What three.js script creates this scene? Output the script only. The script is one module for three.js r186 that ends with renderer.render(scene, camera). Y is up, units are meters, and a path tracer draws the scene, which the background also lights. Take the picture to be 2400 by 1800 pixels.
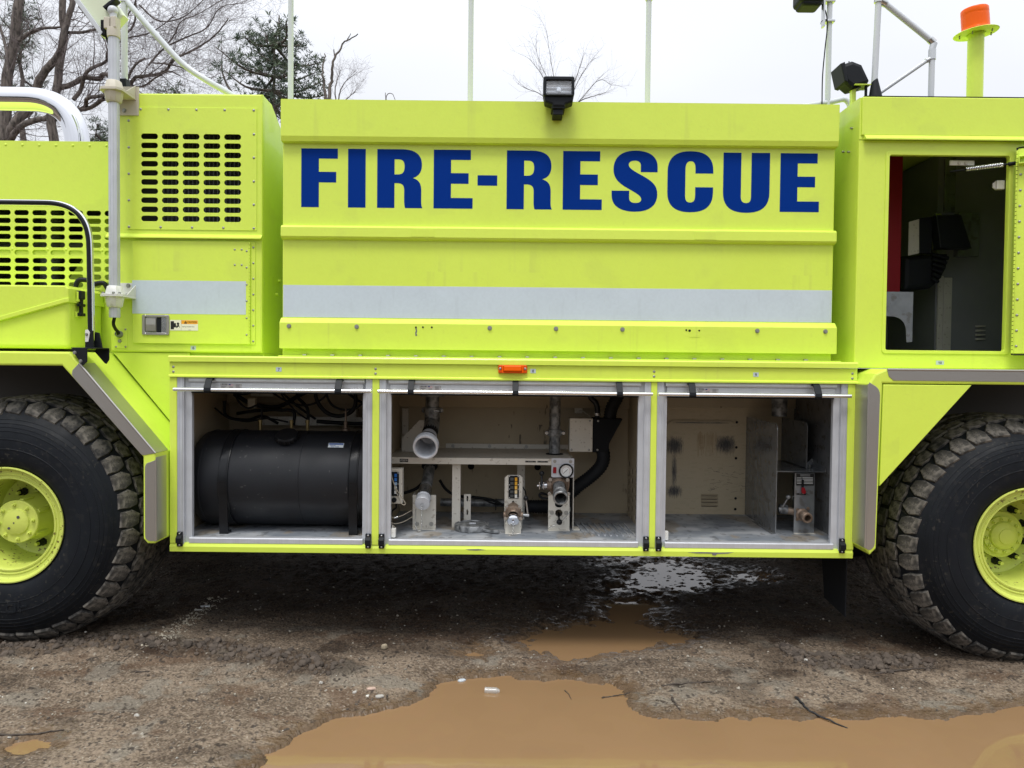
import * as THREE from 'three';
import { RoundedBoxGeometry } from 'three/addons/geometries/RoundedBoxGeometry.js';
import { mergeGeometries, mergeVertices, toCreasedNormals } from 'three/addons/utils/BufferGeometryUtils.js';

// ---------------------------------------------------------------- camera, sky, sun, exposure
const scene = new THREE.Scene();
const camera = new THREE.PerspectiveCamera(53.07, 4 / 3, 0.05, 900);
camera.position.set(0, 1.5, 4.1);
camera.rotation.order = 'YXZ';
camera.rotation.set(THREE.MathUtils.degToRad(-1.5), 0, THREE.MathUtils.degToRad(0.58));
const renderer = new THREE.WebGLRenderer({ antialias: true });
renderer.toneMapping = THREE.LinearToneMapping;
renderer.toneMappingExposure = 1.28;
renderer.shadowMap.enabled = true;
renderer.setSize(1024, 768);

// ---------------------------------------------------------------- seeded noise
function rng(seed) { let s = seed >>> 0; return () => { s = (s + 0x6D2B79F5) >>> 0; let t = s; t = Math.imul(t ^ (t >>> 15), t | 1); t ^= t + Math.imul(t ^ (t >>> 7), t | 61); return ((t ^ (t >>> 14)) >>> 0) / 4294967296; }; }
const lattice = new Float32Array(65536); { const r = rng(77); for (let i = 0; i < 65536; i++) lattice[i] = r(); }
function vnoise(x, y, period = 256, seed = 0) {
  const xi = Math.floor(x), yi = Math.floor(y); let fx = x - xi, fy = y - yi;
  fx = fx * fx * (3 - 2 * fx); fy = fy * fy * (3 - 2 * fy);
  const w = (a) => ((a % period) + period) % period;
  const h = (a, b) => lattice[((w(a) + seed * 37) & 255) * 256 + ((w(b) + seed * 91) & 255)];
  const a = h(xi, yi), b = h(xi + 1, yi), c = h(xi, yi + 1), d = h(xi + 1, yi + 1);
  return a + (b - a) * fx + (c - a) * fy + (a - b - c + d) * fx * fy;
}
function fbm(x, y, oct = 4, period = 256, seed = 0) { let s = 0, a = 0.5, n = 0; for (let i = 0; i < oct; i++) { s += a * vnoise(x, y, period, seed + i); n += a; x *= 2; y *= 2; period = Math.min(256, period * 2); a *= 0.5; } return s / n; }
const clamp = (v, a = 0, b = 1) => Math.min(b, Math.max(a, v));
const lerp = (a, b, t) => a + (b - a) * t;
const smooth = (a, b, v) => { const t = clamp((v - a) / (b - a)); return t * t * (3 - 2 * t); };
const enc = (v) => 255 * (v <= 0.0031308 ? 12.92 * v : 1.055 * Math.pow(clamp(v), 1 / 2.4) - 0.055);

// overcast sky: thin cloud, brighter towards the zenith, faint broad mottling
{
  const W = 512, H = 256, data = new Float32Array(W * H * 4);
  for (let j = 0; j < H; j++) for (let i = 0; i < W; i++) {
    const el = ((j + 0.5) / H - 0.5) * Math.PI, s = Math.max(0, Math.sin(el));
    const az = (i + 0.5) / W;
    const cloud = 1 + 0.20 * (fbm(az * 16, s * 9, 4, 16, 3) - 0.5);
    const l = (0.685 + 0.92 * s * s) * cloud;
    const k = (j * W + i) * 4;
    data[k] = l * 0.94; data[k + 1] = l * 0.97; data[k + 2] = l * 1.04; data[k + 3] = 1;
    if (el < -0.02) { data[k] = 0.16; data[k + 1] = 0.14; data[k + 2] = 0.12; }
  }
  const t = new THREE.DataTexture(data, W, H, THREE.RGBAFormat, THREE.FloatType);
  t.mapping = THREE.EquirectangularReflectionMapping; t.magFilter = t.minFilter = THREE.LinearFilter; t.needsUpdate = true;
  scene.background = t; scene.environment = t;
}
const sun = new THREE.DirectionalLight(new THREE.Color(1.0, 0.97, 0.92), 1.5);
sun.position.set(-1.4, 14, 5.0); sun.target.position.set(0, 1, -0.5);
sun.castShadow = true; sun.shadow.radius = 32; sun.shadow.mapSize.set(4096, 4096);
Object.assign(sun.shadow.camera, { left: -9, right: 9, top: 9, bottom: -9, near: 0.5, far: 60 });
scene.add(sun, sun.target);

// ---------------------------------------------------------------- helpers
const V2 = (x, y) => new THREE.Vector2(x, y), V3 = (x, y, z) => new THREE.Vector3(x, y, z);
function finish(g, keepUV) {                                   // metre uv by dominant normal, flat list of triangles
  if (g.index) g = g.toNonIndexed();
  if (!g.attributes.normal) g.computeVertexNormals();
  if (!keepUV) {
    const p = g.attributes.position, n = p.count, uv = new Float32Array(n * 2), e1 = V3(), e2 = V3(), a = V3(), b = V3(), c = V3();
    for (let i = 0; i < n; i += 3) {
      a.fromBufferAttribute(p, i); b.fromBufferAttribute(p, i + 1); c.fromBufferAttribute(p, i + 2);
      e1.subVectors(b, a).cross(e2.subVectors(c, a));
      const ax = Math.abs(e1.x), ay = Math.abs(e1.y), az = Math.abs(e1.z);
      for (const [k, v] of [[0, a], [1, b], [2, c]]) {
        const u = ax > ay && ax > az ? [v.z, v.y] : ay > az ? [v.x, v.z] : [v.x, v.y];
        uv[(i + k) * 2] = u[0]; uv[(i + k) * 2 + 1] = u[1];
      }
    }
    g.setAttribute('uv', new THREE.BufferAttribute(uv, 2));
  }
  for (const k of Object.keys(g.attributes)) if (!['position', 'normal', 'uv', 'color'].includes(k)) g.deleteAttribute(k);
  return g;
}
function put(name, g, mat, parent, opt = {}) {
  if (Array.isArray(g)) { g = g.map((q) => finish(q, opt.keepUV)); g = g.length > 1 ? mergeGeometries(g) : g[0]; } else g = finish(g, opt.keepUV);
  const m = new THREE.Mesh(g, mat); m.name = name; m.castShadow = m.receiveShadow = true;
  if (opt.label) m.userData.label = opt.label;
  if (opt.kind) m.userData.kind = opt.kind;
  parent.add(m); return m;
}
const taken = {};
function numbered(n) { const k = taken[n] = (taken[n] ?? -1) + 1; return k ? `${n}_${String(k).padStart(3, '0')}` : n; }
function thing(name, label, category, pos = [0, 0, 0], group) {
  const o = new THREE.Group(); o.name = numbered(name); o.position.set(...pos); o.userData = { label, category };
  if (group) o.userData.group = group; scene.add(o); return o;
}
function tag(o, label, category, group) { o.name = numbered(o.name); Object.assign(o.userData, { label, category }); if (group) o.userData.group = group; return o; }

function box(x0, x1, y0, y1, z0, z1, r = 0.002) {
  const w = Math.abs(x1 - x0), h = Math.abs(y1 - y0), d = Math.abs(z1 - z0);
  r = Math.min(r, w * 0.45, h * 0.45, d * 0.45);
  const g = r > 0.0004 ? new RoundedBoxGeometry(w, h, d, 2, r) : new THREE.BoxGeometry(w, h, d);
  return g.translate((x0 + x1) / 2, (y0 + y1) / 2, (z0 + z1) / 2);
}
function shapeOf(pts, holes = []) {
  const s = pts instanceof THREE.Shape ? pts : new THREE.Shape(pts.map((p) => V2(...p)));
  for (const h of holes) s.holes.push(h instanceof THREE.Path ? h : new THREE.Path(h.map((p) => V2(...p))));
  return s;
}
function prism(pts, z0, z1, holes, bevel = 0.002, seg = 8) {     // outline in x, y; front face at z1
  const b = Math.min(bevel, (z1 - z0) * 0.45);
  const g = new THREE.ExtrudeGeometry(shapeOf(pts, holes), { depth: z1 - z0 - 2 * b, bevelEnabled: b > 0.0003, bevelThickness: b, bevelSize: b, bevelOffset: -b, bevelSegments: 2, curveSegments: seg });
  return g.translate(0, 0, z0 + b);
}
function prismX(pts, x0, x1, holes, bevel = 0.002) {              // outline in z, y; runs from x0 to x1
  const g = prism(pts, 0, x1 - x0, holes, bevel);
  return g.applyMatrix4(new THREE.Matrix4().makeBasis(V3(0, 0, 1), V3(0, 1, 0), V3(-1, 0, 0))).translate(x1, 0, 0);
}
function prismY(pts, y0, y1, holes, bevel = 0.002) {              // outline in x, z; runs from y0 to y1
  const g = prism(pts, 0, y1 - y0, holes, bevel);
  return g.applyMatrix4(new THREE.Matrix4().makeBasis(V3(1, 0, 0), V3(0, 0, 1), V3(0, -1, 0))).translate(0, y1, 0);
}
function cyl(a, b, r0, r1 = r0, n = 16, open = false) {
  a = V3(...a); b = V3(...b); const d = V3().subVectors(b, a), L = d.length();
  const g = new THREE.CylinderGeometry(r1, r0, L, n, 1, open);
  g.applyQuaternion(new THREE.Quaternion().setFromUnitVectors(V3(0, 1, 0), d.normalize()));
  return g.translate((a.x + b.x) / 2, (a.y + b.y) / 2, (a.z + b.z) / 2);
}
function lathe(profile, at, dir = [0, 0, 1], n = 32) {            // profile [radius, along]
  const g = new THREE.LatheGeometry(profile.map((p) => V2(...p)), n);
  g.applyQuaternion(new THREE.Quaternion().setFromUnitVectors(V3(0, 1, 0), V3(...dir).normalize()));
  return toCreasedNormals(g, 0.6).translate(...at);
}
function tube(pts, r, n = 8, seg = 0, tension = 'centripetal') {
  const c = new THREE.CatmullRomCurve3(pts.map((p) => V3(...p)), false, tension);
  return new THREE.TubeGeometry(c, seg || pts.length * 6, r, n, false);
}
function arcs(pts, R, n = 6) {                                    // polyline with rounded corners
  const out = [pts[0]];
  for (let i = 1; i < pts.length - 1; i++) {
    const p = V3(...pts[i]), a = V3(...pts[i - 1]).sub(p), b = V3(...pts[i + 1]).sub(p);
    const d = Math.min(R, a.length() * 0.49, b.length() * 0.49); a.setLength(d).add(p); b.setLength(d).add(p);
    for (let k = 0; k <= n; k++) { const t = k / n, u = 1 - t; out.push([u * u * a.x + 2 * u * t * p.x + t * t * b.x, u * u * a.y + 2 * u * t * p.y + t * t * b.y, u * u * a.z + 2 * u * t * p.z + t * t * b.z]); }
  }
  out.push(pts[pts.length - 1]); return out;
}
class Soup {                                                      // swept tubes and loose quads gathered into one surface
  constructor() { this.p = []; this.n = []; this.i = []; }
  sweep(pts, radii, sides = 6) {
    const N = pts.length; let up = V3(0.31, 0.2, 0.93).normalize(); const t = V3(), s = V3(), u = V3();
    const base = this.p.length / 3;
    for (let k = 0; k < N; k++) {
      t.subVectors(pts[Math.min(N - 1, k + 1)], pts[Math.max(0, k - 1)]).normalize();
      s.crossVectors(t, up); if (s.lengthSq() < 1e-6) s.set(1, 0, 0); s.normalize(); u.crossVectors(s, t); up = u.clone();
      const r = typeof radii === 'number' ? radii : radii[k];
      for (let j = 0; j < sides; j++) {
        const a = j / sides * Math.PI * 2, c = Math.cos(a), d = Math.sin(a);
        const nx = s.x * c + u.x * d, ny = s.y * c + u.y * d, nz = s.z * c + u.z * d;
        this.p.push(pts[k].x + nx * r, pts[k].y + ny * r, pts[k].z + nz * r); this.n.push(nx, ny, nz);
      }
      if (k) for (let j = 0; j < sides; j++) { const a = base + (k - 1) * sides + j, b = base + (k - 1) * sides + (j + 1) % sides; this.i.push(a, a + sides, b, b, a + sides, b + sides); }
    }
  }
  quad(a, b, c, d) { const n = V3().subVectors(b, a).cross(V3().subVectors(d, a)).normalize(), k = this.p.length / 3; for (const v of [a, b, c, d]) { this.p.push(v.x, v.y, v.z); this.n.push(n.x, n.y, n.z); } this.i.push(k, k + 1, k + 2, k, k + 2, k + 3); }
  tri(a, b, c) { const n = V3().subVectors(b, a).cross(V3().subVectors(c, a)).normalize(), k = this.p.length / 3; for (const v of [a, b, c]) { this.p.push(v.x, v.y, v.z); this.n.push(n.x, n.y, n.z); } this.i.push(k, k + 1, k + 2); }
  geometry() { const g = new THREE.BufferGeometry(); g.setAttribute('position', new THREE.Float32BufferAttribute(this.p, 3)); g.setAttribute('normal', new THREE.Float32BufferAttribute(this.n, 3)); g.setIndex(this.i); return g; }
}
const dome = (() => { const g = new THREE.SphereGeometry(1, 10, 5, 0, Math.PI * 2, 0, Math.PI / 2).rotateX(Math.PI / 2); return g; })();
const screwHeads = (list, z, r = 0.006, h = 0.5) => list.map(([x, y]) => dome.clone().scale(r, r, r * h).translate(x, y, z));
function hexBolt(x, y, z, r = 0.012, h = 0.008) { return [cyl([x, y, z], [x, y, z + h * 0.25], r * 1.35, r * 1.35, 18), new THREE.CylinderGeometry(r, r, h, 6).rotateX(Math.PI / 2).translate(x, y, z + h * 0.5)]; }
function roundRect(x0, y0, x1, y1, r) { const s = new THREE.Shape(); s.moveTo(x0 + r, y0); s.lineTo(x1 - r, y0); s.absarc(x1 - r, y0 + r, r, -Math.PI / 2, 0); s.lineTo(x1, y1 - r); s.absarc(x1 - r, y1 - r, r, 0, Math.PI / 2); s.lineTo(x0 + r, y1); s.absarc(x0 + r, y1 - r, r, Math.PI / 2, Math.PI); s.lineTo(x0, y0 + r); s.absarc(x0 + r, y0 + r, r, Math.PI, Math.PI * 1.5); return s; }
function holePath(s) { return new THREE.Path(s.getPoints(6)); }
function circlePts(cx, cy, r, n = 20) { return Array.from({ length: n }, (_, i) => [cx + r * Math.cos(i / n * 6.2832), cy + r * Math.sin(i / n * 6.2832)]); }

// ---------------------------------------------------------------- surface textures (matter only)
function tex(size, fn, { srgb = true, repeat = 1, mirror = false } = {}) {
  const d = new Uint8Array(size * size * 4);
  for (let j = 0; j < size; j++) for (let i = 0; i < size; i++) {
    const c = fn(i / size, j / size, i, j), k = (j * size + i) * 4;
    if (srgb) { d[k] = enc(c[0]); d[k + 1] = enc(c[1]); d[k + 2] = enc(c[2]); } else { const v = clamp(c) * 255; d[k] = d[k + 1] = d[k + 2] = v; }
    d[k + 3] = 255;
  }
  const t = new THREE.DataTexture(d, size, size); t.wrapS = t.wrapT = mirror ? THREE.MirroredRepeatWrapping : THREE.RepeatWrapping;
  t.magFilter = THREE.LinearFilter; t.minFilter = THREE.LinearFilter; if (srgb) t.colorSpace = THREE.SRGBColorSpace; t.repeat.set(repeat, repeat); t.needsUpdate = true; return t;
}
function canvasTex(w, h, draw) {
  const c = document.createElement('canvas'); c.width = w; c.height = h; const x = c.getContext('2d'); draw(x, w, h);
  const t = new THREE.CanvasTexture(c); t.colorSpace = THREE.SRGBColorSpace; t.magFilter = THREE.LinearFilter; return t;
}
const mix3 = (a, b, t) => [lerp(a[0], b[0], t), lerp(a[1], b[1], t), lerp(a[2], b[2], t)];
const std = (c, roughness, metalness = 0, extra = {}) => new THREE.MeshStandardMaterial({ color: new THREE.Color().setRGB(...c), roughness, metalness, ...extra });
const phys = (c, roughness, metalness = 0, extra = {}) => new THREE.MeshPhysicalMaterial({ color: new THREE.Color().setRGB(...c), roughness, metalness, ...extra });

const LIME = [0.68, 0.845, 0.098];
const limeMap = tex(1024, (u, v) => {
  const m = fbm(u * 6, v * 6, 4, 6, 1) - 0.5, f = fbm(u * 90, v * 90, 2, 90, 5) - 0.5;
  const streak = smooth(0.62, 0.9, fbm(u * 64, v * 3, 3, 64, 9)) * smooth(0.45, 0.8, fbm(u * 5, v * 5, 2, 5, 12));
  const speck = smooth(0.86, 0.95, vnoise(u * 160, v * 160, 160, 4));
  let c = LIME.map((q) => q * (1 + 0.05 * m + 0.03 * f)); const smudge = smooth(0.60, 0.74, fbm(u * 9 + 3, v * 11, 4, 11, 27)); c = mix3(c, [0.36, 0.38, 0.12], 0.17 * streak + 0.06 * speck + 0.09 * smudge); return c;
}, { repeat: 0.5 });
const limeRough = tex(512, (u, v) => 0.34 + 0.16 * fbm(u * 8, v * 8, 4, 8, 2) + 0.06 * vnoise(u * 120, v * 120, 120, 8), { srgb: false, repeat: 0.6 });
const limeBump = tex(512, (u, v) => 0.88 * fbm(u * 4, v * 4, 2, 4, 22) + 0.12 * vnoise(u * 128, v * 128, 128, 23), { srgb: false, repeat: 0.8 });
const M = {};
M.lime = phys([1, 1, 1], 1, 0, { map: limeMap, roughnessMap: limeRough, bumpMap: limeBump, bumpScale: 0.0016, clearcoat: 0.35, clearcoatRoughness: 0.12, specularIntensity: 0.6 });
const rust = (base, amount, seed) => tex(512, (u, v) => {
  const n = fbm(u * 22, v * 22, 4, 22, seed), m = fbm(u * 5, v * 5, 3, 5, seed + 2);
  const r = smooth(0.70 - amount, 0.74 - amount, n * 0.75 + m * 0.25); const k = 1 + 0.16 * (m - 0.5);
  return mix3(base.map((q) => q * k), [0.10, 0.045, 0.02], r * 0.85);
}, { repeat: 3 });
M.rim = phys([1, 1, 1], 0.42, 0, { map: rust([0.60, 0.68, 0.13], 0.005, 31), bumpMap: limeBump, bumpScale: 0.0008, clearcoat: 0.2, clearcoatRoughness: 0.3 });
M.hub = phys([0.62, 0.70, 0.135], 0.5, 0, { bumpMap: limeBump, bumpScale: 0.0008, specularIntensity: 0.6 });
M.stripe = std([1, 1, 1], 0.42, 0.0, { map: tex(512, (u, v) => { const k = 1 + 0.09 * (fbm(u * 8, v * 8, 3, 8, 6) - 0.5) + 0.05 * (vnoise(u * 90, v * 90, 90, 3) - 0.5) - 0.035 * smooth(0.66, 0.76, fbm(u * 26, v * 5, 4, 26, 8)); return [0.56 * k, 0.64 * k, 0.71 * k]; }) });
M.blue = phys([0.0, 0.030, 0.235], 0.5, 0, { specularIntensity: 0.12 });
const alMap = tex(512, (u, v) => { const k = 0.94 + 0.10 * (fbm(u * 120, v * 4, 3, 120, 7) - 0.5) + 0.16 * (fbm(u * 9, v * 9, 3, 9, 17) - 0.5); return [0.62 * k, 0.64 * k, 0.67 * k]; }, { repeat: 2 });
const alRough = tex(256, (u, v) => 0.28 + 0.3 * fbm(u * 12, v * 12, 4, 12, 3), { srgb: false, repeat: 3 });
M.alu = std([1.0, 1.0, 1.0], 1, 0.45, { map: alMap, roughnessMap: alRough });
M.aluDull = std([0.92, 0.93, 0.95], 1, 0.25, { map: alMap, roughnessMap: alRough });
M.bar = std([0.85, 0.86, 0.88], 0.22, 1);
M.steelTrim = std([0.47, 0.455, 0.43], 0.34, 0.85);
M.chrome = std([0.74, 0.75, 0.78], 0.05, 1);
M.zinc = std([0.55, 0.56, 0.56], 0.38, 0.9, { roughnessMap: alRough });
M.screw = std([0.35, 0.35, 0.33], 0.45, 0.8);
M.black = phys([0.009, 0.011, 0.014], 0.5, 0, { specularIntensity: 0.45 });
M.blackGloss = phys([0.007, 0.008, 0.010], 0.28, 0, { specularIntensity: 0.6 });
M.blackMatt = phys([0.011, 0.012, 0.014], 0.8, 0, { specularIntensity: 0.3 });
M.dark = phys([0.095, 0.095, 0.095], 0.9, 0, { specularIntensity: 0.4 });
const wornWhite = tex(256, (u, v) => { const k = 1 + 0.08 * (fbm(u * 10, v * 10, 4, 10, 15) - 0.5); const s = smooth(0.7, 0.8, fbm(u * 30, v * 30, 3, 30, 18)); return mix3([0.72 * k, 0.72 * k, 0.68 * k], [0.4, 0.38, 0.32], s * 0.3); }, { repeat: 3 });
M.white = std([1, 1, 1], 0.45, 0, { map: wornWhite });
M.pipeWhite = std([0.58, 0.61, 0.64], 0.5, 0.0, { roughnessMap: alRough });
M.beigeCast = std([0.56, 0.52, 0.42], 0.55, 0);
const beigeMap = tex(1024, (u, v) => {
  const m = fbm(u * 7, v * 7, 4, 7, 41) - 0.5, scuff = smooth(0.70, 0.78, fbm(u * 40, v * 14, 3, 40, 43)) * smooth(0.5, 0.62, fbm(u * 4, v * 4, 2, 4, 44));
  const c = [0.40 * (1 + 0.16 * m), 0.335 * (1 + 0.16 * m), 0.228 * (1 + 0.12 * m)]; return mix3(c, [0.05, 0.045, 0.04], scuff * 0.75);
}, { repeat: 0.9 });
M.beige = std([1, 1, 1], 0.6, 0, { map: beigeMap });
M.plate = std([1, 1, 1], 0.5, 0.15, { map: tex(256, (u, v) => { const k = 1 + 0.14 * (fbm(u * 6, v * 6, 4, 6, 51) - 0.5), s = smooth(0.68, 0.78, fbm(u * 24, v * 24, 3, 24, 53)); return mix3([0.58 * k, 0.56 * k, 0.50 * k], [0.22, 0.18, 0.13], s * 0.5); }, { repeat: 3 }) });
M.galv = std([1, 1, 1], 0.5, 0.55, { map: tex(512, (u, v) => { const k = 1 + 0.35 * (fbm(u * 14, v * 14, 4, 14, 61) - 0.5), s = smooth(0.6, 0.75, fbm(u * 20, v * 20, 4, 20, 63)); return mix3([0.27 * k, 0.285 * k, 0.30 * k], [0.13, 0.11, 0.085], s * 0.5); }, { repeat: 1.6 }), roughnessMap: alRough });
M.floorPlate = std([1, 1, 1], 0.55, 0.25, { map: tex(1024, (u, v) => {
  const a = fbm(u * 8 + 1.5 * fbm(u * 4, v * 4, 2, 4, 70), v * 13, 5, 8, 71), b = fbm(u * 9, v * 9, 4, 9, 73), s = smooth(0.55, 0.72, fbm(u * 12, v * 7, 5, 12, 75)), d = smooth(0.66, 0.74, fbm(u * 34, v * 30, 4, 34, 77));
  let c = mix3([0.22, 0.245, 0.275], [0.47, 0.485, 0.50], smooth(0.35, 0.68, a * 0.6 + b * 0.4)); c = mix3(c, [0.30, 0.235, 0.15], s * 0.6); return mix3(c, [0.06, 0.055, 0.05], d * 0.45);
}, { repeat: 0.8 }) });
M.bronze = std([1, 1, 1], 0.5, 0.55, { map: tex(256, (u, v) => { const k = fbm(u * 12, v * 12, 4, 12, 81); return mix3([0.16, 0.10, 0.065], [0.30, 0.24, 0.19], k); }, { repeat: 4 }) });
M.castGrey = std([1, 1, 1], 0.45, 0.5, { map: tex(256, (u, v) => { const k = fbm(u * 14, v * 14, 4, 14, 83); return mix3([0.085, 0.09, 0.095], [0.30, 0.31, 0.315], smooth(0.25, 0.75, k)); }, { repeat: 3 }) });
M.brass = std([0.34, 0.26, 0.12], 0.4, 0.8);
M.red = phys([0.24, 0.008, 0.014], 0.5, 0, { specularIntensity: 0.4 });
M.orange = phys([0.92, 0.125, 0.001], 0.3, 0, { specularIntensity: 0.5 });
M.orangeBase = phys([0.70, 0.085, 0.002], 0.35, 0, { specularIntensity: 0.5 });
M.glass = phys([0.98, 0.99, 1.0], 0.06, 0, { transmission: 0.95, thickness: 0, ior: 1.5 });
M.reflector = std([0.92, 0.93, 0.95], 0.42, 1);
M.cable = phys([0.008, 0.009, 0.010], 0.55, 0, { specularIntensity: 0.35 });
M.wire = std([0.40, 0.36, 0.28], 0.5, 0.2);
M.hose = phys([0.010, 0.012, 0.015], 0.6, 0, { specularIntensity: 0.5 });
M.tankBlack = phys([1, 1, 1], 1, 0, { specularIntensity: 0.75, map: tex(512, (u, v) => { const k = 1 + 0.4 * (fbm(u * 5, v * 5, 4, 5, 91) - 0.5), s = smooth(0.82, 0.88, fbm(u * 60, v * 60, 2, 60, 93)) * smooth(0.55, 0.65, fbm(u * 5, v * 5, 2, 5, 97)); return mix3([0.009 * k, 0.0105 * k, 0.014 * k], [0.12, 0.115, 0.11], s * 0.35); }), roughnessMap: tex(256, (u, v) => 0.42 + 0.25 * fbm(u * 9, v * 9, 4, 9, 95), { srgb: false }) });
M.cabGrey = std([0.8, 0.84, 0.9], 0.6, 0.1, { map: tex(256, (u, v) => { const k = 1 + 0.2 * (fbm(u * 9, v * 9, 4, 9, 101) - 0.5); return [0.27 * k, 0.27 * k, 0.27 * k]; }) });
M.rubber = phys([1, 1, 1], 1, 0, { specularIntensity: 0.38, map: tex(512, (u, v) => { const k = 1 + 0.5 * (fbm(u * 6, v * 6, 5, 6, 111) - 0.5), s = smooth(0.62, 0.72, fbm(u * 26, v * 26, 4, 26, 113)) * 0.35, w = smooth(0.83, 0.9, vnoise(u * 70, v * 70, 70, 117)) * smooth(0.5, 0.6, fbm(u * 6, v * 6, 2, 6, 119)); return mix3(mix3([0.0075 * k, 0.0095 * k, 0.013 * k], [0.024, 0.024, 0.024], s), [0.13, 0.115, 0.09], w * 0.2); }, { repeat: 1.3 }), roughnessMap: tex(256, (u, v) => 0.42 + 0.35 * fbm(u * 8, v * 8, 4, 8, 115), { srgb: false, repeat: 1.3 }) });
M.tread = std([1, 1, 1], 0.9, 0, { map: tex(256, (u, v) => { const a = fbm(u * 10, v * 10, 5, 10, 121), s = smooth(0.62, 0.7, fbm(u * 30, v * 30, 3, 30, 123)); return mix3(mix3([0.050, 0.047, 0.042], [0.165, 0.150, 0.130], smooth(0.3, 0.7, a)), [0.025, 0.024, 0.022], s * 0.6); }, { repeat: 4 }), bumpMap: tex(256, (u, v) => fbm(u * 30, v * 30, 4, 30, 125), { srgb: false, repeat: 4 }), bumpScale: 0.002 });
M.treadWorn = std([1, 1, 1], 0.9, 0, { map: tex(256, (u, v) => { const a = fbm(u * 10, v * 10, 5, 10, 127), s = smooth(0.62, 0.7, fbm(u * 30, v * 30, 3, 30, 123)); return mix3(mix3([0.020, 0.020, 0.020], [0.105, 0.097, 0.086], smooth(0.3, 0.7, a)), [0.025, 0.024, 0.022], s * 0.6); }, { repeat: 4 }), bumpMap: tex(256, (u, v) => fbm(u * 30, v * 30, 4, 30, 125), { srgb: false, repeat: 4 }), bumpScale: 0.002 });

// ================================================================ the fire truck: body
const truck = thing('fire_truck', 'lime yellow fire rescue truck with three open roller lockers along its side', 'fire truck');
function part(name, label) { const g = new THREE.Group(); g.name = name; if (label) g.userData.label = label; truck.add(g); return g; }
const TRUCK_BACK = -2.72;

// ---- water tank above the lockers
const tank = part('water_tank');
put('tank_body', box(-1.262, 1.750, 1.529, 2.70, -2.6, -0.12, 0.008), M.lime, tank);
put('top_fascia', prismX([[-0.08, 2.914], [-0.08, 2.718], [-0.088, 2.692], [-0.118, 2.688], [-0.7, 2.688], [-0.7, 2.914]], -1.262, 1.752, [], 0.004), M.lime, tank);
put('tank_deck', box(-1.255, 1.745, 2.702, 2.905, -2.6, -0.702, 0.01), M.lime, tank);
put('belt_rail', prismX([[-0.122, 2.246], [-0.100, 2.240], [-0.091, 2.230], [-0.090, 2.182], [-0.098, 2.172], [-0.122, 2.164]], -1.264, 1.754, [], 0.003), M.lime, tank);
put('tank_skirt', prismX([[-0.121, 1.741], [-0.112, 1.738], [-0.086, 1.712], [-0.085, 1.572], [-0.121, 1.572]], -1.268, 1.764, [], 0.003), M.lime, tank);
put('reflective_stripe', box(-1.257, 1.745, 1.744, 1.9195, -0.1205, -0.1188, 0.0004), M.stripe, tank, { label: 'pale silver reflective stripe across the tank' });
for (const x of [-1.215, -0.847, -0.124, 0.236, 0.597, 1.33, 1.70]) put('bolt', hexBolt(x, 1.693, -0.0855, 0.009, 0.008), M.screw, tank);
put('base_bolts', Array.from({ length: 19 }, (_, i) => box(-1.145 + i * 0.152, -1.123 + i * 0.152, 1.528, 1.541, -0.115, -0.093, 0.003)), M.screw, tank, { kind: 'stuff' });
put('base_flange', box(-1.275, 1.79, 1.5282, 1.5335, -0.30, -0.088, 0.001), M.lime, tank);
put('mount_holes', [[-0.525, 1.693], [-0.487, 1.694], [-0.439, 1.694], [0.944, 1.693], [0.962, 1.690], [1.014, 1.691]].map(([x, y], i) => cyl([x, y, -0.087], [x, y, -0.0838], i === 4 ? 0.007 : 0.005, undefined, 10)).concat([[-0.536, 2.206], [-0.443, 2.207], [0.998, 2.206], [1.085, 2.206]].map(([x, y]) => cyl([x, y, -0.092], [x, y, -0.0888], 0.0035, undefined, 10))), M.blackMatt, tank, { kind: 'stuff' });
put('rail_plate', box(-0.553, -0.428, 2.184, 2.226, -0.0905, -0.0886, 0.0006), M.lime, tank);
put('rail_plate', box(0.982, 1.100, 2.184, 2.226, -0.0905, -0.0886, 0.0006), M.lime, tank);
put('paint_chip', prism([[-0.529, 1.688], [-0.521, 1.688], [-0.518, 1.672], [-0.522, 1.66], [-0.517, 1.648], [-0.527, 1.646], [-0.529, 1.664], [-0.525, 1.676]], -0.0853, -0.0843, [], 0), M.galv, tank);
put('patch', box(0.959, 1.021, 1.655, 1.702, -0.0853, -0.0843, 0.0003), M.lime, tank);
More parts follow.
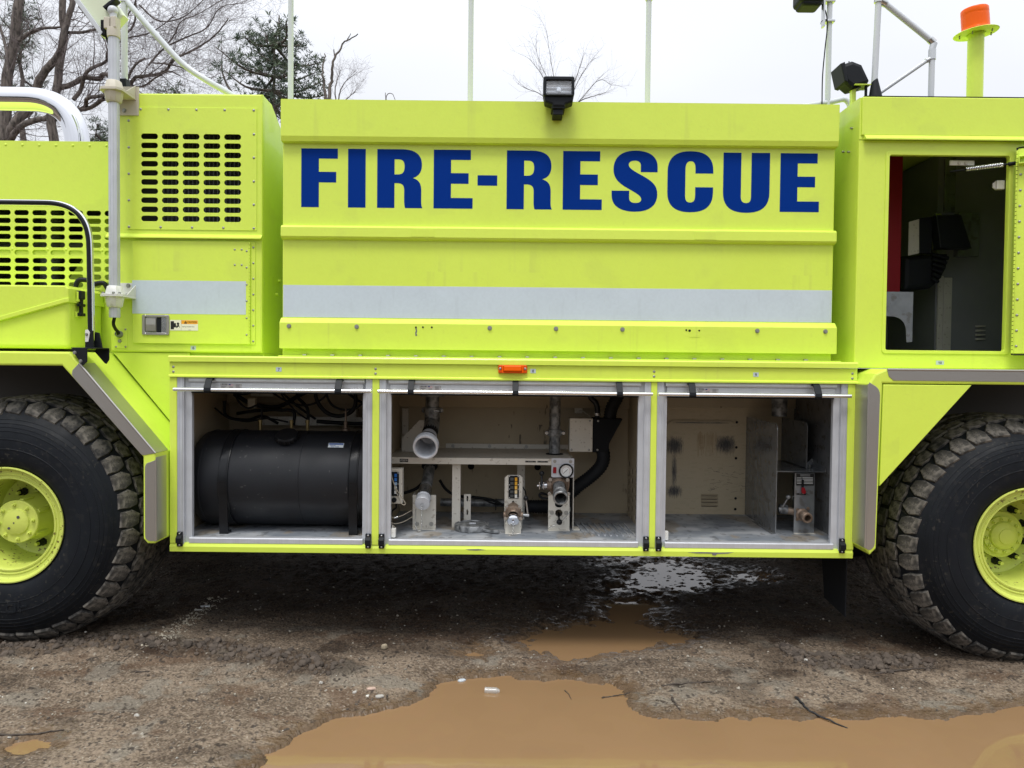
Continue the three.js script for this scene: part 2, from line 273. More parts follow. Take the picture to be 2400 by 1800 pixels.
// lettering: outlines in units of the cut vinyl, y downwards from the cap line
{
  const U = 0.001432, CAP = 2.662, X0 = -1.160;
  const path = (cmds) => { const s = new THREE.Shape(); for (const c of cmds) { if (c.length === 2) (s.curves.length || s.started) ? s.lineTo(c[0], -c[1]) : (s.moveTo(c[0], -c[1]), s.started = true); else s.bezierCurveTo(c[0], -c[1], c[2], -c[3], c[4], -c[5]); } return s; };
  const E_ = () => path([[0, 0], [141, 0], [141, 38], [66, 38], [66, 88], [133, 88], [133, 128], [66, 128], [66, 182], [149, 182], [149, 222], [0, 222]]);
  const F_ = () => path([[0, 0], [139, 0], [139, 38], [67, 38], [67, 88], [133, 88], [133, 128], [67, 128], [67, 222], [0, 222]]);
  const I_ = () => path([[0, 0], [67, 0], [67, 222], [0, 222]]);
  const R_ = () => { const s = path([[0, 0], [95, 0], [145, 0, 170, 20, 170, 58], [170, 85, 158, 102, 135, 108], [158, 114, 168, 128, 168, 155], [168, 195], [168, 210, 170, 216, 173, 222], [107, 222], [104, 215, 103, 205, 103, 190], [103, 155], [103, 135, 95, 128, 75, 128], [66, 128], [66, 222], [0, 222]]); s.holes.push(new THREE.Path(path([[66, 38], [80, 38], [97, 38, 104, 45, 104, 65], [104, 85, 97, 95, 80, 95], [66, 95]]).getPoints(8))); return s; };
  const S_ = () => path([[174, 77], [174, 58], [174, 18, 142, -4, 90, -4], [35, -4, 6, 23, 6, 66], [6, 100, 24, 118, 60, 138], [92, 156, 113, 166, 113, 180], [113, 190, 103, 194, 90, 194], [76, 194, 67, 188, 67, 174], [67, 148], [0, 148], [0, 165], [0, 206, 34, 227, 88, 227], [145, 227, 174, 203, 174, 160], [174, 122, 146, 106, 108, 86], [80, 71, 64, 62, 64, 49], [64, 40, 72, 34, 88, 34], [103, 34, 110, 41, 110, 54], [110, 77]]);
  const C_ = () => path([[174, 80], [174, 70], [174, 18, 142, -4, 87, -4], [30, -4, 0, 22, 0, 72], [0, 152], [0, 203, 30, 227, 87, 227], [145, 227, 174, 203, 174, 152], [174, 132], [106, 132], [106, 162], [106, 183, 100, 190, 87, 190], [74, 190, 68, 183, 68, 162], [68, 63], [68, 44, 75, 34, 88, 34], [101, 34, 106, 44, 106, 63], [106, 80]]);
  const U_ = () => path([[0, 0], [68, 0], [68, 164], [68, 184, 76, 190, 88, 190], [101, 190, 107, 184, 107, 164], [107, 0], [177, 0], [177, 150], [177, 205, 145, 227, 88, 227], [32, 227, 0, 205, 0, 150]]);
  const H_ = () => path([[0, 95], [75, 95], [75, 134], [0, 134]]);
  for (const [f, x] of [[F_, 108], [I_, 286], [R_, 397], [E_, 612], [H_, 779], [R_, 890], [E_, 1104], [S_, 1290], [C_, 1502], [U_, 1714], [E_, 1931]]) {
    const g = new THREE.ExtrudeGeometry(f(), { depth: 0.9, bevelEnabled: false, curveSegments: 10 });
    g.scale(U, U, 0.0016).translate(X0 + (x - 108) * U, CAP, -0.1206);
    put('letter', g, M.blue, tank);
  }
}

// ---- locker housing: ledge, header, posts, sill
const housing = part('locker_housing');
put('ledge', prismX([[0.012, 1.519], [0.006, 1.527], [-2.7, 1.527], [-2.7, 1.495], [0.012, 1.495]], -1.830, 1.841, [], 0.002), M.lime, housing);
put('header', box(-1.828, 1.841, 1.421, 1.494, -0.045, 0.0, 0.003), M.lime, housing);
put('header_lip', prismX([[0.010, 1.412], [0.010, 1.420], [0.001, 1.426], [-0.03, 1.426], [-0.03, 1.412]], -1.830, 1.843, [], 0.0015), M.lime, housing);
for (const [a, b] of [[-1.827, -1.788], [-0.745, -0.707], [0.743, 0.776], [1.793, 1.840]]) put('post', box(a, b, 0.521, 1.411, -0.055, 0, 0.003), M.lime, housing);
put('sill', prismX([[-0.05, 0.521], [-0.006, 0.521], [0.002, 0.503], [0.0, 0.476], [-0.05, 0.474]], -1.828, 1.838, [], 0.002), M.lime, housing);
put('bottom_plate', box(-1.82, 1.83, 0.50, 0.52, TRUCK_BACK, -0.06, 0.002), M.dark, housing);
put('end_panel', box(-1.826, -1.821, 0.478, 1.494, TRUCK_BACK, -0.058, 0.001), M.lime, housing);
put('end_panel', box(1.832, 1.837, 0.478, 1.494, TRUCK_BACK, -0.058, 0.001), M.lime, housing);
put('far_panel', box(-1.826, 1.837, 0.478, 1.494, TRUCK_BACK - 0.005, TRUCK_BACK, 0.001), M.lime, housing);
put('header_screws', [-1.806, -0.728, 0.757, 1.815].flatMap((x) => screwHeads([[x, 1.466], [x, 1.440]], -0.0005, 0.0075, 0.45)), M.screw, housing, { kind: 'stuff' });
put('sill_chip', prism([[0.95, 0.499], [1.02, 0.502], [1.12, 0.5], [1.2, 0.503], [1.165, 0.495], [1.11, 0.492], [1.10, 0.484], [1.085, 0.485], [1.08, 0.494], [1.0, 0.494]], -0.0015, 0.0026, [], 0), M.galv, housing, { label: 'bare metal where the lime paint has worn off the sill' });
put('sill_chip', prism([[-0.24, 0.504], [-0.17, 0.506], [-0.13, 0.502], [-0.18, 0.498], [-0.22, 0.499]], -0.0015, 0.0029, [], 0), M.galv, housing);

function sticker(name, x0, x1, y0, y1, z, px, draw, parent, rough = 0.5) {
  const h = Math.round(px * (y1 - y0) / (x1 - x0));
  const m = std([1, 1, 1], rough, 0, { map: canvasTex(px, h, draw) });
  const g = new THREE.PlaneGeometry(x1 - x0, y1 - y0).translate((x0 + x1) / 2, (y0 + y1) / 2, z);
  return put(name, g, m, parent, { keepUV: true });
}
const numeral = (t) => (x, w, h) => { x.fillStyle = '#b9c7cf'; x.fillRect(0, 0, w, h); x.fillStyle = '#0c0d10'; x.font = `bold ${Math.round(h * 0.86)}px sans-serif`; x.textAlign = 'center'; x.textBaseline = 'middle'; x.fillText(t, w / 2, h * 0.54); };
sticker('number_label', -1.259, -1.229, 1.4465, 1.4695, 0.0012, 64, numeral('7'), housing);
sticker('number_label', 0.097, 0.126, 1.4515, 1.4745, 0.0012, 64, numeral('8'), housing);
sticker('number_label', 1.285, 1.314, 1.4445, 1.4675, 0.0012, 64, numeral('9'), housing);

// ---- side marker lamp
const marker = part('side_marker_lamp', 'orange side marker lamp on the locker header');
put('lamp_base', box(-0.074, 0.080, 1.450, 1.4935, 0.0005, 0.016, 0.005), M.orangeBase, marker);
put('lens', prismX([[0.014, 1.456], [0.034, 1.461], [0.036, 1.466], [0.036, 1.486], [0.034, 1.490], [0.014, 1.492]], -0.044, 0.050, [], 0.003), M.orange, marker);
put('lens_rib', [box(-0.054, -0.046, 1.452, 1.492, 0.015, 0.028, 0.002), box(0.052, 0.060, 1.452, 1.492, 0.015, 0.028, 0.002), box(-0.05, 0.056, 1.4515, 1.4555, 0.015, 0.024, 0.001)], M.orange, marker);
put('lamp_screw', screwHeads([[-0.063, 1.474], [0.069, 1.474]], 0.016, 0.0075), M.screw, marker, { kind: 'stuff' });

// ---- roller shutters, tracks, thresholds
const placard = canvasTex(512, 112, (x, w, h) => {
  x.fillStyle = '#b4b2b2'; x.fillRect(0, 0, w, h); x.fillStyle = '#17181a'; x.font = 'bold 58px sans-serif'; x.fillText('ROM', 34, 36); x.fillStyle = '#b4b2b2'; x.fillRect(0, 40, w, 6); x.fillStyle = '#222';
  for (let k = 0; k < 3; k++) x.fillRect(20, 54 + k * 17, 130 - k * 22, 7);
  x.fillStyle = '#8c2f34'; for (let k = 0; k < 4; k++) x.fillRect(200, 8 + k * 14, 110, 7); x.fillStyle = '#eee'; for (let k = 0; k < 3; k++) x.fillRect(200, 15 + k * 14, 110, 7); x.fillStyle = '#2b3f78'; x.fillRect(200, 8, 46, 30);
  x.fillStyle = '#333'; x.fillRect(215, 74, 80, 7); x.fillRect(205, 90, 96, 6);
  for (let k = 0; k < 5; k++) x.fillRect(366, 20 + k * 17, 105 - (k % 2) * 18, 7);
  x.beginPath(); x.arc(12, 30, 8, 0, 7); x.arc(498, 30, 8, 0, 7); x.fill();
});
const placardMat = std([1, 1, 1], 0.4, 0.2, { map: placard });
function shutterBay(x0, x1, o0, o1, straps, plateX) {           // opening x0..x1 between tracks, outer edges o0, o1
  const s = part('roller_shutter');
  put('slat', prismX([[-0.052, 1.411], [-0.014, 1.411], [-0.012, 1.406], [-0.010, 1.394], [-0.014, 1.386], [-0.052, 1.386]], x0 - 0.012, x1 + 0.012, [], 0.0015), M.alu, s);
  put('slat', prismX([[-0.050, 1.385], [-0.020, 1.385], [-0.017, 1.380], [-0.017, 1.351], [-0.012, 1.345], [-0.012, 1.338], [-0.05, 1.336]], x0 - 0.004, x1 + 0.004, [], 0.0015), M.alu, s);
  put('bottom_seal', box(x0, x1, 1.327, 1.3355, -0.045, -0.018, 0.003), M.blackMatt, s);
  put('grab_bar', cyl([o0 - 0.002, 1.347, 0.036], [o1 + 0.002, 1.347, 0.036], 0.0105, undefined, 20), M.bar, s);
  for (const [a, b] of straps) put('strap', prismX([[-0.011, 1.411], [0.002, 1.411], [0.022, 1.402], [0.050, 1.358], [0.052, 1.343], [0.045, 1.333], [0.030, 1.332], [0.022, 1.340], [0.028, 1.343], [0.034, 1.338], [0.044, 1.340], [0.046, 1.352], [0.018, 1.394], [-0.011, 1.400]], a, b, [], 0.001), M.black, s);
  const p = new THREE.PlaneGeometry(0.114, 0.025).translate(plateX + 0.057, 1.3665, -0.0162); put('maker_plate', p, placardMat, s, { keepUV: true });
  const t = part('shutter_track');
  put('rail', prismY([[o0, -0.055], [o0, -0.003], [o0 + 0.035, -0.003], [o0 + 0.035, -0.024], [x0, -0.030], [x0, -0.055]], 0.506, 1.411, [], 0.0012), M.aluDull, t);
  put('rail', prismY([[o1, -0.055], [o1, -0.003], [o1 - 0.033, -0.003], [o1 - 0.033, -0.024], [x1, -0.030], [x1, -0.055]], 0.506, 1.411, [], 0.0012), M.aluDull, t);
  put('rail_bead', [o0 + 0.008, o0 + 0.027, o1 - 0.008, o1 - 0.026].map((x) => box(x - 0.002, x + 0.002, 0.585, 1.409, -0.0035, 0.0006, 0.0008)), M.alu, t);
  for (const x of [o0 + 0.016, o1 - 0.016]) {
    put('stop', [prismX([[-0.002, 0.505], [0.010, 0.505], [0.012, 0.522], [0.026, 0.527], [0.028, 0.552], [0.012, 0.566], [0.010, 0.582], [-0.002, 0.582]], x - 0.015, x + 0.015, [], 0.003)], M.black, t);
    put('stop_screws', screwHeads([[x, 0.5125], [x, 0.574]], 0.010, 0.0055), M.zinc, t, { kind: 'stuff' });
  }
  put('threshold', prismX([[-0.07, 0.5205], [-0.07, 0.546], [-0.028, 0.546], [-0.024, 0.5515], [-0.006, 0.5515], [-0.003, 0.546], [-0.003, 0.5225], [-0.006, 0.5205]], x0 - 0.006, x1 + 0.006, [], 0.001), M.alu, t);
}
shutterBay(-1.719, -0.800, -1.787, -0.746, [[-1.626, -1.591], [-0.936, -0.901]], -1.561);
shutterBay(-0.648, 0.680, -0.706, 0.742, [[-0.550, -0.518], [0.003, 0.035], [0.554, 0.586]], -0.494);
shutterBay(0.834, 1.728, 0.777, 1.792, [[0.937, 0.972], [1.600, 1.636]], 0.992);

// ---- locker interiors
const BACK = -0.83;
function lockerShell(x0, x1, wallMat, backMat, rightHoles) {
  const l = part('locker');
  put('floor', box(x0, x1, 0.5215, 0.545, BACK, -0.06, 0.001), M.floorPlate, l);
  put('ceiling', box(x0, x1, 1.428, 1.434, BACK, -0.06, 0.001), wallMat, l);
  put('side_wall', box(x0 - 0.005, x0, 0.5215, 1.434, BACK, -0.0605, 0.001), wallMat, l);
  if (!rightHoles) put('side_wall', box(x1, x1 + 0.005, 0.5215, 1.434, BACK, -0.0605, 0.001), wallMat, l);
  if (backMat) put('back_wall', box(x0 - 0.005, x1 + 0.005, 0.5215, 1.434, BACK - 0.006, BACK - 0.0005, 0.001), backMat, l);
  return l;
}
const lockerA = lockerShell(-1.812, -0.775, M.beige, M.beige);
const lockerB = lockerShell(-0.716, 0.748, M.beige, M.beige, true);
const rubbed = canvasTex(1024, 880, (x, w, h) => {               // rub marks and drips on the third locker's rear wall, 1.01 x 0.88 m
  const S = (X) => (X - 0.80) / 1.012 * w, T = (Y) => (1.434 - Y) / 0.9125 * h, r = rng(5);
  x.fillStyle = 'rgb(182,168,140)'; x.fillRect(0, 0, w, h);
  for (let k = 0; k < 2600; k++) { x.fillStyle = `rgba(${r() < 0.5 ? '138,124,98' : '182,172,148'},${0.05 + r() * 0.08})`; x.fillRect(r() * w, r() * h, 4 + r() * 40, 2 + r() * 10); }
  const patch = (x0, y1, x1, y0, n, a) => { for (let k = 0; k < n * 5; k++) { x.fillStyle = `rgba(40,40,44,${a * 0.46 * (0.2 + r() * 0.8)})`; const e = () => 0.5 + (r() + r() - 1) * 0.52, px = lerp(S(x0), S(x1), e()), py = lerp(T(y1), T(y0), e()); x.fillRect(px, py, 0.8 + r() * 2.4, 6 + r() * r() * 46); } };
  patch(0.985, 1.05, 1.105, 0.945, 420, 0.45); patch(1.31, 1.06, 1.44, 0.955, 460, 0.45); patch(1.03, 0.94, 1.065, 0.73, 160, 0.4); patch(1.0, 0.735, 1.10, 0.672, 200, 0.45);
  for (let k = 0; k < 40; k++) { x.fillStyle = `rgba(120,92,55,${0.08 + r() * 0.18})`; x.fillRect(S(1.19 + r() * 0.13), T(1.08 - r() * 0.03), 2 + r() * 5, 40 + r() * 110); }
  x.strokeStyle = 'rgba(60,58,58,0.5)'; for (let k = 0; k < 46; k++) { x.lineWidth = 0.8 + r() * 2.2; const a = S(1.28 + r() * 0.22), b = T(0.86 - r() * 0.17); x.beginPath(); x.moveTo(a, b); x.lineTo(a + (r() - 0.5) * 90, b + (r() - 0.5) * 22); x.stroke(); }
  for (let k = 0; k < 60; k++) { x.strokeStyle = `rgba(70,72,74,${0.15 + r() * 0.3})`; x.lineWidth = 1 + r() * 3; const a = S(1.02 + r() * 0.3), b = T(1.15 - r() * 0.02); x.beginPath(); x.moveTo(a, b); x.lineTo(a + 60 + r() * 60, b + (r() - 0.5) * 8); x.stroke(); }
});
const lockerC = lockerShell(0.800, 1.812, M.galv, null);
{ // rear wall of the third locker with a set of louvre slots cut through
  const slots = [0.667, 0.645, 0.623, 0.600].map((y) => holePath(roundRect(1.226, y - 0.0065, 1.33, y + 0.0065, 0.006)));
  const g = prism([[0.796, 0.522], [1.816, 0.522], [1.816, 1.434], [0.796, 1.434]], BACK - 0.006, BACK - 0.0005, slots, 0);
  const f = finish(g); const uv = f.attributes.uv, p = f.attributes.position; for (let i = 0; i < p.count; i++) uv.setXY(i, (p.getX(i) - 0.80) / 1.012, (p.getY(i) - 0.5215) / 0.9125);
  put('back_wall', f, std([1, 1, 1], 0.62, 0, { map: rubbed }), lockerC, { keepUV: true });
  for (const y of [0.675, 0.653, 0.631, 0.608]) put('louvre', prismX([[BACK, y + 0.001], [BACK + 0.012, y - 0.006], [BACK + 0.010, y - 0.009], [BACK, y - 0.003]], 1.224, 1.332, [], 0.0008), M.beige, lockerC);
  put('wall_bead', prism([[1.0, 1.13], [1.03, 1.15], [1.4, 1.152], [1.43, 1.135], [1.43, 1.128], [1.4, 1.142], [1.03, 1.14], [1.004, 1.122]], BACK - 0.001, BACK + 0.008, [], 0.002), M.beige, lockerC);
  put('rivets', screwHeads([[1.446, 1.14], [1.446, 0.978], [1.445, 0.908], [1.447, 0.649], [1.446, 0.579]], BACK - 0.001, 0.009), M.blackMatt, lockerC, { kind: 'stuff' });
  put('wall_rail', box(0.80, 1.812, 1.232, 1.30, BACK, BACK + 0.03, 0.004), M.beige, lockerC);
  put('corner_bracket', [box(0.834, 0.856, 0.552, 0.600, -0.075, -0.045, 0.002), box(0.834, 0.838, 0.598, 0.612, -0.06, -0.055, 0.001)], M.white, lockerC);
}
{ // second locker: right wall perforated, rear beam, grommets, floor ribs
  const holes = []; for (let r = 0; r < 6; r++) for (let c = 0; c < 3; c++) { const z = -0.77 + c * 0.135, y = 0.585 + r * 0.0575 - (c % 2) * 0.029; holes.push(holePath(roundRect(z - 0.026, y - 0.019, z + 0.026, y + 0.019, 0.016))); }
  put('side_wall', prismX([[BACK, 0.5215], [-0.0605, 0.5215], [-0.0605, 1.434], [BACK, 1.434]], 0.748, 0.753, holes, 0.0008), M.beige, lockerB, { label: 'beige side wall with rows of oval holes' });
  put('wall_rail', box(-0.716, 0.748, 1.222, 1.30, BACK, BACK + 0.05, 0.004), M.beige, lockerB);
  put('corner_angle', box(-0.700, -0.66, 0.96, 1.21, BACK + 0.001, BACK + 0.03, 0.003), M.plate, lockerB);
  put('grommet', lathe([[0.0, 0.004], [0.014, 0.004], [0.019, 0.005], [0.021, 0]], [-0.258, 0.838, BACK - 0.0004]), M.blackMatt, lockerB);
  put('grommet', lathe([[0.0, 0.004], [0.014, 0.004], [0.019, 0.005], [0.021, 0]], [0.170, 0.838, BACK - 0.0004]), M.blackMatt, lockerB);
  for (let k = 0; k < 9; k++) { const x = 0.42 + k * 0.034; put('floor_rib', prismY([[x, -0.16], [x + 0.009, -0.16], [x - 0.030 + k * 0.003, -0.50], [x - 0.039 + k * 0.003, -0.50]], 0.5445, 0.5535, [], 0.0015), M.floorPlate, lockerB); }
  put('corner_bracket', [box(-0.648, -0.624, 0.552, 0.600, -0.075, -0.045, 0.002), box(-0.642, -0.638, 0.598, 0.616, -0.06, -0.055, 0.001)], M.white, lockerB);
}
put('wall_rail', box(-1.812, -0.775, 1.235, 1.30, BACK, BACK + 0.04, 0.004), M.beige, lockerA);

// ---- fuel tank in the first locker
const fuel = part('fuel_tank', 'black cylindrical fuel tank held by two straps');
{
  const R = 0.272, cy = 0.826, cz = -0.375, xa = -1.795, xb = -0.72, L = xb - xa;
  put('shell', lathe([[0, 0], [0.20, 0.004], [0.242, 0.014], [0.262, 0.036], [R, 0.07], [R, L - 0.09], [0.25, L - 0.03], [0.16, L], [0, L]], [xa, cy, cz], [1, 0, 0], 72), M.tankBlack, fuel);
  for (const x of [-1.612, -0.898]) {
    const s = put('strap', lathe([[R + 0.001, 0], [R + 0.006, 0.0008], [R + 0.007, 0.006], [R + 0.0045, 0.009], [R + 0.0045, 0.047], [R + 0.007, 0.05], [R + 0.006, 0.0552], [R + 0.001, 0.056]], [x, cy, cz], [1, 0, 0], 72), M.blackGloss, fuel);
    put('strap_foot', prismX([[-0.104, 0.84], [-0.098, 0.84], [-0.112, 0.70], [-0.118, 0.60], [-0.122, 0.545], [-0.175, 0.545], [-0.175, 0.560], [-0.135, 0.565], [-0.125, 0.66]], x + 0.004, x + 0.052, [], 0.002), M.blackGloss, fuel);
  }
  put('weld_seam', [xa + 0.072, xa + 0.62].map((x) => lathe([[R - 0.001, 0], [R + 0.0022, 0.002], [R + 0.0022, 0.006], [R - 0.001, 0.008]], [x, cy, cz], [1, 0, 0], 64)), M.tankBlack, fuel);
  put('data_plate', new THREE.CylinderGeometry(R + 0.0015, R + 0.0015, 0.19, 12, 1, true, -0.36, 0.30).rotateZ(Math.PI / 2).rotateX(Math.PI / 2).translate(-1.235, cy, cz), M.blackMatt, fuel);
  const d = [0, 0.866, 0.5], at = (k) => [-1.266, cy + d[1] * k, cz + d[2] * k];
  put('filler_cap', [lathe([[0.052, 0], [0.054, 0.012], [0.062, 0.014], [0.064, 0.034], [0.058, 0.044], [0.03, 0.047], [0, 0.047]], at(R - 0.008), d, 40)].concat(Array.from({ length: 16 }, (_, i) => { const a = i / 16 * 6.283, u = V3(1, 0, 0), w = V3(0, -0.5, 0.866), c = V3(...at(R + 0.018)).addScaledVector(u, 0.063 * Math.cos(a)).addScaledVector(w, 0.063 * Math.sin(a)); const g = new THREE.BoxGeometry(0.008, 0.02, 0.008); g.applyQuaternion(new THREE.Quaternion().setFromUnitVectors(V3(0, 1, 0), V3(...d))); return g.translate(c.x, c.y, c.z); })), M.blackGloss, fuel);
  const lab = canvasTex(256, 96, (x, w, h) => { x.fillStyle = '#dfe6ea'; x.fillRect(0, 0, w, h); x.fillStyle = '#24539c'; x.fillRect(8, 6, w - 16, 30); x.fillStyle = '#1d3f86'; x.font = 'bold 30px sans-serif'; x.textAlign = 'center'; x.fillText('Diesel', w * 0.3, 62); x.fillText('Fuel Only', w * 0.45, 90); });
  const g = new THREE.PlaneGeometry(0.086, 0.034, 1, 1).rotateX(-0.86).translate(-0.982, cy + (R + 0.003) * Math.sin(0.86), cz + (R + 0.003) * Math.cos(0.86));
  put('fuel_label', g, std([1, 1, 1], 0.4, 0, { map: lab }), fuel, { keepUV: true });
  put('gauge_sender', lathe([[0.024, 0], [0.024, 0.02], [0.012, 0.024], [0.012, 0.06], [0.006, 0.064], [0.006, 0.14], [0, 0.14]], [-0.985, 1.085, -0.46], [0, 1, 0], 16), M.bronze, fuel);
}
const lines = part('fuel_lines');
{
  const H = (r, ...pts) => put('hose', tube(pts, r, 8, 40), M.cable, lines);
  H(0.013, [-1.70, 1.30, -0.6], [-1.6, 1.24, -0.62], [-1.45, 1.22, -0.66], [-1.30, 1.30, -0.66], [-1.1, 1.36, -0.62], [-0.9, 1.38, -0.6], [-0.78, 1.37, -0.6]);
  H(0.010, [-1.68, 1.18, -0.6], [-1.55, 1.20, -0.55], [-1.38, 1.21, -0.5], [-1.30, 1.20, -0.48], [-1.30, 1.12, -0.48]);
  H(0.010, [-1.22, 1.12, -0.5], [-1.23, 1.22, -0.52], [-1.30, 1.30, -0.55], [-1.26, 1.38, -0.58], [-1.12, 1.38, -0.6]);
  H(0.012, [-1.15, 1.40, -0.45], [-1.16, 1.29, -0.45], [-1.10, 1.20, -0.46], [-1.02, 1.18, -0.47], [-0.94, 1.22, -0.46], [-0.93, 1.33, -0.45], [-0.98, 1.41, -0.45]);
  H(0.009, [-1.74, 1.26, -0.55], [-1.73, 1.17, -0.55], [-1.60, 1.145, -0.55], [-1.5, 1.17, -0.52], [-1.4, 1.13, -0.5]);
  H(0.008, [-1.0, 1.33, -0.5], [-0.92, 1.27, -0.5], [-0.84, 1.25, -0.5], [-0.78, 1.27, -0.5]);
  H(0.007, [-1.44, 1.34, -0.6], [-1.3, 1.22, -0.6], [-1.2, 1.15, -0.6]);
  H(0.012, [-1.18, 1.14, -0.55], [-1.0, 1.13, -0.55], [-0.86, 1.13, -0.55], [-0.78, 1.14, -0.55]);
  H(0.006, [-1.74, 1.34, -0.5], [-1.62, 1.30, -0.5], [-1.48, 1.33, -0.5], [-1.36, 1.27, -0.5], [-1.24, 1.24, -0.48], [-1.14, 1.27, -0.46], [-1.05, 1.36, -0.46]);
  H(0.006, [-1.66, 1.40, -0.48], [-1.64, 1.28, -0.48], [-1.58, 1.22, -0.48], [-1.50, 1.24, -0.48], [-1.49, 1.15, -0.48]);
  H(0.005, [-1.40, 1.40, -0.45], [-1.36, 1.30, -0.45], [-1.27, 1.20, -0.45], [-1.22, 1.16, -0.47]);
  H(0.007, [-0.79, 1.40, -0.45], [-0.84, 1.30, -0.45], [-0.95, 1.22, -0.46], [-1.06, 1.24, -0.46], [-1.10, 1.32, -0.46], [-1.06, 1.41, -0.46]);
  H(0.005, [-1.78, 1.22, -0.5], [-1.70, 1.16, -0.5], [-1.58, 1.14, -0.5], [-1.46, 1.16, -0.48], [-1.33, 1.14, -0.47]);
  put('wall_box', [box(-1.64, -1.50, 1.28, 1.36, -0.80, -0.72, 0.004), box(-1.05, -0.98, 1.10, 1.20, -0.81, -0.74, 0.004)], M.plate, lines);
  for (const [x, z] of [[-1.50, -0.48], [-1.31, -0.47], [-1.22, -0.49]]) put('fitting', [cyl([x, 1.085, z], [x, 1.135, z], 0.011, 0.011, 6), cyl([x, 1.135, z], [x, 1.152, z], 0.014, 0.014, 6)], M.brass, lines);
  put('connector', [cyl([-1.03, 1.385, -0.36], [-0.96, 1.388, -0.36], 0.016, 0.016, 12), cyl([-0.96, 1.388, -0.36], [-0.93, 1.388, -0.36], 0.011, 0.011, 12)], M.zinc, lines);
  put('bracket_rail', [box(-1.58, -0.80, 1.10, 1.155, -0.74, -0.72, 0.002)], M.plate, lines);
  put('relay_box', box(-1.61, -1.565, 1.215, 1.275, -0.62, -0.58, 0.004), M.beigeCast, lines);
}

// ================================================================ pump gear in the second locker
const pumpShelf = part('pump_shelf');
put('shelf_plate', box(-0.712, 0.352, 0.949, 0.955, BACK + 0.005, -0.305, 0.001), M.plate, pumpShelf);
put('shelf_lip', box(-0.712, 0.352, 0.921, 0.9575, -0.3045, -0.300, 0.001), M.plate, pumpShelf);
put('upstand', box(-0.42, 0.375, 0.956, 0.986, BACK + 0.006, BACK + 0.012, 0.001), M.plate, pumpShelf);
for (const x of [-0.375, -0.14, 0.096]) put('bolt', hexBolt(x, 0.971, BACK + 0.012, 0.008, 0.008), M.screw, pumpShelf);
put('leg', [box(-0.342, -0.294, 0.545, 0.9485, -0.356, -0.350, 0.001), box(-0.300, -0.294, 0.545, 0.9485, -0.40, -0.3555, 0.001)], M.plate, pumpShelf);
put('leg', box(0.037, 0.085, 0.545, 0.9485, -0.606, -0.600, 0.001), M.plate, pumpShelf);
put('leg_bracket', [prism([[-0.276, 0.545], [-0.235, 0.545], [-0.235, 0.732], [-0.276, 0.732]], -0.404, -0.400, [holePath(roundRect(-0.260, 0.690, -0.251, 0.722, 0.004)), holePath(roundRect(-0.260, 0.610, -0.251, 0.642, 0.004))], 0.0008), box(-0.276, -0.235, 0.5455, 0.550, -0.399, -0.36, 0.001)], M.plate, pumpShelf);
const plateText = (a) => (x, w, h) => { x.fillStyle = '#101113'; x.fillRect(0, 0, w, h); x.fillStyle = '#c9c9c4'; x.beginPath(); x.arc(h * 0.4, h / 2, h * 0.14, 0, 7); x.arc(w - h * 0.4, h / 2, h * 0.14, 0, 7); x.fill(); x.font = `bold ${Math.round(h * 0.36)}px sans-serif`; x.textAlign = 'center'; x.textBaseline = 'middle'; a.forEach((t, i) => x.fillText(t, w / 2, h * (i + 1) / (a.length + 1), w * 0.7)); };
sticker('name_plate', -0.640, -0.591, 0.931, 0.949, -0.2992, 200, plateText(['DISCHARGE', 'INLET']), pumpShelf);
sticker('name_plate', 0.080, 0.142, 0.936, 0.945, -0.2992, 256, plateText(['HEAT EXCHANGER']), pumpShelf);
sticker('name_plate', 0.150, 0.211, 0.936, 0.945, -0.2992, 256, plateText(['VALVE TO TANK']), pumpShelf);

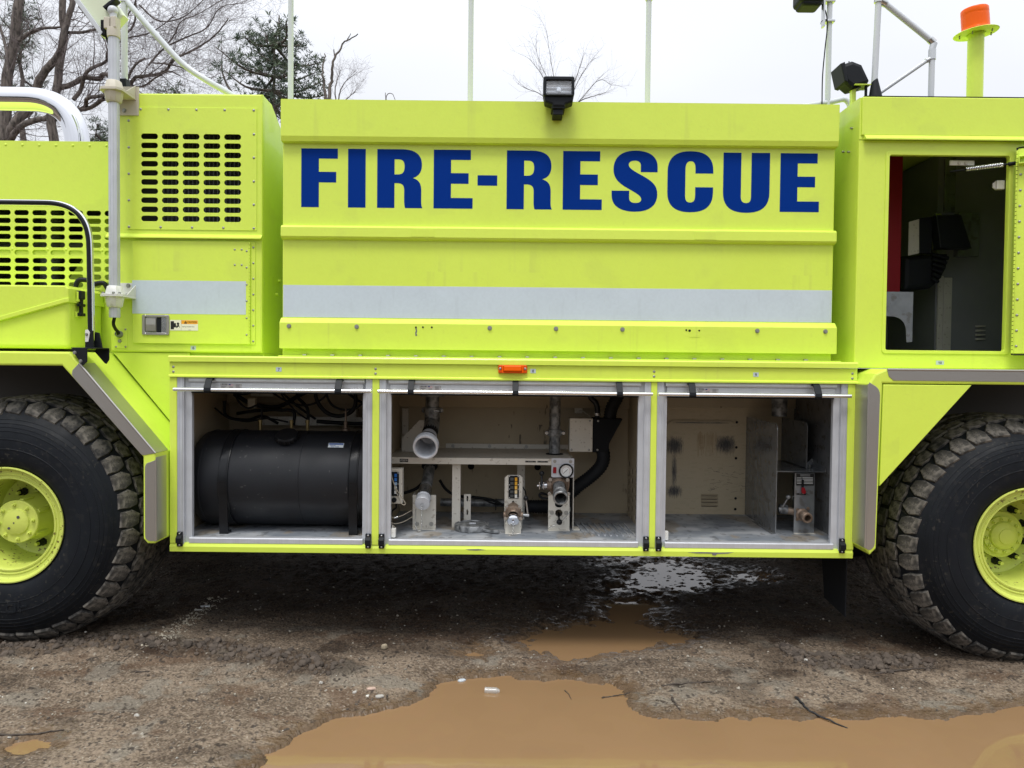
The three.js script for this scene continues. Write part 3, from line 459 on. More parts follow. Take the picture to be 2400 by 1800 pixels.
const inlet = part('suction_inlet', 'wide open suction pipe end pointing out of the locker');
{
  const d = V3(0.002, -0.26, 1).normalize(), A = [-0.476, 1.128, -0.47];
  put('vertical_pipe', cyl([-0.476, 1.12, -0.50], [-0.476, 1.427, -0.50], 0.041, undefined, 24), M.castGrey, inlet);
  put('elbow', tube([[-0.476, 1.20, -0.50], [-0.476, 1.15, -0.495], [-0.475, 1.115, -0.44], [-0.475, 1.09, -0.36]], 0.046, 20, 20), M.castGrey, inlet);
  put('barrel', lathe([[0.046, 0], [0.046, 0.12], [0.050, 0.13], [0.060, 0.18], [0.062, 0.22]], [-0.475, 1.098, -0.39], d.toArray(), 36), M.blackMatt, inlet);
  put('coupling_ring', lathe([[0.054, 0.0], [0.066, 0.0], [0.070, 0.006], [0.070, 0.016], [0.066, 0.020], [0.071, 0.024], [0.071, 0.060], [0.068, 0.066], [0.060, 0.066], [0.056, 0.060], [0.055, 0.03], [0.050, 0.0], [0.046, -0.12], [0, -0.13]], [-0.4745, 1.050, -0.193], d.toArray(), 44), M.aluDull, inlet);
  put('clamp', [lathe([[0.045, 0], [0.055, 0.002], [0.055, 0.034], [0.045, 0.036]], [-0.476, 1.20, -0.50], [0, 1, 0], 24), box(-0.54, -0.41, 1.206, 1.23, -0.515, -0.485, 0.005)], M.castGrey, inlet);
  put('clamp_bolt', [cyl([-0.47, 1.217, -0.455], [-0.43, 1.217, -0.452], 0.008, 0.008, 10)], M.zinc, inlet);
  put('flange', [lathe([[0.045, 0], [0.075, 0.001], [0.075, 0.02], [0.045, 0.022]], [-0.476, 1.30, -0.50], [0, 1, 0], 24)], M.castGrey, inlet);
  put('air_valve', [cyl([-0.40, 1.335, -0.48], [-0.345, 1.335, -0.47], 0.014, 0.014, 12), cyl([-0.345, 1.335, -0.47], [-0.325, 1.335, -0.465], 0.018, 0.018, 6), tube([[-0.325, 1.335, -0.465], [-0.30, 1.335, -0.46], [-0.285, 1.328, -0.455]], 0.003, 6)], M.zinc, inlet);
  put('splash_plate', prism([[-0.672, 0.956], [-0.531, 0.956], [-0.531, 1.15], [-0.565, 1.15], [-0.672, 1.037]], -0.604, -0.600, [], 0.001), M.plate, inlet);
}
const discharge = part('drain_discharge', 'capped pipe leaning forward with a hanging ball chain');
{
  put('upper_pipe', tube([[-0.492, 0.948, -0.54], [-0.492, 0.89, -0.535], [-0.493, 0.85, -0.50], [-0.495, 0.80, -0.42], [-0.497, 0.765, -0.34]], 0.034, 18, 30), M.castGrey, discharge);
  put('clamp', [lathe([[0.034, 0], [0.045, 0.002], [0.045, 0.03], [0.034, 0.032]], [-0.492, 0.868, -0.525], [0, 0.8, -0.6], 24), box(-0.54, -0.444, 0.868, 0.89, -0.545, -0.515, 0.004)], M.blackMatt, discharge);
  const d = V3(-0.012, -0.42, 1).normalize().toArray();
  put('hose_tail', lathe([[0.036, 0], [0.038, 0.01], [0.038, 0.07], [0.041, 0.075], [0.041, 0.085]], [-0.4965, 0.771, -0.355], d, 28), M.zinc, discharge);
  put('cap', lathe([[0.040, 0], [0.042, 0.004], [0.042, 0.012], [0.039, 0.015], [0.039, 0.040], [0.043, 0.044], [0.043, 0.066], [0.041, 0.070], [0.028, 0.072], [0, 0.072]], [-0.4975, 0.735, -0.272], d, 32), M.aluDull, discharge);
  put('cap_stud', [cyl([-0.499, 0.706, -0.206], [-0.499, 0.698, -0.188], 0.009, 0.006, 12)], M.zinc, discharge);
  put('mounting_plate', [box(-0.560, -0.430, 0.546, 0.742, -0.304, -0.300, 0.001), box(-0.560, -0.430, 0.5455, 0.5495, -0.299, -0.275, 0.001), box(-0.564, -0.560, 0.546, 0.742, -0.40, -0.300, 0.001)], M.plate, discharge);
  for (const x of [-0.538, -0.456]) put('bolt', hexBolt(x, 0.575, -0.300, 0.009, 0.008), M.screw, discharge);
  const beads = (pts, r = 0.0032) => { const c = new THREE.CatmullRomCurve3(pts.map((p) => V3(...p))), n = Math.round(c.getLength() / (r * 2.3)); return c.getSpacedPoints(n).map((p) => new THREE.SphereGeometry(r, 6, 4).translate(p.x, p.y, p.z)); };
  put('chain', beads([[-0.499, 0.694, -0.186], [-0.498, 0.64, -0.19], [-0.500, 0.58, -0.20], [-0.508, 0.556, -0.21], [-0.525, 0.553, -0.22], [-0.540, 0.575, -0.25], [-0.546, 0.62, -0.28], [-0.545, 0.66, -0.296]]), M.zinc, discharge);
  M.beads = beads;
}
const cross = part('transfer_pipe');
put('pipe', cyl([-0.44, 0.628, -0.70], [0.02, 0.628, -0.70], 0.025, undefined, 20), M.castGrey, cross);
put('cable', tube([[-0.68, 0.70, -0.55], [-0.58, 0.73, -0.6], [-0.53, 0.78, -0.6]], 0.010, 8, 24), M.cable, cross);
put('cable', tube([[-0.44, 0.78, -0.62], [-0.40, 0.72, -0.63], [-0.34, 0.685, -0.63], [-0.22, 0.675, -0.62], [-0.12, 0.665, -0.6], [-0.02, 0.63, -0.55]], 0.009, 8, 32), M.cable, cross);
put('cable', tube([[-0.18, 0.67, -0.62], [-0.10, 0.64, -0.6], [-0.03, 0.648, -0.55]], 0.006, 8, 24), M.cable, cross);
put('cable_tie', box(-0.095, -0.089, 0.60, 0.66, -0.675, -0.60, 0.001), M.black, cross);

const sidePanel = part('switch_panel', 'grey switch box with blue and white indicators on the wall');
put('case', box(-0.694, -0.610, 0.707, 0.906, -0.26, -0.200, 0.004), M.plate, sidePanel);
put('face', box(-0.69, -0.628, 0.752, 0.888, -0.2005, -0.196, 0.002), M.black, sidePanel);
['#1f63b8', '#2f6fc0', '#9db9da', '#d6dee4', '#d9dde0'].forEach((c, i) => put('indicator', box(-0.654, -0.640, 0.859 - i * 0.0235, 0.877 - i * 0.0235, -0.1965, -0.193, 0.001), new THREE.MeshStandardMaterial({ color: c, roughness: 0.35 }), sidePanel));
put('knob', lathe([[0.014, 0], [0.014, 0.012], [0.011, 0.016], [0, 0.016]], [-0.655, 0.730, -0.2], [0, 0, 1], 18), M.black, sidePanel);
put('case_screws', screwHeads([[-0.634, 0.882], [-0.634, 0.82], [-0.634, 0.758]], -0.196, 0.004), M.zinc, sidePanel, { kind: 'stuff' });
const wires = part('loose_wires');
put('wire', tube([[-0.67, 0.91, -0.16], [-0.66, 0.86, -0.15], [-0.635, 0.80, -0.145], [-0.60, 0.745, -0.15], [-0.585, 0.715, -0.15], [-0.60, 0.712, -0.15], [-0.62, 0.74, -0.16], [-0.645, 0.80, -0.16]], 0.0025, 6, 60), M.wire, wires);
put('wire', tube([[-0.70, 0.645, -0.2], [-0.66, 0.63, -0.2], [-0.62, 0.635, -0.22], [-0.57, 0.655, -0.28]], 0.0025, 6, 40), M.wire, wires);
put('wire', tube([[-0.70, 0.64, -0.17], [-0.66, 0.605, -0.17], [-0.63, 0.60, -0.19], [-0.60, 0.605, -0.22], [-0.56, 0.62, -0.29]], 0.0025, 6, 40), M.wire, wires);
put('wire', tube([[-0.69, 0.62, -0.15], [-0.655, 0.60, -0.14], [-0.64, 0.585, -0.14], [-0.665, 0.58, -0.15], [-0.70, 0.585, -0.15]], 0.0025, 6, 40), M.wire, wires);
put('wire_clip', [cyl([-0.655, 0.628, -0.2], [-0.635, 0.632, -0.205], 0.006, 0.006, 8)], M.zinc, wires);
put('conduit', tube([[-0.65, 0.708, -0.24], [-0.65, 0.68, -0.25], [-0.68, 0.65, -0.3], [-0.70, 0.60, -0.35]], 0.006, 8, 24), M.cable, wires);

const mid = part('foam_valve', 'bronze valve with chrome cap under a panel of yellow and white switches');
put('panel', [prism([[-0.035, 0.546], [0.063, 0.546], [0.065, 0.848], [0.051, 0.862], [-0.019, 0.862], [-0.033, 0.848]], -0.304, -0.300, [holePath(roundRect(-0.010, 0.640, 0.036, 0.688, 0.014)), circlePts(0.014, 0.706, 0.0075, 14)], 0.0008), box(-0.037, -0.033, 0.55, 0.845, -0.35, -0.305, 0.001), box(0.063, 0.067, 0.55, 0.845, -0.35, -0.305, 0.001)], M.plate, mid);
put('switch_plate', box(-0.014, 0.046, 0.727, 0.859, -0.2998, -0.296, 0.002), M.black, mid);
['#d89a1c', '#d9a32e', '#e0b04c', '#dcc79a', '#d8d8d2'].forEach((c, i) => {
  const y = 0.839 - i * 0.0245;
  put('button', box(-0.004, 0.015, y - 0.008, y + 0.008, -0.2962, -0.291, 0.002), std([0.05, 0.055, 0.055], 0.5), mid);
  put('indicator', box(0.022, 0.036, y - 0.010, y + 0.010, -0.2962, -0.292, 0.001), new THREE.MeshStandardMaterial({ color: c, roughness: 0.35 }), mid);
});
put('plate_screws', screwHeads([[-0.009, 0.854], [0.041, 0.854], [-0.009, 0.806], [0.041, 0.806], [-0.009, 0.781], [0.041, 0.781], [-0.009, 0.732], [0.041, 0.732]], -0.296, 0.0035), M.zinc, mid, { kind: 'stuff' });
put('body', [lathe([[0.030, -0.06], [0.036, -0.03], [0.040, 0], [0.046, 0.004], [0.046, 0.022], [0.038, 0.026], [0.034, 0.05], [0.030, 0.056]], [0.014, 0.660, -0.262], [0, -0.3, 1], 28), cyl([-0.040, 0.640, -0.26], [0.068, 0.640, -0.26], 0.020, 0.020, 16)], M.bronze, mid);
put('cap', lathe([[0.032, 0], [0.034, 0.006], [0.034, 0.030], [0.031, 0.034], [0.012, 0.036], [0, 0.036]], [0.014, 0.634, -0.205], [0, -0.38, 1], 28), M.chrome, mid);
put('cap_stud', cyl([0.014, 0.618, -0.168], [0.014, 0.610, -0.150], 0.008, 0.006, 10), M.chrome, mid);
for (const [x, y] of [[-0.022, 0.685], [0.048, 0.685], [-0.028, 0.625], [0.055, 0.622]]) put('bolt', hexBolt(x, y, -0.245, 0.008, 0.010), M.zinc, mid);
put('foot_bracket', [prism([[-0.030, 0.546], [0.059, 0.546], [0.059, 0.600], [0.052, 0.614], [0.040, 0.614], [0.030, 0.596], [0.0, 0.596], [-0.012, 0.614], [-0.024, 0.614], [-0.030, 0.600]], -0.216, -0.212, [], 0.001), box(-0.030, 0.059, 0.5455, 0.5495, -0.211, -0.185, 0.001)], M.plate, mid);
put('lever', [cyl([0.098, 0.640, -0.25], [0.086, 0.732, -0.25], 0.006, 0.005, 10), cyl([0.066, 0.640, -0.26], [0.106, 0.640, -0.25], 0.010, 0.010, 12)], M.zinc, mid);
put('lever_knob', new THREE.SphereGeometry(0.0145, 16, 12).translate(0.085, 0.738, -0.25), M.blackGloss, mid);
put('chain', M.beads([[0.014, 0.608, -0.148], [0.014, 0.575, -0.15], [0.012, 0.553, -0.15], [-0.002, 0.549, -0.15], [0.01, 0.549, -0.16], [0.03, 0.551, -0.155], [0.058, 0.556, -0.16]]), M.zinc, mid);
put('cable', tube([[0.068, 0.79, -0.33], [0.082, 0.765, -0.34], [0.088, 0.74, -0.36]], 0.004, 6, 20), M.cable, mid);

const outlet = part('hose_outlet', 'open grey outlet spout below a round pressure gauge');
put('gauge_panel', [prism(roundRect(0.231, 0.852, 0.361, 0.925, 0.008), -0.298, -0.2945, [circlePts(0.315, 0.889, 0.030, 28)], 0.0008), box(0.231, 0.361, 0.926, 0.9615, -0.2985, -0.2945, 0.001)], M.aluDull, outlet);
for (const x of [0.250, 0.340]) put('bolt', hexBolt(x, 0.944, -0.2945, 0.007, 0.007), M.screw, outlet);
put('gauge', lathe([[0, -0.03], [0.034, -0.03], [0.034, 0], [0.041, 0.001], [0.042, 0.010], [0.038, 0.016], [0.034, 0.014], [0.033, 0.006], [0, 0.006]], [0.315, 0.891, -0.2945], [0, 0, 1], 40), M.blackGloss, outlet);
{
  const face = canvasTex(256, 256, (x, w) => { const c = w / 2; x.fillStyle = '#d9dcdb'; x.beginPath(); x.arc(c, c, c, 0, 7); x.fill(); x.strokeStyle = '#8a3a34'; x.lineWidth = 4; x.beginPath(); x.arc(c, c, 84, 2.4, 7); x.stroke(); x.strokeStyle = '#222'; x.lineWidth = 3; for (let k = 0; k <= 20; k++) { const a = 2.35 + k * 0.236; x.beginPath(); x.moveTo(c + 92 * Math.cos(a), c + 92 * Math.sin(a)); x.lineTo(c + 108 * Math.cos(a), c + 108 * Math.sin(a)); x.stroke(); } x.lineWidth = 8; x.strokeStyle = '#111'; x.beginPath(); x.moveTo(c - 62, c + 60); x.lineTo(c + 36, c - 34); x.stroke(); x.beginPath(); x.arc(c, c, 9, 0, 7); x.fillStyle = '#111'; x.fill(); });
  put('gauge_face', new THREE.CircleGeometry(0.0328, 40).translate(0.315, 0.891, -0.2878), std([1, 1, 1], 0.4, 0, { map: face }), outlet, { keepUV: true });
}
put('rocker_switch', [box(0.240, 0.259, 0.876, 0.911, -0.2948, -0.286, 0.003)], M.red, outlet);
put('flange', [prism([[0.222, 0.846], [0.330, 0.846], [0.338, 0.838], [0.338, 0.80], [0.328, 0.762], [0.30, 0.748], [0.25, 0.748], [0.224, 0.762], [0.214, 0.80], [0.214, 0.838]], -0.34, -0.312, [], 0.006), lathe([[0.052, 0], [0.050, 0.012], [0.040, 0.024]], [0.276, 0.80, -0.313], [0, -0.2, 1], 28)], M.bronze, outlet);
for (const [x, y] of [[0.226, 0.836], [0.325, 0.836], [0.222, 0.756], [0.330, 0.756]]) put('bolt', hexBolt(x, y, -0.305, 0.008, 0.009), M.zinc, outlet);
put('spout', lathe([[0.034, -0.02], [0.034, 0.10], [0.039, 0.104], [0.039, 0.118], [0.036, 0.122], [0.039, 0.126], [0.041, 0.140], [0.041, 0.180], [0.038, 0.184], [0.032, 0.184], [0.031, 0.15], [0.030, 0.04], [0, 0.03]], [0.276, 0.802, -0.30], [-0.008, -0.23, 1], 36), M.castGrey, outlet);
put('bracket_plate', [prism([[0.216, 0.546], [0.339, 0.546], [0.337, 0.744], [0.330, 0.751], [0.310, 0.751], [0.30, 0.735], [0.25, 0.735], [0.242, 0.751], [0.222, 0.751], [0.215, 0.744]], -0.304, -0.300, [holePath(roundRect(0.254, 0.678, 0.300, 0.722, 0.018)), circlePts(0.277, 0.645, 0.021, 22)], 0.001), box(0.214, 0.340, 0.5455, 0.5495, -0.2995, -0.275, 0.001)], M.plate, outlet);
for (const x of [0.236, 0.319]) put('bolt', hexBolt(x, 0.648, -0.300, 0.009, 0.008), M.screw, outlet);
put('drain_knob', [new THREE.SphereGeometry(0.017, 18, 12).translate(0.277, 0.604, -0.25), cyl([0.277, 0.640, -0.33], [0.277, 0.612, -0.26], 0.006, 0.006, 10)], M.blackGloss, outlet);
put('chain', M.beads([[0.339, 0.678, -0.29], [0.338, 0.66, -0.285], [0.325, 0.64, -0.28], [0.30, 0.615, -0.268], [0.27, 0.592, -0.268], [0.235, 0.572, -0.275], [0.216, 0.560, -0.28]]), M.zinc, outlet);
put('valve_stem', [cyl([0.150, 0.803, -0.30], [0.172, 0.803, -0.30], 0.006, 0.006, 8), cyl([0.172, 0.803, -0.30], [0.200, 0.803, -0.31], 0.021, 0.021, 16)], M.chrome, outlet);
put('valve_body', cyl([0.200, 0.803, -0.31], [0.222, 0.803, -0.32], 0.026, 0.028, 16), M.bronze, outlet);
put('lever', [cyl([0.176, 0.800, -0.285], [0.176, 0.866, -0.30], 0.008, 0.005, 10), new THREE.SphereGeometry(0.015, 16, 12).translate(0.176, 0.873, -0.30)], M.blackGloss, outlet);
put('lever_clevis', [box(0.160, 0.166, 0.785, 0.826, -0.295, -0.275, 0.002), box(0.184, 0.190, 0.785, 0.826, -0.295, -0.275, 0.002)], M.chrome, outlet);
put('side_plate', [box(0.357, 0.361, 0.546, 0.952, -0.56, -0.300, 0.001), box(0.361, 0.400, 0.5455, 0.5495, -0.40, -0.300, 0.001)], M.plate, outlet);
put('inner_duct', box(0.325, 0.352, 0.56, 0.845, -0.46, -0.36, 0.004), M.blackMatt, outlet);
put('cable_loop', tube([[0.215, 0.74, -0.36], [0.18, 0.748, -0.36], [0.165, 0.738, -0.36], [0.18, 0.724, -0.35], [0.215, 0.722, -0.34]], 0.007, 8, 30), M.cable, outlet);

const riser = part('riser_pipe');
put('pipe', [cyl([0.262, 0.956, -0.55], [0.262, 1.427, -0.55], 0.0335, undefined, 24), lathe([[0.0335, 0], [0.036, 0.002], [0.036, 0.008], [0.0335, 0.01]], [0.262, 1.195, -0.55], [0, 1, 0], 24)], M.castGrey, riser);
put('coupling', [lathe([[0.034, 0], [0.043, 0.003], [0.043, 0.040], [0.034, 0.043]], [0.262, 1.065, -0.55], [0, 1, 0], 24), box(0.201, 0.323, 1.074, 1.098, -0.555, -0.525, 0.008)], M.castGrey, riser);
put('coupling_bolt', [cyl([0.211, 1.086, -0.525], [0.211, 1.086, -0.515], 0.010, 0.010, 6), cyl([0.313, 1.086, -0.525], [0.313, 1.086, -0.515], 0.010, 0.010, 6)], M.zinc, riser);
put('base_ring', lathe([[0.034, 0.006], [0.052, 0.004], [0.054, 0.0], [0.034, 0.0]], [0.262, 0.9555, -0.55], [0, 1, 0], 28), M.blackMatt, riser);

const heater = part('heater_duct', 'black heater duct with beige cover and ribbed hose');
put('cover', box(0.351, 0.492, 0.971, 1.174, -0.64, -0.550, 0.003), M.plate, heater);
put('cover_screws', screwHeads([[0.474, 1.160], [0.470, 0.984], [0.365, 0.984], [0.524, 1.160], [0.522, 0.984]], -0.5495, 0.007), M.screw, heater, { kind: 'stuff' });
put('plenum', prism([[0.493, 1.176], [0.673, 1.172], [0.594, 1.02], [0.590, 0.968], [0.493, 0.968]], -0.66, -0.556, [], 0.006), M.blackMatt, heater);
function ribbed(pts, r, pitch = 0.016) { const c = new THREE.CatmullRomCurve3(pts.map((p) => V3(...p))), n = Math.round(c.getLength() / (pitch / 4)), P = c.getSpacedPoints(n), s = new Soup(); s.sweep(P, P.map((_, i) => r * (1 + 0.07 * Math.sin(i * Math.PI / 2))), 16); return s.geometry(); }
put('ribbed_hose', ribbed([[0.555, 0.99, -0.60], [0.566, 0.94, -0.60], [0.555, 0.885, -0.61], [0.50, 0.82, -0.62], [0.42, 0.755, -0.63], [0.34, 0.68, -0.64], [0.27, 0.625, -0.65], [0.17, 0.615, -0.66], [0.09, 0.615, -0.67]], 0.040), M.hose, heater);
put('ribbed_hose', ribbed([[0.60, 1.17, -0.61], [0.615, 1.24, -0.61], [0.645, 1.30, -0.61], [0.66, 1.36, -0.61], [0.662, 1.43, -0.61]], 0.038), M.hose, heater);
put('pipe_bend', tube([[0.522, 1.178, -0.60], [0.524, 1.23, -0.60], [0.512, 1.27, -0.60], [0.482, 1.30, -0.60], [0.47, 1.43, -0.60]], 0.017, 12, 30), M.blackGloss, heater);
put('hose_clip', lathe([[0.018, 0], [0.021, 0], [0.021, 0.014], [0.018, 0.014]], [0.523, 1.190, -0.60], [0, 1, 0], 18), M.zinc, heater);
put('wall_bracket', [box(0.40, 0.45, 1.19, 1.225, -0.81, -0.78, 0.003), tube([[0.41, 1.19, -0.77], [0.44, 1.21, -0.76], [0.47, 1.19, -0.76], [0.49, 1.18, -0.7]], 0.003, 6)], M.plate, heater);

// ================================================================ third locker: dividers and hose bib
const dividers = part('locker_dividers');
const plateShape = (z0, z1, y0, y1, r) => { const s = new THREE.Shape(); s.moveTo(z0, y0); s.lineTo(z1, y0); s.lineTo(z1, y1 - r); s.absarc(z1 - r, y1 - r, r, 0, Math.PI / 2); s.lineTo(z0, y1); return s; };
put('divider', prismX(plateShape(BACK + 0.002, -0.25, 0.5455, 1.175, 0.035), 1.506, 1.510, [], 0.0008), M.galv, dividers);
put('divider_foot', box(1.484, 1.506, 0.5455, 0.549, -0.60, -0.25, 0.001), M.galv, dividers);
put('divider', prismX(plateShape(BACK + 0.002, -0.40, 0.905, 1.175, 0.035), 1.733, 1.737, [], 0.0008), M.galv, dividers);
put('shelf', [box(1.511, 1.808, 0.895, 0.899, BACK + 0.002, -0.300, 0.001), box(1.804, 1.808, 0.899, 0.917, -0.60, -0.300, 0.001)], M.galv, dividers);
const nozzle = part('hydrant_valve', 'bronze hose outlet on a grey panel with a red lever');
put('panel', prism([[1.621, 0.546], [1.738, 0.546], [1.735, 0.893], [1.622, 0.893]], -0.284, -0.280, [holePath(roundRect(1.612, 0.738, 1.676, 0.760, 0.01))], 0.0008), M.galv, nozzle);
put('panel_foot', box(1.619, 1.740, 0.5455, 0.5495, -0.2795, -0.262, 0.001), M.plate, nozzle);
sticker('instruction_plate', 1.630, 1.731, 0.822, 0.891, -0.2785, 320, (x, w, h) => { x.fillStyle = '#0d0e10'; x.fillRect(0, 0, w, h); x.fillStyle = '#8d9090'; for (let k = 0; k < 3; k++) x.fillRect(w * 0.22, 12 + k * 16, w * 0.56, 7); x.fillStyle = '#c2c5c4'; for (let k = 0; k < 5; k++) { x.fillRect(10, 74 + k * 26, w * 0.27, 8); x.fillRect(w * 0.34, 72 + k * 26, w * 0.6, 12); } }, nozzle);
sticker('name_plate', 1.630, 1.694, 0.768, 0.778, -0.2785, 256, plateText(['PULL TO OPEN']), nozzle);
put('red_lever', [prism([[1.657, 0.812], [1.672, 0.812], [1.681, 0.786], [1.674, 0.776], [1.660, 0.778], [1.655, 0.79]], -0.270, -0.258, [], 0.003)], M.red, nozzle);
put('lever_stem', box(1.660, 1.669, 0.806, 0.858, -0.279, -0.264, 0.002), M.blackMatt, nozzle);
put('outlet_body', [lathe([[0.036, 0], [0.036, 0.008], [0.027, 0.014], [0.026, 0.05], [0.030, 0.054], [0.030, 0.064], [0.027, 0.067], [0.030, 0.070], [0.030, 0.082], [0.026, 0.086], [0.019, 0.086], [0.018, 0.03], [0, 0.03]], [1.667, 0.655, -0.279], [0, -0.05, 1], 30), cyl([1.60, 0.668, -0.34], [1.64, 0.662, -0.31], 0.022, 0.022, 14)], M.bronze, nozzle);
for (const [x, y] of [[1.640, 0.683], [1.700, 0.690], [1.640, 0.628], [1.702, 0.628]]) put('bolt', hexBolt(x, y, -0.2795, 0.007, 0.008), M.bronze, nozzle);
put('side_valve', [cyl([1.560, 0.675, -0.34], [1.60, 0.672, -0.34], 0.028, 0.028, 16), cyl([1.548, 0.675, -0.325], [1.562, 0.675, -0.325], 0.014, 0.014, 8)], M.castGrey, nozzle);
put('valve_lever', [cyl([1.565, 0.69, -0.31], [1.592, 0.745, -0.30], 0.006, 0.005, 8), new THREE.SphereGeometry(0.014, 14, 10).translate(1.594, 0.750, -0.30)], M.castGrey, nozzle);
put('latch_bar', [box(-0.075, 0.075, -0.012, 0.012, -0.004, 0.004, 0.002), box(0.055, 0.095, -0.006, 0.020, -0.012, 0.012, 0.003)].map((g) => g.rotateZ(0.80).translate(1.832, 0.955, -0.52)), M.galv, nozzle);
put('latch_bolts', [cyl([1.815, 0.938, -0.516], [1.815, 0.938, -0.506], 0.009, 0.009, 6), cyl([1.840, 0.963, -0.516], [1.840, 0.963, -0.506], 0.009, 0.009, 6), cyl([1.77, 0.902, -0.45], [1.77, 0.918, -0.45], 0.008, 0.008, 6)], M.screw, nozzle, { kind: 'stuff' });
const plumbing = part('overhead_valve');
put('valve_body', [cyl([1.62, 1.20, -0.55], [1.62, 1.427, -0.55], 0.045, 0.05, 18), lathe([[0.05, 0], [0.075, 0], [0.075, 0.02], [0.05, 0.022]], [1.62, 1.33, -0.55], [0, 1, 0], 24)], M.castGrey, plumbing);

// loose lid lying on the floor of the second locker
{
  const lid = thing('pipe_lid', 'loose round grey metal lid with a lug handle lying on the locker floor', 'lid', [-0.222, 0.5452, -0.30]);
  put('disc', [lathe([[0, 0], [0.098, 0], [0.101, 0.003], [0.101, 0.030], [0.097, 0.036], [0.090, 0.036], [0.088, 0.032], [0.03, 0.031], [0, 0.031]], [0, 0, 0], [0, 1, 0], 48)], M.castGrey, lid);
  put('handle_lug', prismY([[0.085, 0.030], [0.148, 0.088], [0.162, 0.112], [0.150, 0.122], [0.118, 0.112], [0.06, 0.075]], 0.004, 0.022, [], 0.004), M.castGrey, lid);
  put('lid_tab', box(-0.015, 0.022, 0.032, 0.038, -0.012, 0.0, 0.002), M.aluDull, lid);
}

// ================================================================ left end: cooling cabinet, engine cover, storage bin
const cabinet = part('cooling_cabinet');
const CF = -0.25;
put('front_frame', prism([[-2.272, 1.5455], [-1.414, 1.5455], [-1.414, 2.997], [-2.272, 2.997]], CF - 0.03, CF, [[[-2.125, 2.262], [-1.495, 2.262], [-1.495, 2.79], [-2.125, 2.79]]], 0.010), M.lime, cabinet);
put('side_panel', prismX([[-2.6, 1.5455], [CF - 0.031, 1.5455], [CF - 0.031, 2.996], [-0.42, 2.996], [-0.62, 2.90], [-2.6, 2.90]], -1.43, -1.4155, [], 0.003), M.lime, cabinet);
put('side_panel', prismX([[-2.6, 1.5455], [CF - 0.031, 1.5455], [CF - 0.031, 2.996], [-0.42, 2.996], [-0.62, 2.90], [-2.6, 2.90]], -2.2705, -2.256, [], 0.003), M.lime, cabinet);
put('top_panel', prismX([[CF - 0.033, 2.994], [CF - 0.033, 2.984], [-0.42, 2.984], [-0.62, 2.888], [-2.6, 2.888], [-2.6, 2.898], [-0.622, 2.898], [-0.422, 2.994]], -2.2555, -1.4305, [], 0.001), M.lime, cabinet);
put('base_box', box(-2.2715, -1.4145, 1.5275, 1.545, -2.6, CF - 0.031, 0.001), M.lime, cabinet);
put('rear_wall', box(-2.255, -1.431, 1.5457, 2.887, -2.6, -2.57, 0.001), M.lime, cabinet);
put('radiator', box(-2.25, -1.435, 1.56, 2.88, -0.62, -0.56, 0.002), M.dark, cabinet);
put('radiator_tubes', Array.from({ length: 26 }, (_, i) => box(-2.13 + i * 0.025, -2.124 + i * 0.025, 2.2, 2.85, -0.56, -0.54, 0.001)), M.cabGrey, cabinet);
{
  const holes = []; for (let c = 0; c < 5; c++) for (let r = 0; r < 10; r++) { const x = -2.094 + c * 0.1166, y = 2.7705 - r * 0.0509; holes.push(holePath(roundRect(x, y - 0.0315, x + 0.0945, y, 0.0155))); }
  put('vent_panel', prism([[-2.175, 2.235], [-1.445, 2.235], [-1.445, 2.917], [-2.137, 2.917], [-2.137, 2.853], [-2.175, 2.853]], CF + 0.0002, CF + 0.0042, holes, 0.0008), M.lime, cabinet);
  put('vent_screws', screwHeads([[-2.096, 2.905], [-1.94, 2.905], [-1.783, 2.905], [-1.625, 2.905], [-1.462, 2.905], [-1.461, 2.772], [-1.461, 2.641], [-1.461, 2.509], [-1.461, 2.379], [-1.461, 2.247], [-2.163, 2.841], [-2.163, 2.692], [-2.163, 2.545], [-2.163, 2.397], [-2.163, 2.248], [-1.985, 2.248], [-1.808, 2.248], [-1.632, 2.248]], CF + 0.004, 0.0075, 0.5), M.screw, cabinet, { kind: 'stuff' });
}
put('drip_rail', prismX([[CF - 0.002, 2.212], [CF + 0.006, 2.210], [CF + 0.030, 2.190], [CF + 0.030, 2.184], [CF - 0.002, 2.188]], -2.285, -1.412, [], 0.001), M.lime, cabinet);
put('door', prism((() => { const s = new THREE.Shape(); s.moveTo(-2.124, 1.594); s.lineTo(-1.484, 1.594); s.lineTo(-1.484, 2.172); s.lineTo(-2.142, 2.172); s.lineTo(-2.142, 1.612); s.quadraticCurveTo(-2.142, 1.594, -2.124, 1.594); return s; })(), CF + 0.0004, CF + 0.012, [], 0.003), M.lime, cabinet);
put('reflective_stripe', box(-2.1415, -1.502, 1.762, 1.949, CF + 0.0115, CF + 0.0128, 0.0003), M.stripe, cabinet, { label: 'pale silver reflective stripe on the cabinet door' });
put('hinge', [box(-1.4835, -1.452, 1.594, 2.172, CF + 0.0003, CF + 0.0045, 0.001)].concat(Array.from({ length: 30 }, (_, i) => cyl([-1.482, 1.596 + i * 0.0192, CF + 0.010], [-1.482, 1.613 + i * 0.0192, CF + 0.010], 0.0052, undefined, 10))), M.lime, cabinet);
put('hinge_screws', screwHeads(Array.from({ length: 7 }, (_, i) => [-1.463, 2.140 - i * 0.088]), CF + 0.0042, 0.0065).concat(screwHeads([[-1.498, 2.118], [-1.498, 2.026], [-1.498, 1.93], [-1.498, 1.838], [-1.498, 1.742], [-1.498, 1.648], [-1.565, 2.126], [-1.526, 2.126], [-1.565, 2.04], [-1.526, 2.04]], CF + 0.0118, 0.006)), M.screw, cabinet, { kind: 'stuff' });
const latch = part('door_latch');
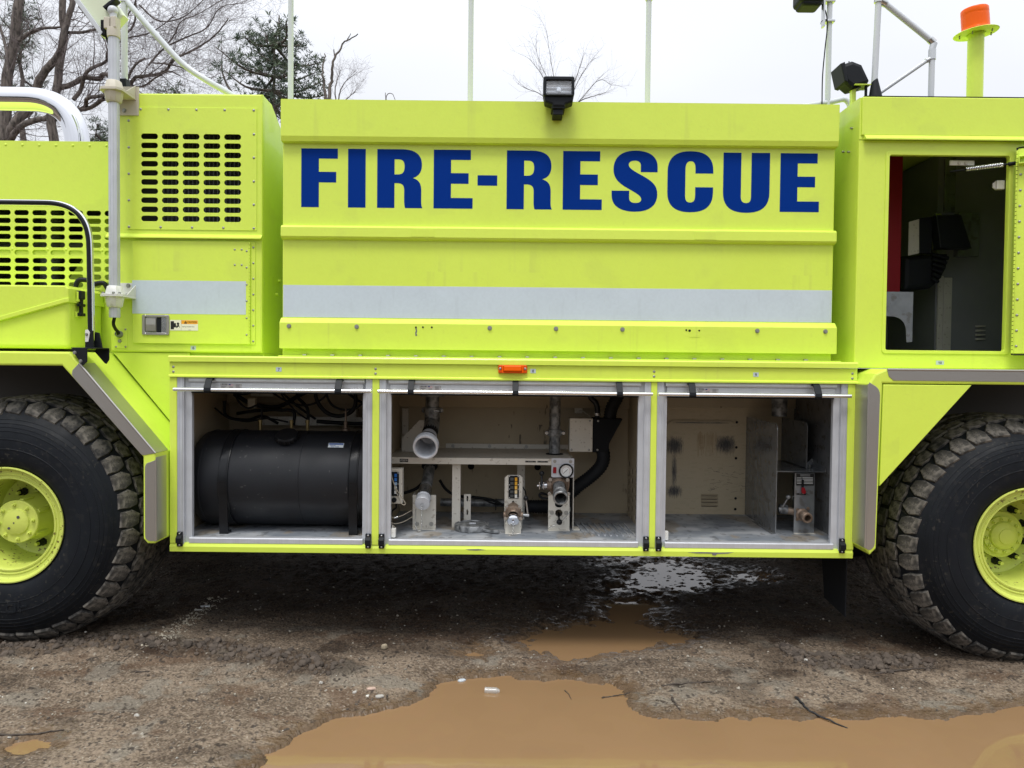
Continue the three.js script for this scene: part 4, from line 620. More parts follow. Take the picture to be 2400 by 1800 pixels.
put('bezel', prism(roundRect(-2.085, 1.641, -1.932, 1.756, 0.008), CF + 0.0115, CF + 0.020, [holePath(roundRect(-2.068, 1.656, -1.948, 1.742, 0.006))], 0.003), M.steelTrim, latch);
put('recess', box(-2.07, -1.946, 1.654, 1.744, CF + 0.0085, CF + 0.0124, 0.001), M.zinc, latch);
put('slot', box(-2.003, -1.978, 1.656, 1.742, CF + 0.0121, CF + 0.0135, 0.0005), M.black, latch);
put('paddle', prismX([[CF + 0.012, 1.660], [CF + 0.026, 1.664], [CF + 0.028, 1.70], [CF + 0.026, 1.734], [CF + 0.012, 1.738]], -2.062, -2.004, [], 0.003), M.steelTrim, latch);
put('bezel_screws', screwHeads([[-2.066, 1.749], [-1.950, 1.749], [-2.066, 1.648], [-1.950, 1.648]], CF + 0.019, 0.005), M.zinc, latch, { kind: 'stuff' });
sticker('caution_label', -1.930, -1.771, 1.669, 1.728, CF + 0.0138, 480, (x, w, h) => {
  x.fillStyle = '#e9e6d2'; x.fillRect(0, 0, w, h); x.fillStyle = '#efa51c'; x.fillRect(w * 0.41, 4, w * 0.58, h * 0.36); x.fillStyle = '#16171a';
  x.beginPath(); x.moveTo(w * 0.5, h * 0.34); x.lineTo(w * 0.56, h * 0.06); x.lineTo(w * 0.62, h * 0.34); x.fill(); x.fillStyle = '#efa51c'; x.fillRect(w * 0.555, h * 0.14, 5, h * 0.12);
  x.fillStyle = '#3a1d10'; x.font = `bold ${Math.round(h * 0.24)}px sans-serif`; x.fillText('CAUTION', w * 0.625, h * 0.29, w * 0.33);
  x.fillStyle = '#2a2a28'; x.font = `bold ${Math.round(h * 0.13)}px sans-serif`; x.fillText('Spring loaded door.', w * 0.44, h * 0.68, w * 0.46); x.fillRect(w * 0.66, h * 0.93, w * 0.09, 4);
  x.fillStyle = '#121315'; x.fillRect(w * 0.03, h * 0.12, w * 0.12, h * 0.78); x.fillRect(w * 0.12, h * 0.3, w * 0.1, h * 0.42); x.beginPath(); x.arc(w * 0.29, h * 0.36, h * 0.12, 0, 7); x.fill(); x.beginPath(); x.moveTo(w * 0.22, h * 0.56); x.lineTo(w * 0.32, h * 0.45); x.lineTo(w * 0.36, h * 0.78); x.lineTo(w * 0.31, h * 0.62); x.lineTo(w * 0.24, h * 0.8); x.fill();
  x.fillStyle = '#555'; x.fillRect(w * 0.4, 0, 3, h);
}, cabinet);
sticker('number_label', -1.818, -1.788, 1.560, 1.584, CF + 0.0008, 64, numeral('6'), cabinet);
put('cable_plate', box(-2.249, -2.174, 1.565, 1.683, CF + 0.0003, CF + 0.0045, 0.001), M.lime, cabinet);
put('cable_plate_screws', screwHeads([[-2.238, 1.672], [-2.184, 1.672], [-2.238, 1.574], [-2.184, 1.574]], CF + 0.0045, 0.006).concat([cyl([-2.216, 1.606, CF], [-2.216, 1.606, CF + 0.012], 0.011, 0.009, 14)]), M.screw, cabinet, { kind: 'stuff' });
put('fascia_stubs', [cyl([-1.4155, 1.985, -0.55], [-1.40, 1.985, -0.55], 0.009, 0.009, 8), cyl([-1.4155, 1.90, -0.50], [-1.40, 1.90, -0.50], 0.009, 0.009, 8)], M.lime, cabinet);

const sidePanelLow = part('corner_panel');
put('panel', prism([[-2.262, 1.5425], [-1.829, 1.5425], [-1.829, 1.022], [-1.835, 1.03]], -0.285, -0.26, [], 0.002), M.lime, sidePanelLow);
put('panel_pin', [cyl([-1.90, 1.262, -0.26], [-1.90, 1.262, -0.235], 0.006, 0.006, 8), box(-1.925, -1.885, 1.236, 1.246, -0.259, -0.245, 0.002)], M.black, sidePanelLow);

const cover = part('engine_cover');
{
  const E0 = -0.35, holes = [];
  for (let c = 0; c < 9; c++) for (let r = 0; r < 11; r++) { const x = -3.188 + c * 0.104, y = 2.357 - r * 0.0458; holes.push(holePath(roundRect(x, y - 0.030, x + 0.084, y, 0.0145))); }
  put('grille_panel', prism([[-3.7, 1.53], [-2.275, 1.53], [-2.275, 2.752], [-3.7, 2.752]], E0 - 0.006, E0, holes, 0.001), M.lime, cover);
  put('top_panel', prismX([[E0 - 0.0065, 2.751], [E0 - 0.0065, 2.742], [-2.6, 2.742], [-2.6, 2.751]], -3.7, -2.275, [], 0.001), M.lime, cover);
  put('rivets', screwHeads(Array.from({ length: 9 }, (_, i) => [-3.115 + i * 0.0965, 2.729]), E0, 0.008).concat(screwHeads([[-2.888, 2.134], [-2.683, 2.132], [-2.579, 2.132], [-2.37, 2.13]], E0, 0.008)), M.lime, cover, { kind: 'stuff' });
  put('frame_bar', box(-3.7, -2.30, 2.095, 2.135, -0.42, -0.36, 0.004), M.lime, cover);
  put('bulkhead', prism([[-2.75, 1.55], [-2.28, 1.55], [-2.28, 2.37], [-2.62, 2.37], [-2.62, 2.12], [-2.66, 2.06], [-2.75, 1.93]], -0.66, -0.60, [], 0.004), M.lime, cover);
  put('engine_block', box(-3.68, -2.30, 1.53, 2.70, -1.4, -1.1, 0.01), M.dark, cover);
  put('end_wall', box(-3.72, -3.701, 1.53, 2.75, -2.6, -0.36, 0.002), M.lime, cover);
  put('engine_pipe', [cyl([-2.95, 1.6, -0.8], [-2.95, 2.6, -0.85], 0.06, 0.06, 14), cyl([-3.3, 2.2, -0.85], [-2.5, 2.25, -0.9], 0.05, 0.05, 14)], M.cabGrey, cover);
}
const exhaust = part('exhaust_pipe', 'bent chrome exhaust pipe above the engine cover');
put('pipe', tube(arcs([[-2.717, 2.5, -0.72], [-2.717, 3.112, -0.72], [-3.6, 3.112, -0.72]], 0.30, 12), 0.071, 32, 90), M.chrome, exhaust);

const bin = part('storage_bin');
put('bin_body', box(-3.6, -2.364, 1.556, 1.86, -0.345, 0.0, 0.025), M.lime, bin);
put('bin_lid', prism([[-3.6, 1.892], [-2.374, 1.892], [-2.358, 1.876], [-2.358, 1.806], [-2.374, 1.802], [-3.6, 1.452]], -0.344, 0.010, [], 0.008), M.lime, bin);
put('lid_lip', prism([[-3.6, 1.474], [-2.372, 1.824], [-2.352, 1.826], [-2.352, 1.804], [-2.372, 1.800], [-3.6, 1.450]], -0.343, 0.018, [], 0.003), M.lime, bin);
put('rubber_latch', [box(-2.356, -2.330, 1.825, 1.872, -0.105, -0.060, 0.006), box(-2.350, -2.336, 1.735, 1.83, -0.095, -0.072, 0.004), cyl([-2.345, 1.795, -0.115], [-2.345, 1.795, -0.058], 0.009, 0.009, 10), box(-2.355, -2.332, 1.735, 1.752, -0.110, -0.06, 0.004)], M.black, bin);
put('latch_keeper', [box(-2.3625, -2.350, 1.728, 1.758, -0.118, -0.056, 0.002), box(-2.3535, -2.343, 1.812, 1.866, -0.112, -0.056, 0.002)], M.lime, bin);
put('grab_handle', tube(arcs([[-2.50, 1.885, -0.30], [-2.485, 1.955, -0.30], [-2.43, 1.955, -0.31], [-2.40, 1.93, -0.315], [-2.37, 1.94, -0.32], [-2.345, 1.94, -0.325], [-2.32, 1.893, -0.33], [-2.28, 1.888, -0.34]], 0.025, 4), 0.0135, 10, 60), M.black, bin);

const handrail = part('handrail');
const railPath = arcs([[-3.6, 2.306, 0.10], [-2.196, 2.306, 0.10], [-2.188, 1.60, 0.10]], 0.22, 14);
put('tube', tube(railPath, 0.0175, 16, 120), M.chrome, handrail);
put('grip_strip', tube(railPath.map(([x, y, z]) => [x, y, z + 0.0078]), 0.0125, 12, 120), M.black, handrail);
put('post_foot', [prism([[-2.207, 1.562], [-2.142, 1.562], [-2.158, 1.640], [-2.206, 1.650]], 0.072, 0.084, [], 0.002), prism([[-2.21, 1.562], [-2.165, 1.562], [-2.168, 1.650], [-2.208, 1.650]], 0.112, 0.122, [], 0.002)], M.black, handrail);
put('foot_clip', prism([[-2.206, 1.59], [-2.190, 1.592], [-2.182, 1.64], [-2.192, 1.655], [-2.206, 1.652]], 0.1222, 0.126, [], 0.001), M.white, handrail);
put('foot_bolt', hexBolt(-2.198, 1.630, 0.126, 0.006, 0.006), M.screw, handrail);
put('base_bracket', [prism([[-2.262, 1.552], [-2.248, 1.560], [-2.180, 1.560], [-2.180, 1.49], [-2.196, 1.474], [-2.205, 1.470]], 0.150, 0.156, [], 0.002), prism([[-2.20, 1.560], [-2.135, 1.560], [-2.135, 1.50], [-2.15, 1.478], [-2.16, 1.482], [-2.215, 1.545]], 0.02, 0.026, [], 0.002), box(-2.262, -2.136, 1.556, 1.562, 0.02, 0.155, 0.002)], M.black, handrail);
put('bracket_bolts', hexBolt(-2.243, 1.535, 0.156, 0.007, 0.006).concat(hexBolt(-2.213, 1.492, 0.156, 0.007, 0.006)), M.screw, handrail, { kind: 'stuff' });

// ---- light mast in front of the cabinet
const mast = part('light_mast');
{
  const x = -2.180, z = -0.12;
  put('tube', [cyl([x, 1.731, z], [x, 3.262, z], 0.0265, undefined, 28)], M.alu, mast);
  put('tube_flutes', Array.from({ length: 10 }, (_, i) => { const a = i / 10 * 6.283; return cyl([x + 0.0262 * Math.cos(a), 1.735, z + 0.0262 * Math.sin(a)], [x + 0.0262 * Math.cos(a), 3.26, z + 0.0262 * Math.sin(a)], 0.0022, undefined, 6); }), M.aluDull, mast);
  const clampAt = (y, s) => [
    lathe([[0.0275, -0.062], [0.034, -0.062], [0.040, -0.055], [0.048, -0.012], [0.050, -0.004]], [x, y, z], [0, 1, 0], 10), lathe([[0.050, 0.010], [0.048, 0.016], [0.038, 0.052], [0.034, 0.056], [0.0275, 0.056]], [x, y, z], [0, 1, 0], 10),
    prismY([[x - 0.062, z + 0.03], [x - 0.04, z + 0.055], [x + 0.04, z + 0.055], [x + 0.06, z + 0.03], [x + 0.06, z - 0.12], [x - 0.062, z - 0.12]], y - 0.005, y + 0.011, [], 0.002),
    box(x - 0.04, x + 0.075, y - 0.085 * s - 0.004, y + (s > 0.8 ? 0.07 : 0.085), CF + 0.0003, CF + 0.009, 0.001),
    prismX([[CF + 0.009, y + 0.075], [CF + 0.009, y + 0.011], [z - 0.02, y + 0.011]], x + 0.055, x + 0.060, [], 0.0008)];
  put('lower_clamp', clampAt(1.848, 0), M.white, mast);
  put('upper_clamp', clampAt(2.958, 1), M.beigeCast, mast);
  put('clamp_bolts', [[-0.045, 0.035], [0.045, 0.035], [0.02, 0.05]].flatMap(([dx, dz]) => [cyl([x + dx, 1.858, z + dz], [x + dx, 1.868, z + dz], 0.008, 0.007, 8)]).concat(hexBolt(-2.165, 1.918, CF + 0.009, 0.009, 0.007), hexBolt(-2.172, 1.862, CF + 0.009, 0.009, 0.007), hexBolt(-2.185, 2.895, CF + 0.009, 0.009, 0.007)), M.screw, mast, { kind: 'stuff' });
  put('collar', lathe([[0.0275, 0], [0.033, 0.002], [0.034, 0.03], [0.032, 0.05], [0.0275, 0.052]], [x, 3.246, z], [0, 1, 0], 24), M.beigeCast, mast);
  put('tilt_block', [box(x - 0.045, x - 0.012, 3.29, 3.352, z - 0.02, z + 0.02, 0.004), box(x - 0.004, x + 0.026, 3.292, 3.352, z - 0.025, z + 0.03, 0.004)], M.beigeCast, mast);
  put('neck', [cyl([x, 3.34, z], [x - 0.002, 3.385, z], 0.017, 0.02, 18), new THREE.SphereGeometry(0.027, 18, 12).translate(x - 0.004, 3.392, z)], M.pipeWhite, mast);
  put('floodlight', [prism([[-2.244, 3.266], [-2.139, 3.381], [-2.345, 3.655], [-2.450, 3.540]], z + 0.01, z + 0.075, [], 0.010).rotateY(0).translate(0, 0, -0.10)], std([0.66, 0.72, 0.52], 0.45), mast);
  put('floodlight_rim', [prism([[-2.252, 3.258], [-2.236, 3.276], [-2.442, 3.55], [-2.458, 3.532]], z - 0.10, z + 0.0, [], 0.003)], M.pipeWhite, mast);
  put('trunnion', [prism([[-2.236, 3.41], [-2.20, 3.44], [-2.165, 3.462], [-2.160, 3.45], [-2.225, 3.398]], z - 0.04, z + 0.01, [], 0.003)], M.black, mast);
  put('connector_block', [box(-2.252, -2.226, 3.262, 3.344, z - 0.03, z + 0.0, 0.003)], M.blackMatt, mast);
  put('lamp_cable', tube([[-2.235, 3.27, z - 0.02], [-2.222, 3.22, z - 0.03], [-2.21, 3.15, z - 0.035], [-2.21, 2.9, z - 0.04]], 0.006, 6, 30), M.cable, mast);
  put('stub', cyl([-2.26, 2.915, -0.24], [-2.215, 2.915, -0.24], 0.013, 0.013, 10), M.black, mast);
  put('cable', tube([[x, 1.735, z], [x - 0.012, 1.70, z - 0.01], [x - 0.022, 1.672, z - 0.05], [x - 0.025, 1.652, z - 0.09], [x - 0.035, 1.645, CF + 0.02]], 0.009, 10, 40), M.black, mast);
  put('cable_gland', lathe([[0.020, 0], [0.020, 0.012], [0.016, 0.03], [0.010, 0.034]], [-2.217, 1.644, CF + 0.004], [0.1, 0.1, 1], 16), M.cabGrey, mast);
}

// ================================================================ wheel arches
const archL = part('rear_fender');
put('arch', prism([[-3.7, 1.539], [-2.276, 1.539], [-1.834, 1.017], [-1.832, 0.560], [-1.842, 0.551], [-1.878, 0.551], [-1.900, 0.576], [-1.900, 1.0], [-2.316, 1.467], [-3.7, 1.463]], -0.30, 0.145, [], 0.010), M.lime, archL);
{
  const nx = 0.764, ny = 0.645, A = [-2.226, 1.480], B = [-1.836, 1.021], o = 0.0028;
  put('trim', [prism([[A[0], A[1]], [B[0], B[1]], [-1.892, 0.957 + 0.053], [-1.905, 1.013], [-2.247, 1.400], [-2.262, 1.42], [-2.258, 1.445]].map(([x, y]) => [x - 0.002, y]), 0.1448, 0.1476, [], 0.001),
    prism([[A[0], A[1]], [B[0], B[1]], [B[0] + nx * o, B[1] + ny * o], [A[0] + nx * o, A[1] + ny * o]], 0.0, 0.1476, [], 0.0006),
    cyl([A[0], A[1], 0.1445], [B[0], B[1], 0.1440], 0.0062, undefined, 12)], M.steelTrim, archL);
  put('trim', [prism((() => { const s = new THREE.Shape(); s.moveTo(-1.834, 0.985); s.lineTo(-1.834, 0.565); s.lineTo(-1.862, 0.565); s.quadraticCurveTo(-1.889, 0.568, -1.889, 0.60); s.lineTo(-1.889, 0.945); s.quadraticCurveTo(-1.887, 0.965, -1.875, 0.971); return s; })(), 0.1448, 0.1476, [], 0.001),
    box(-1.8337, -1.830, 0.565, 1.0, 0.03, 0.1476, 0.001), cyl([-1.8345, 0.566, 0.1445], [-1.8345, 0.985, 0.1440], 0.0062, undefined, 12)], M.steelTrim, archL);
}
put('wheel_well', [box(-3.7, -1.83, 1.475, 1.50, -1.0, -0.302, 0.002), box(-3.7, -1.83, 0.46, 1.475, -1.03, -1.0, 0.002)], M.dark, archL);
put('well_liner', prism([[-3.7, 1.462], [-2.32, 1.462], [-1.905, 0.995], [-1.905, 0.6], [-1.85, 0.6], [-1.85, 1.01], [-2.29, 1.50], [-3.7, 1.50]], -0.9, -0.302, [], 0), M.dark, archL);

const archR = part('front_fender');
put('arch', prism([[1.835, 0.56], [1.862, 0.530], [1.893, 0.563], [1.908, 1.418], [3.7, 1.418], [3.7, 1.4935], [1.925, 1.4935], [1.868, 1.468], [1.835, 1.415]], -0.30, 0.145, [], 0.010), M.lime, archR);
put('corner_panel', prism([[1.9115, 1.4135], [2.366, 1.4135], [1.9045, 0.888]], -0.05, 0.143, [], 0.004), M.lime, archR);
put('trim', [prism((() => { const s = new THREE.Shape(); s.moveTo(1.836, 0.566); s.lineTo(1.852, 0.556); s.quadraticCurveTo(1.884, 0.562, 1.884, 0.60); s.lineTo(1.894, 1.35); s.quadraticCurveTo(1.894, 1.395, 1.86, 1.41); s.lineTo(1.836, 1.425); return s; })(), 0.1448, 0.1476, [], 0.001),
  box(1.8312, 1.8346, 0.566, 1.41, 0.0, 0.1476, 0.001), cyl([1.8355, 0.568, 0.1445], [1.8355, 1.415, 0.1440], 0.0062, undefined, 12)], M.steelTrim, archR);
put('trim', [prism([[1.926, 1.4925], [1.937, 1.455], [1.962, 1.434], [3.7, 1.431], [3.7, 1.4925]], 0.1448, 0.1476, [], 0.001), cyl([1.93, 1.491, 0.1445], [3.7, 1.491, 0.1440], 0.0062, undefined, 12)], M.steelTrim, archR);
put('wheel_well', [box(1.84, 3.7, 1.475, 1.492, -1.0, -0.302, 0.002), box(1.84, 3.7, 0.46, 1.475, -1.03, -1.0, 0.002)], M.dark, archR);
put('mud_flap', prismX([[-0.10, 0.474], [-0.10, 0.125], [-0.385, 0.145], [-0.45, 0.474]], 1.846, 1.853, [], 0.002), M.blackMatt, archR);

// ================================================================ wheels
const tyreProfile = [[0.296, 0.060], [0.306, 0.074], [0.325, 0.088], [0.36, 0.098], [0.40, 0.103], [0.4015, 0.1052], [0.405, 0.1052], [0.4065, 0.104], [0.452, 0.1035], [0.4535, 0.1055], [0.457, 0.105], [0.4585, 0.1025], [0.495, 0.097], [0.4965, 0.099], [0.500, 0.098], [0.5015, 0.0955], [0.515, 0.091], [0.5165, 0.093], [0.520, 0.0915], [0.5215, 0.089], [0.535, 0.083], [0.5365, 0.085], [0.540, 0.083], [0.5415, 0.0805], [0.555, 0.072], [0.5565, 0.0738], [0.560, 0.0715], [0.5615, 0.0685], [0.575, 0.060], [0.605, 0.032], [0.632, -0.005], [0.650, -0.045], [0.660, -0.10], [0.664, -0.18], [0.665, -0.27]];
const tyreGeo = (() => { const half = tyreProfile.map(([r, z]) => [r, z]); const back = half.slice(0, -1).reverse().map(([r, z]) => [r, -0.54 - z]); return finish(lathe(half.concat(back), [0, 0, 0], [0, 0, 1], 128)); })();
const shoulder = tyreProfile.slice(28); // from r 0.575 to the crown
const shoulderFull = shoulder.concat(shoulder.slice(0, -1).reverse().map(([r, z]) => [r, -0.54 - z]));
function onTyre(t) { let d = t; for (let i = 0; i < shoulderFull.length - 1; i++) { const [r0, z0] = shoulderFull[i], [r1, z1] = shoulderFull[i + 1], L = Math.hypot(r1 - r0, z1 - z0); if (d <= L || i === shoulderFull.length - 2) { const k = d / L; return [lerp(r0, r1, k), lerp(z0, z1, k), -(z1 - z0) / L, (r1 - r0) / L]; } d -= L; } }
function treadBlock(outline, t0, t1, pitch, h) {
  const pts = []; for (let i = 0; i < outline.length; i++) { const a = outline[i], b = outline[(i + 1) % outline.length]; for (let k = 0; k < 3; k++) pts.push([lerp(a[0], b[0], k / 3), lerp(a[1], b[1], k / 3)]); }
  const at = (s, t, hh) => { const [r, z, nr, nz] = onTyre(lerp(t0, t1, t)), a = s * pitch / 0.655, R = r + nr * hh; return V3(R * Math.cos(a), R * Math.sin(a), z + nz * hh); };
  const cs = pts.reduce((a, p) => a + p[0], 0) / pts.length, ct = pts.reduce((a, p) => a + p[1], 0) / pts.length, s = new Soup(), N = pts.length;
  const ring = (k, hh) => pts.map(([a, b]) => at(cs + (a - cs) * k, ct + (b - ct) * k, hh));
  const r0 = ring(1.06, -0.004), r1 = ring(0.97, h * 0.85), r2 = ring(0.90, h), r3 = ring(0.45, h * 1.02), c = at(cs, ct, h * 1.02);
  for (let i = 0; i < N; i++) { const j = (i + 1) % N; s.quad(r0[i], r0[j], r1[j], r1[i]); s.quad(r1[i], r1[j], r2[j], r2[i]); s.quad(r2[i], r2[j], r3[j], r3[i]); s.tri(r3[i], r3[j], c); }
  return finish(s.geometry());
}
const NB = 38, PITCH = 2 * Math.PI * 0.655 / NB;
const rowsOfTread = [
  [[[-0.40, 0.0], [0.36, 0.06], [0.44, 0.62], [0.14, 1.0], [-0.30, 0.92], [-0.44, 0.5]], 0.012, 0.118, 0],
  [[[-0.40, 0.12], [0.0, 0.0], [0.40, 0.12], [0.44, 0.72], [0.05, 1.0], [-0.40, 0.84]], 0.122, 0.212, 0.5],
  [[[-0.42, 0.15], [0.02, 0.0], [0.42, 0.18], [0.42, 0.82], [-0.02, 1.0], [-0.42, 0.80]], 0.218, 0.308, 0.0],
  [[[-0.42, 0.15], [0.02, 0.0], [0.42, 0.18], [0.42, 0.82], [-0.02, 1.0], [-0.42, 0.80]], 0.314, 0.404, 0.5],
  [[[-0.42, 0.15], [0.02, 0.0], [0.42, 0.18], [0.42, 0.82], [-0.02, 1.0], [-0.42, 0.80]], 0.410, 0.500, 0.0]].map(([o, a, b, off]) => [[0, 1, 2].map((v) => treadBlock(o.map(([s, t], i) => [s * (1.04 + 0.03 * v) + 0.03 * Math.sin(i * 2.3 + v * 4), t + 0.04 * Math.sin(i * 3.1 + v * 5)]), a, b, PITCH, 0.0115 + 0.001 * v)), off]);
const rimProfile = [[0.296, 0.060], [0.301, 0.074], [0.307, 0.082], [0.306, 0.089], [0.300, 0.090], [0.294, 0.082], [0.290, 0.066], [0.284, 0.058], [0.270, 0.056], [0.266, 0.060], [0.262, 0.060], [0.259, 0.054], [0.252, 0.054], [0.250, 0.059], [0.243, 0.060], [0.238, 0.054], [0.234, 0.02], [0.233, -0.20], [0.226, -0.225], [0.20, -0.235], [0.09, -0.235], [0, -0.235]];
const rimGeo = finish(lathe(rimProfile, [0, 0, 0], [0, 0, 1], 96));
const lugGeo = finish(mergeGeometries([lathe([[0.018, 0], [0.018, 0.006], [0.0145, 0.008], [0.0145, 0.030], [0.011, 0.034], [0.010, 0.034]], [0, 0, 0], [0, 0, 1], 6)].map((g) => finish(g))));
const studGeo = finish(cyl([0, 0, 0.03], [0, 0, 0.048], 0.008, 0.0075, 8));
const hubBoltGeo = finish(mergeGeometries([cyl([0, 0, 0], [0, 0, 0.012], 0.010, 0.010, 6), cyl([0, 0, 0.012], [0, 0, 0.024], 0.0055, 0.005, 8)].map((g) => finish(g))));
function makeWheel(name, x, y, hub, turn) {
  const w = part(name); w.position.set(x, y, 0);
  put('tyre', tyreGeo, M.rubber, w, { keepUV: true }); put('rim', rimGeo, M.rim, w, { keepUV: true });
  const r = rng(x > 0 ? 3 : 9);
  for (const [geos, off] of rowsOfTread) for (let k = 0; k < NB; k++) { const b = put('tread_block', geos[Math.floor(r() * 3)], r() < (x > 0 ? 0.25 : 0.45) ? M.treadWorn : M.tread, w, { keepUV: true }); b.rotation.z = (k + off) * 2 * Math.PI / NB + turn + (r() - 0.5) * 0.014; b.scale.setScalar(0.997 + 0.005 * r()); }
  if (hub === 'long') {
    put('hub', lathe([[0.125, -0.236], [0.125, -0.15], [0.108, -0.12], [0.106, -0.035], [0.113, -0.032], [0.115, -0.010], [0.111, -0.006], [0.072, -0.005], [0.068, 0.003], [0.055, 0.010], [0, 0.012]], [0, 0, 0], [0, 0, 1], 48), M.hub, w);
    put('hub_web', [0.5, 1.5, 2.5, 3.6, 4.6, 5.6].map((a) => box(0.10, 0.118, -0.012, 0.012, -0.15, -0.035, 0.004).rotateZ(a)), M.hub, w);
    for (let k = 0; k < 8; k++) { const b = put('hub_bolt', hubBoltGeo, M.hub, w, { keepUV: true }); const a = k / 8 * 6.2832 + 0.1; b.position.set(0.092 * Math.cos(a), 0.092 * Math.sin(a), -0.006); }
    put('hub_plugs', [cyl([0.02, 0.028, 0.008], [0.02, 0.028, 0.0135], 0.008, 0.008, 10), cyl([-0.03, -0.032, 0.008], [-0.03, -0.032, 0.0130], 0.007, 0.007, 10), cyl([-0.003, -0.003, 0.008], [-0.003, -0.003, 0.0138], 0.004, 0.004, 8)], M.dark, w, { kind: 'stuff' });
  } else {
    put('hub', lathe([[0.130, -0.236], [0.128, -0.18], [0.104, -0.176], [0.104, -0.158], [0.078, -0.156], [0.074, -0.140], [0.060, -0.128], [0.044, -0.122], [0.042, -0.117], [0.035, -0.115], [0, -0.114]], [0, 0, 0], [0, 0, 1], 48), M.hub, w);
    for (let k = 0; k < 12; k++) { const b = put('hub_bolt', hubBoltGeo, M.hub, w, { keepUV: true }); const a = k / 12 * 6.2832 + 0.12; b.position.set(0.091 * Math.cos(a), 0.091 * Math.sin(a), -0.158); b.scale.setScalar(0.95); }
  }
  for (let k = 0; k < 10; k++) { const a = k / 10 * 6.2832 + 0.35, c = [0.160 * Math.cos(a), 0.160 * Math.sin(a), -0.234]; const n = put('lug_nut', lugGeo, M.black, w, { keepUV: true }); n.position.set(...c); n.scale.set(1.25, 1.25, 1.5); const s = put('wheel_stud', studGeo, M.hub, w, { keepUV: true }); s.position.set(...c); s.scale.set(1.25, 1.25, 1.5); }
  return w;
}
const wheelL = makeWheel('wheel', -2.652, 0.626, 'long', 0.05);
const wheelR = makeWheel('wheel', 2.739, 0.574, 'short', 0.02);
{ // raised sidewall lettering at the foot of the left tyre
  const ring = (ax, w, h, th) => { const o = roundRect(-w / 2, -h / 2, w / 2, h / 2, h * 0.3); o.holes.push(holePath(roundRect(-w / 2 + th, -h / 2 + th, w / 2 - th, h / 2 - th, h * 0.2))); const g = prism(o, 0.0995, 0.1075, [], 0.001); return g.rotateZ(0).translate(0, -0.435, 0).rotateZ(ax); };
  put('raised_letter', ring(0.09, 0.055, 0.052, 0.011), M.rubber, wheelL);
  const bar = (ax, dx, w, h) => box(dx - w / 2, dx + w / 2, -0.435 - h / 2, -0.435 + h / 2, 0.0995, 0.1072, 0.001).rotateZ(ax);
  put('raised_letter', [bar(0.24, -0.02, 0.011, 0.052), bar(0.24, 0.0, 0.04, 0.011)], M.rubber, wheelL);
}
for (const [x, y] of [[-2.652, 0.626], [2.739, 0.574]]) { const w = part('wheel'); w.position.set(x, y, TRUCK_BACK); w.rotation.y = Math.PI; put('tyre', tyreGeo, M.rubber, w, { keepUV: true }); put('rim', rimGeo, M.rim, w, { keepUV: true }); }
const chassis = part('chassis');
put('frame_rail', box(-3.6, 3.6, 0.62, 0.86, -1.02, -0.94, 0.005), M.dark, chassis);
put('frame_rail', box(-3.6, 3.6, 0.62, 0.86, -1.82, -1.74, 0.005), M.dark, chassis);
put('axle', cyl([-2.652, 0.626, -2.3], [-2.652, 0.626, -0.45], 0.09, undefined, 16), M.dark, chassis);
put('axle', cyl([2.739, 0.574, -2.3], [2.739, 0.574, -0.45], 0.09, undefined, 16), M.dark, chassis);
put('far_fender', [box(-3.7, -1.83, 1.2, 1.54, TRUCK_BACK, -1.04, 0.01), box(1.845, 3.7, 1.2, 1.49, TRUCK_BACK, -1.04, 0.01)], M.dark, chassis);

// ================================================================ front compartment with its open door
const cab = part('crew_cab');
const KF = -0.03;
put('front_panel', prism([[1.836, 1.4965], [3.7, 1.4965], [3.7, 2.712], [1.836, 2.712]], KF - 0.03, KF, [holePath(roundRect(1.999, 1.594, 2.640, 2.634, 0.012))], 0.006), M.lime, cab);
put('door_frame', prism(roundRect(1.980, 1.576, 2.662, 2.652, 0.02), KF - 0.002, KF + 0.005, [holePath(roundRect(1.9995, 1.5945, 2.6395, 2.6335, 0.012))], 0.002), M.lime, cab);
put('rear_panel', prismX([[TRUCK_BACK, 1.4965], [KF - 0.031, 1.4965], [KF - 0.031, 2.938], [TRUCK_BACK, 2.938]], 1.838, 1.845, [], 0.001), M.lime, cab);
put('roof_fascia', box(1.8455, 3.7, 2.7325, 2.937, -0.4, KF + 0.012, 0.006), M.lime, cab);
put('corner_post', prism([[1.836, 2.7125], [1.862, 2.7125], [1.862, 2.731], [1.8455, 2.731], [1.8455, 2.935], [1.836, 2.935]], KF - 0.03, KF + 0.002, [], 0.002), M.lime, cab);
put('drip_rail', prismX([[KF - 0.002, 2.734], [KF + 0.014, 2.734], [KF + 0.036, 2.712], [KF + 0.036, 2.706], [KF - 0.002, 2.7125]], 1.858, 3.7, [], 0.001), M.lime, cab);
put('roof_gasket', box(1.856, 3.7, 2.9375, 2.9435, -0.5, KF + 0.008, 0.002), M.blackMatt, cab);
put('roof', box(1.8455, 3.7, 2.90, 2.9365, TRUCK_BACK, -0.401, 0.004), M.lime, cab);
put('panel_studs', [[-0.12, 2.80], [-0.22, 2.70], [-0.15, 2.68]].map(([z, y]) => cyl([1.826, y, z], [1.8385, y, z], 0.006, 0.006, 8)), M.screw, cab, { kind: 'stuff' });
sticker('number_label', 2.274, 2.317, 1.5185, 1.5405, KF + 0.0008, 96, numeral('10'), cab);
put('far_wall', box(1.846, 3.7, 1.4965, 2.899, TRUCK_BACK - 0.005, TRUCK_BACK, 0.001), M.lime, cab);
put('end_wall', box(3.702, 3.71, 1.4965, 2.935, TRUCK_BACK, KF - 0.04, 0.001), M.lime, cab);
const inside = part('cab_interior');
put('floor', box(1.85, 3.7, 1.5, 1.52, -1.6, KF - 0.035, 0.001), M.cabGrey, inside);
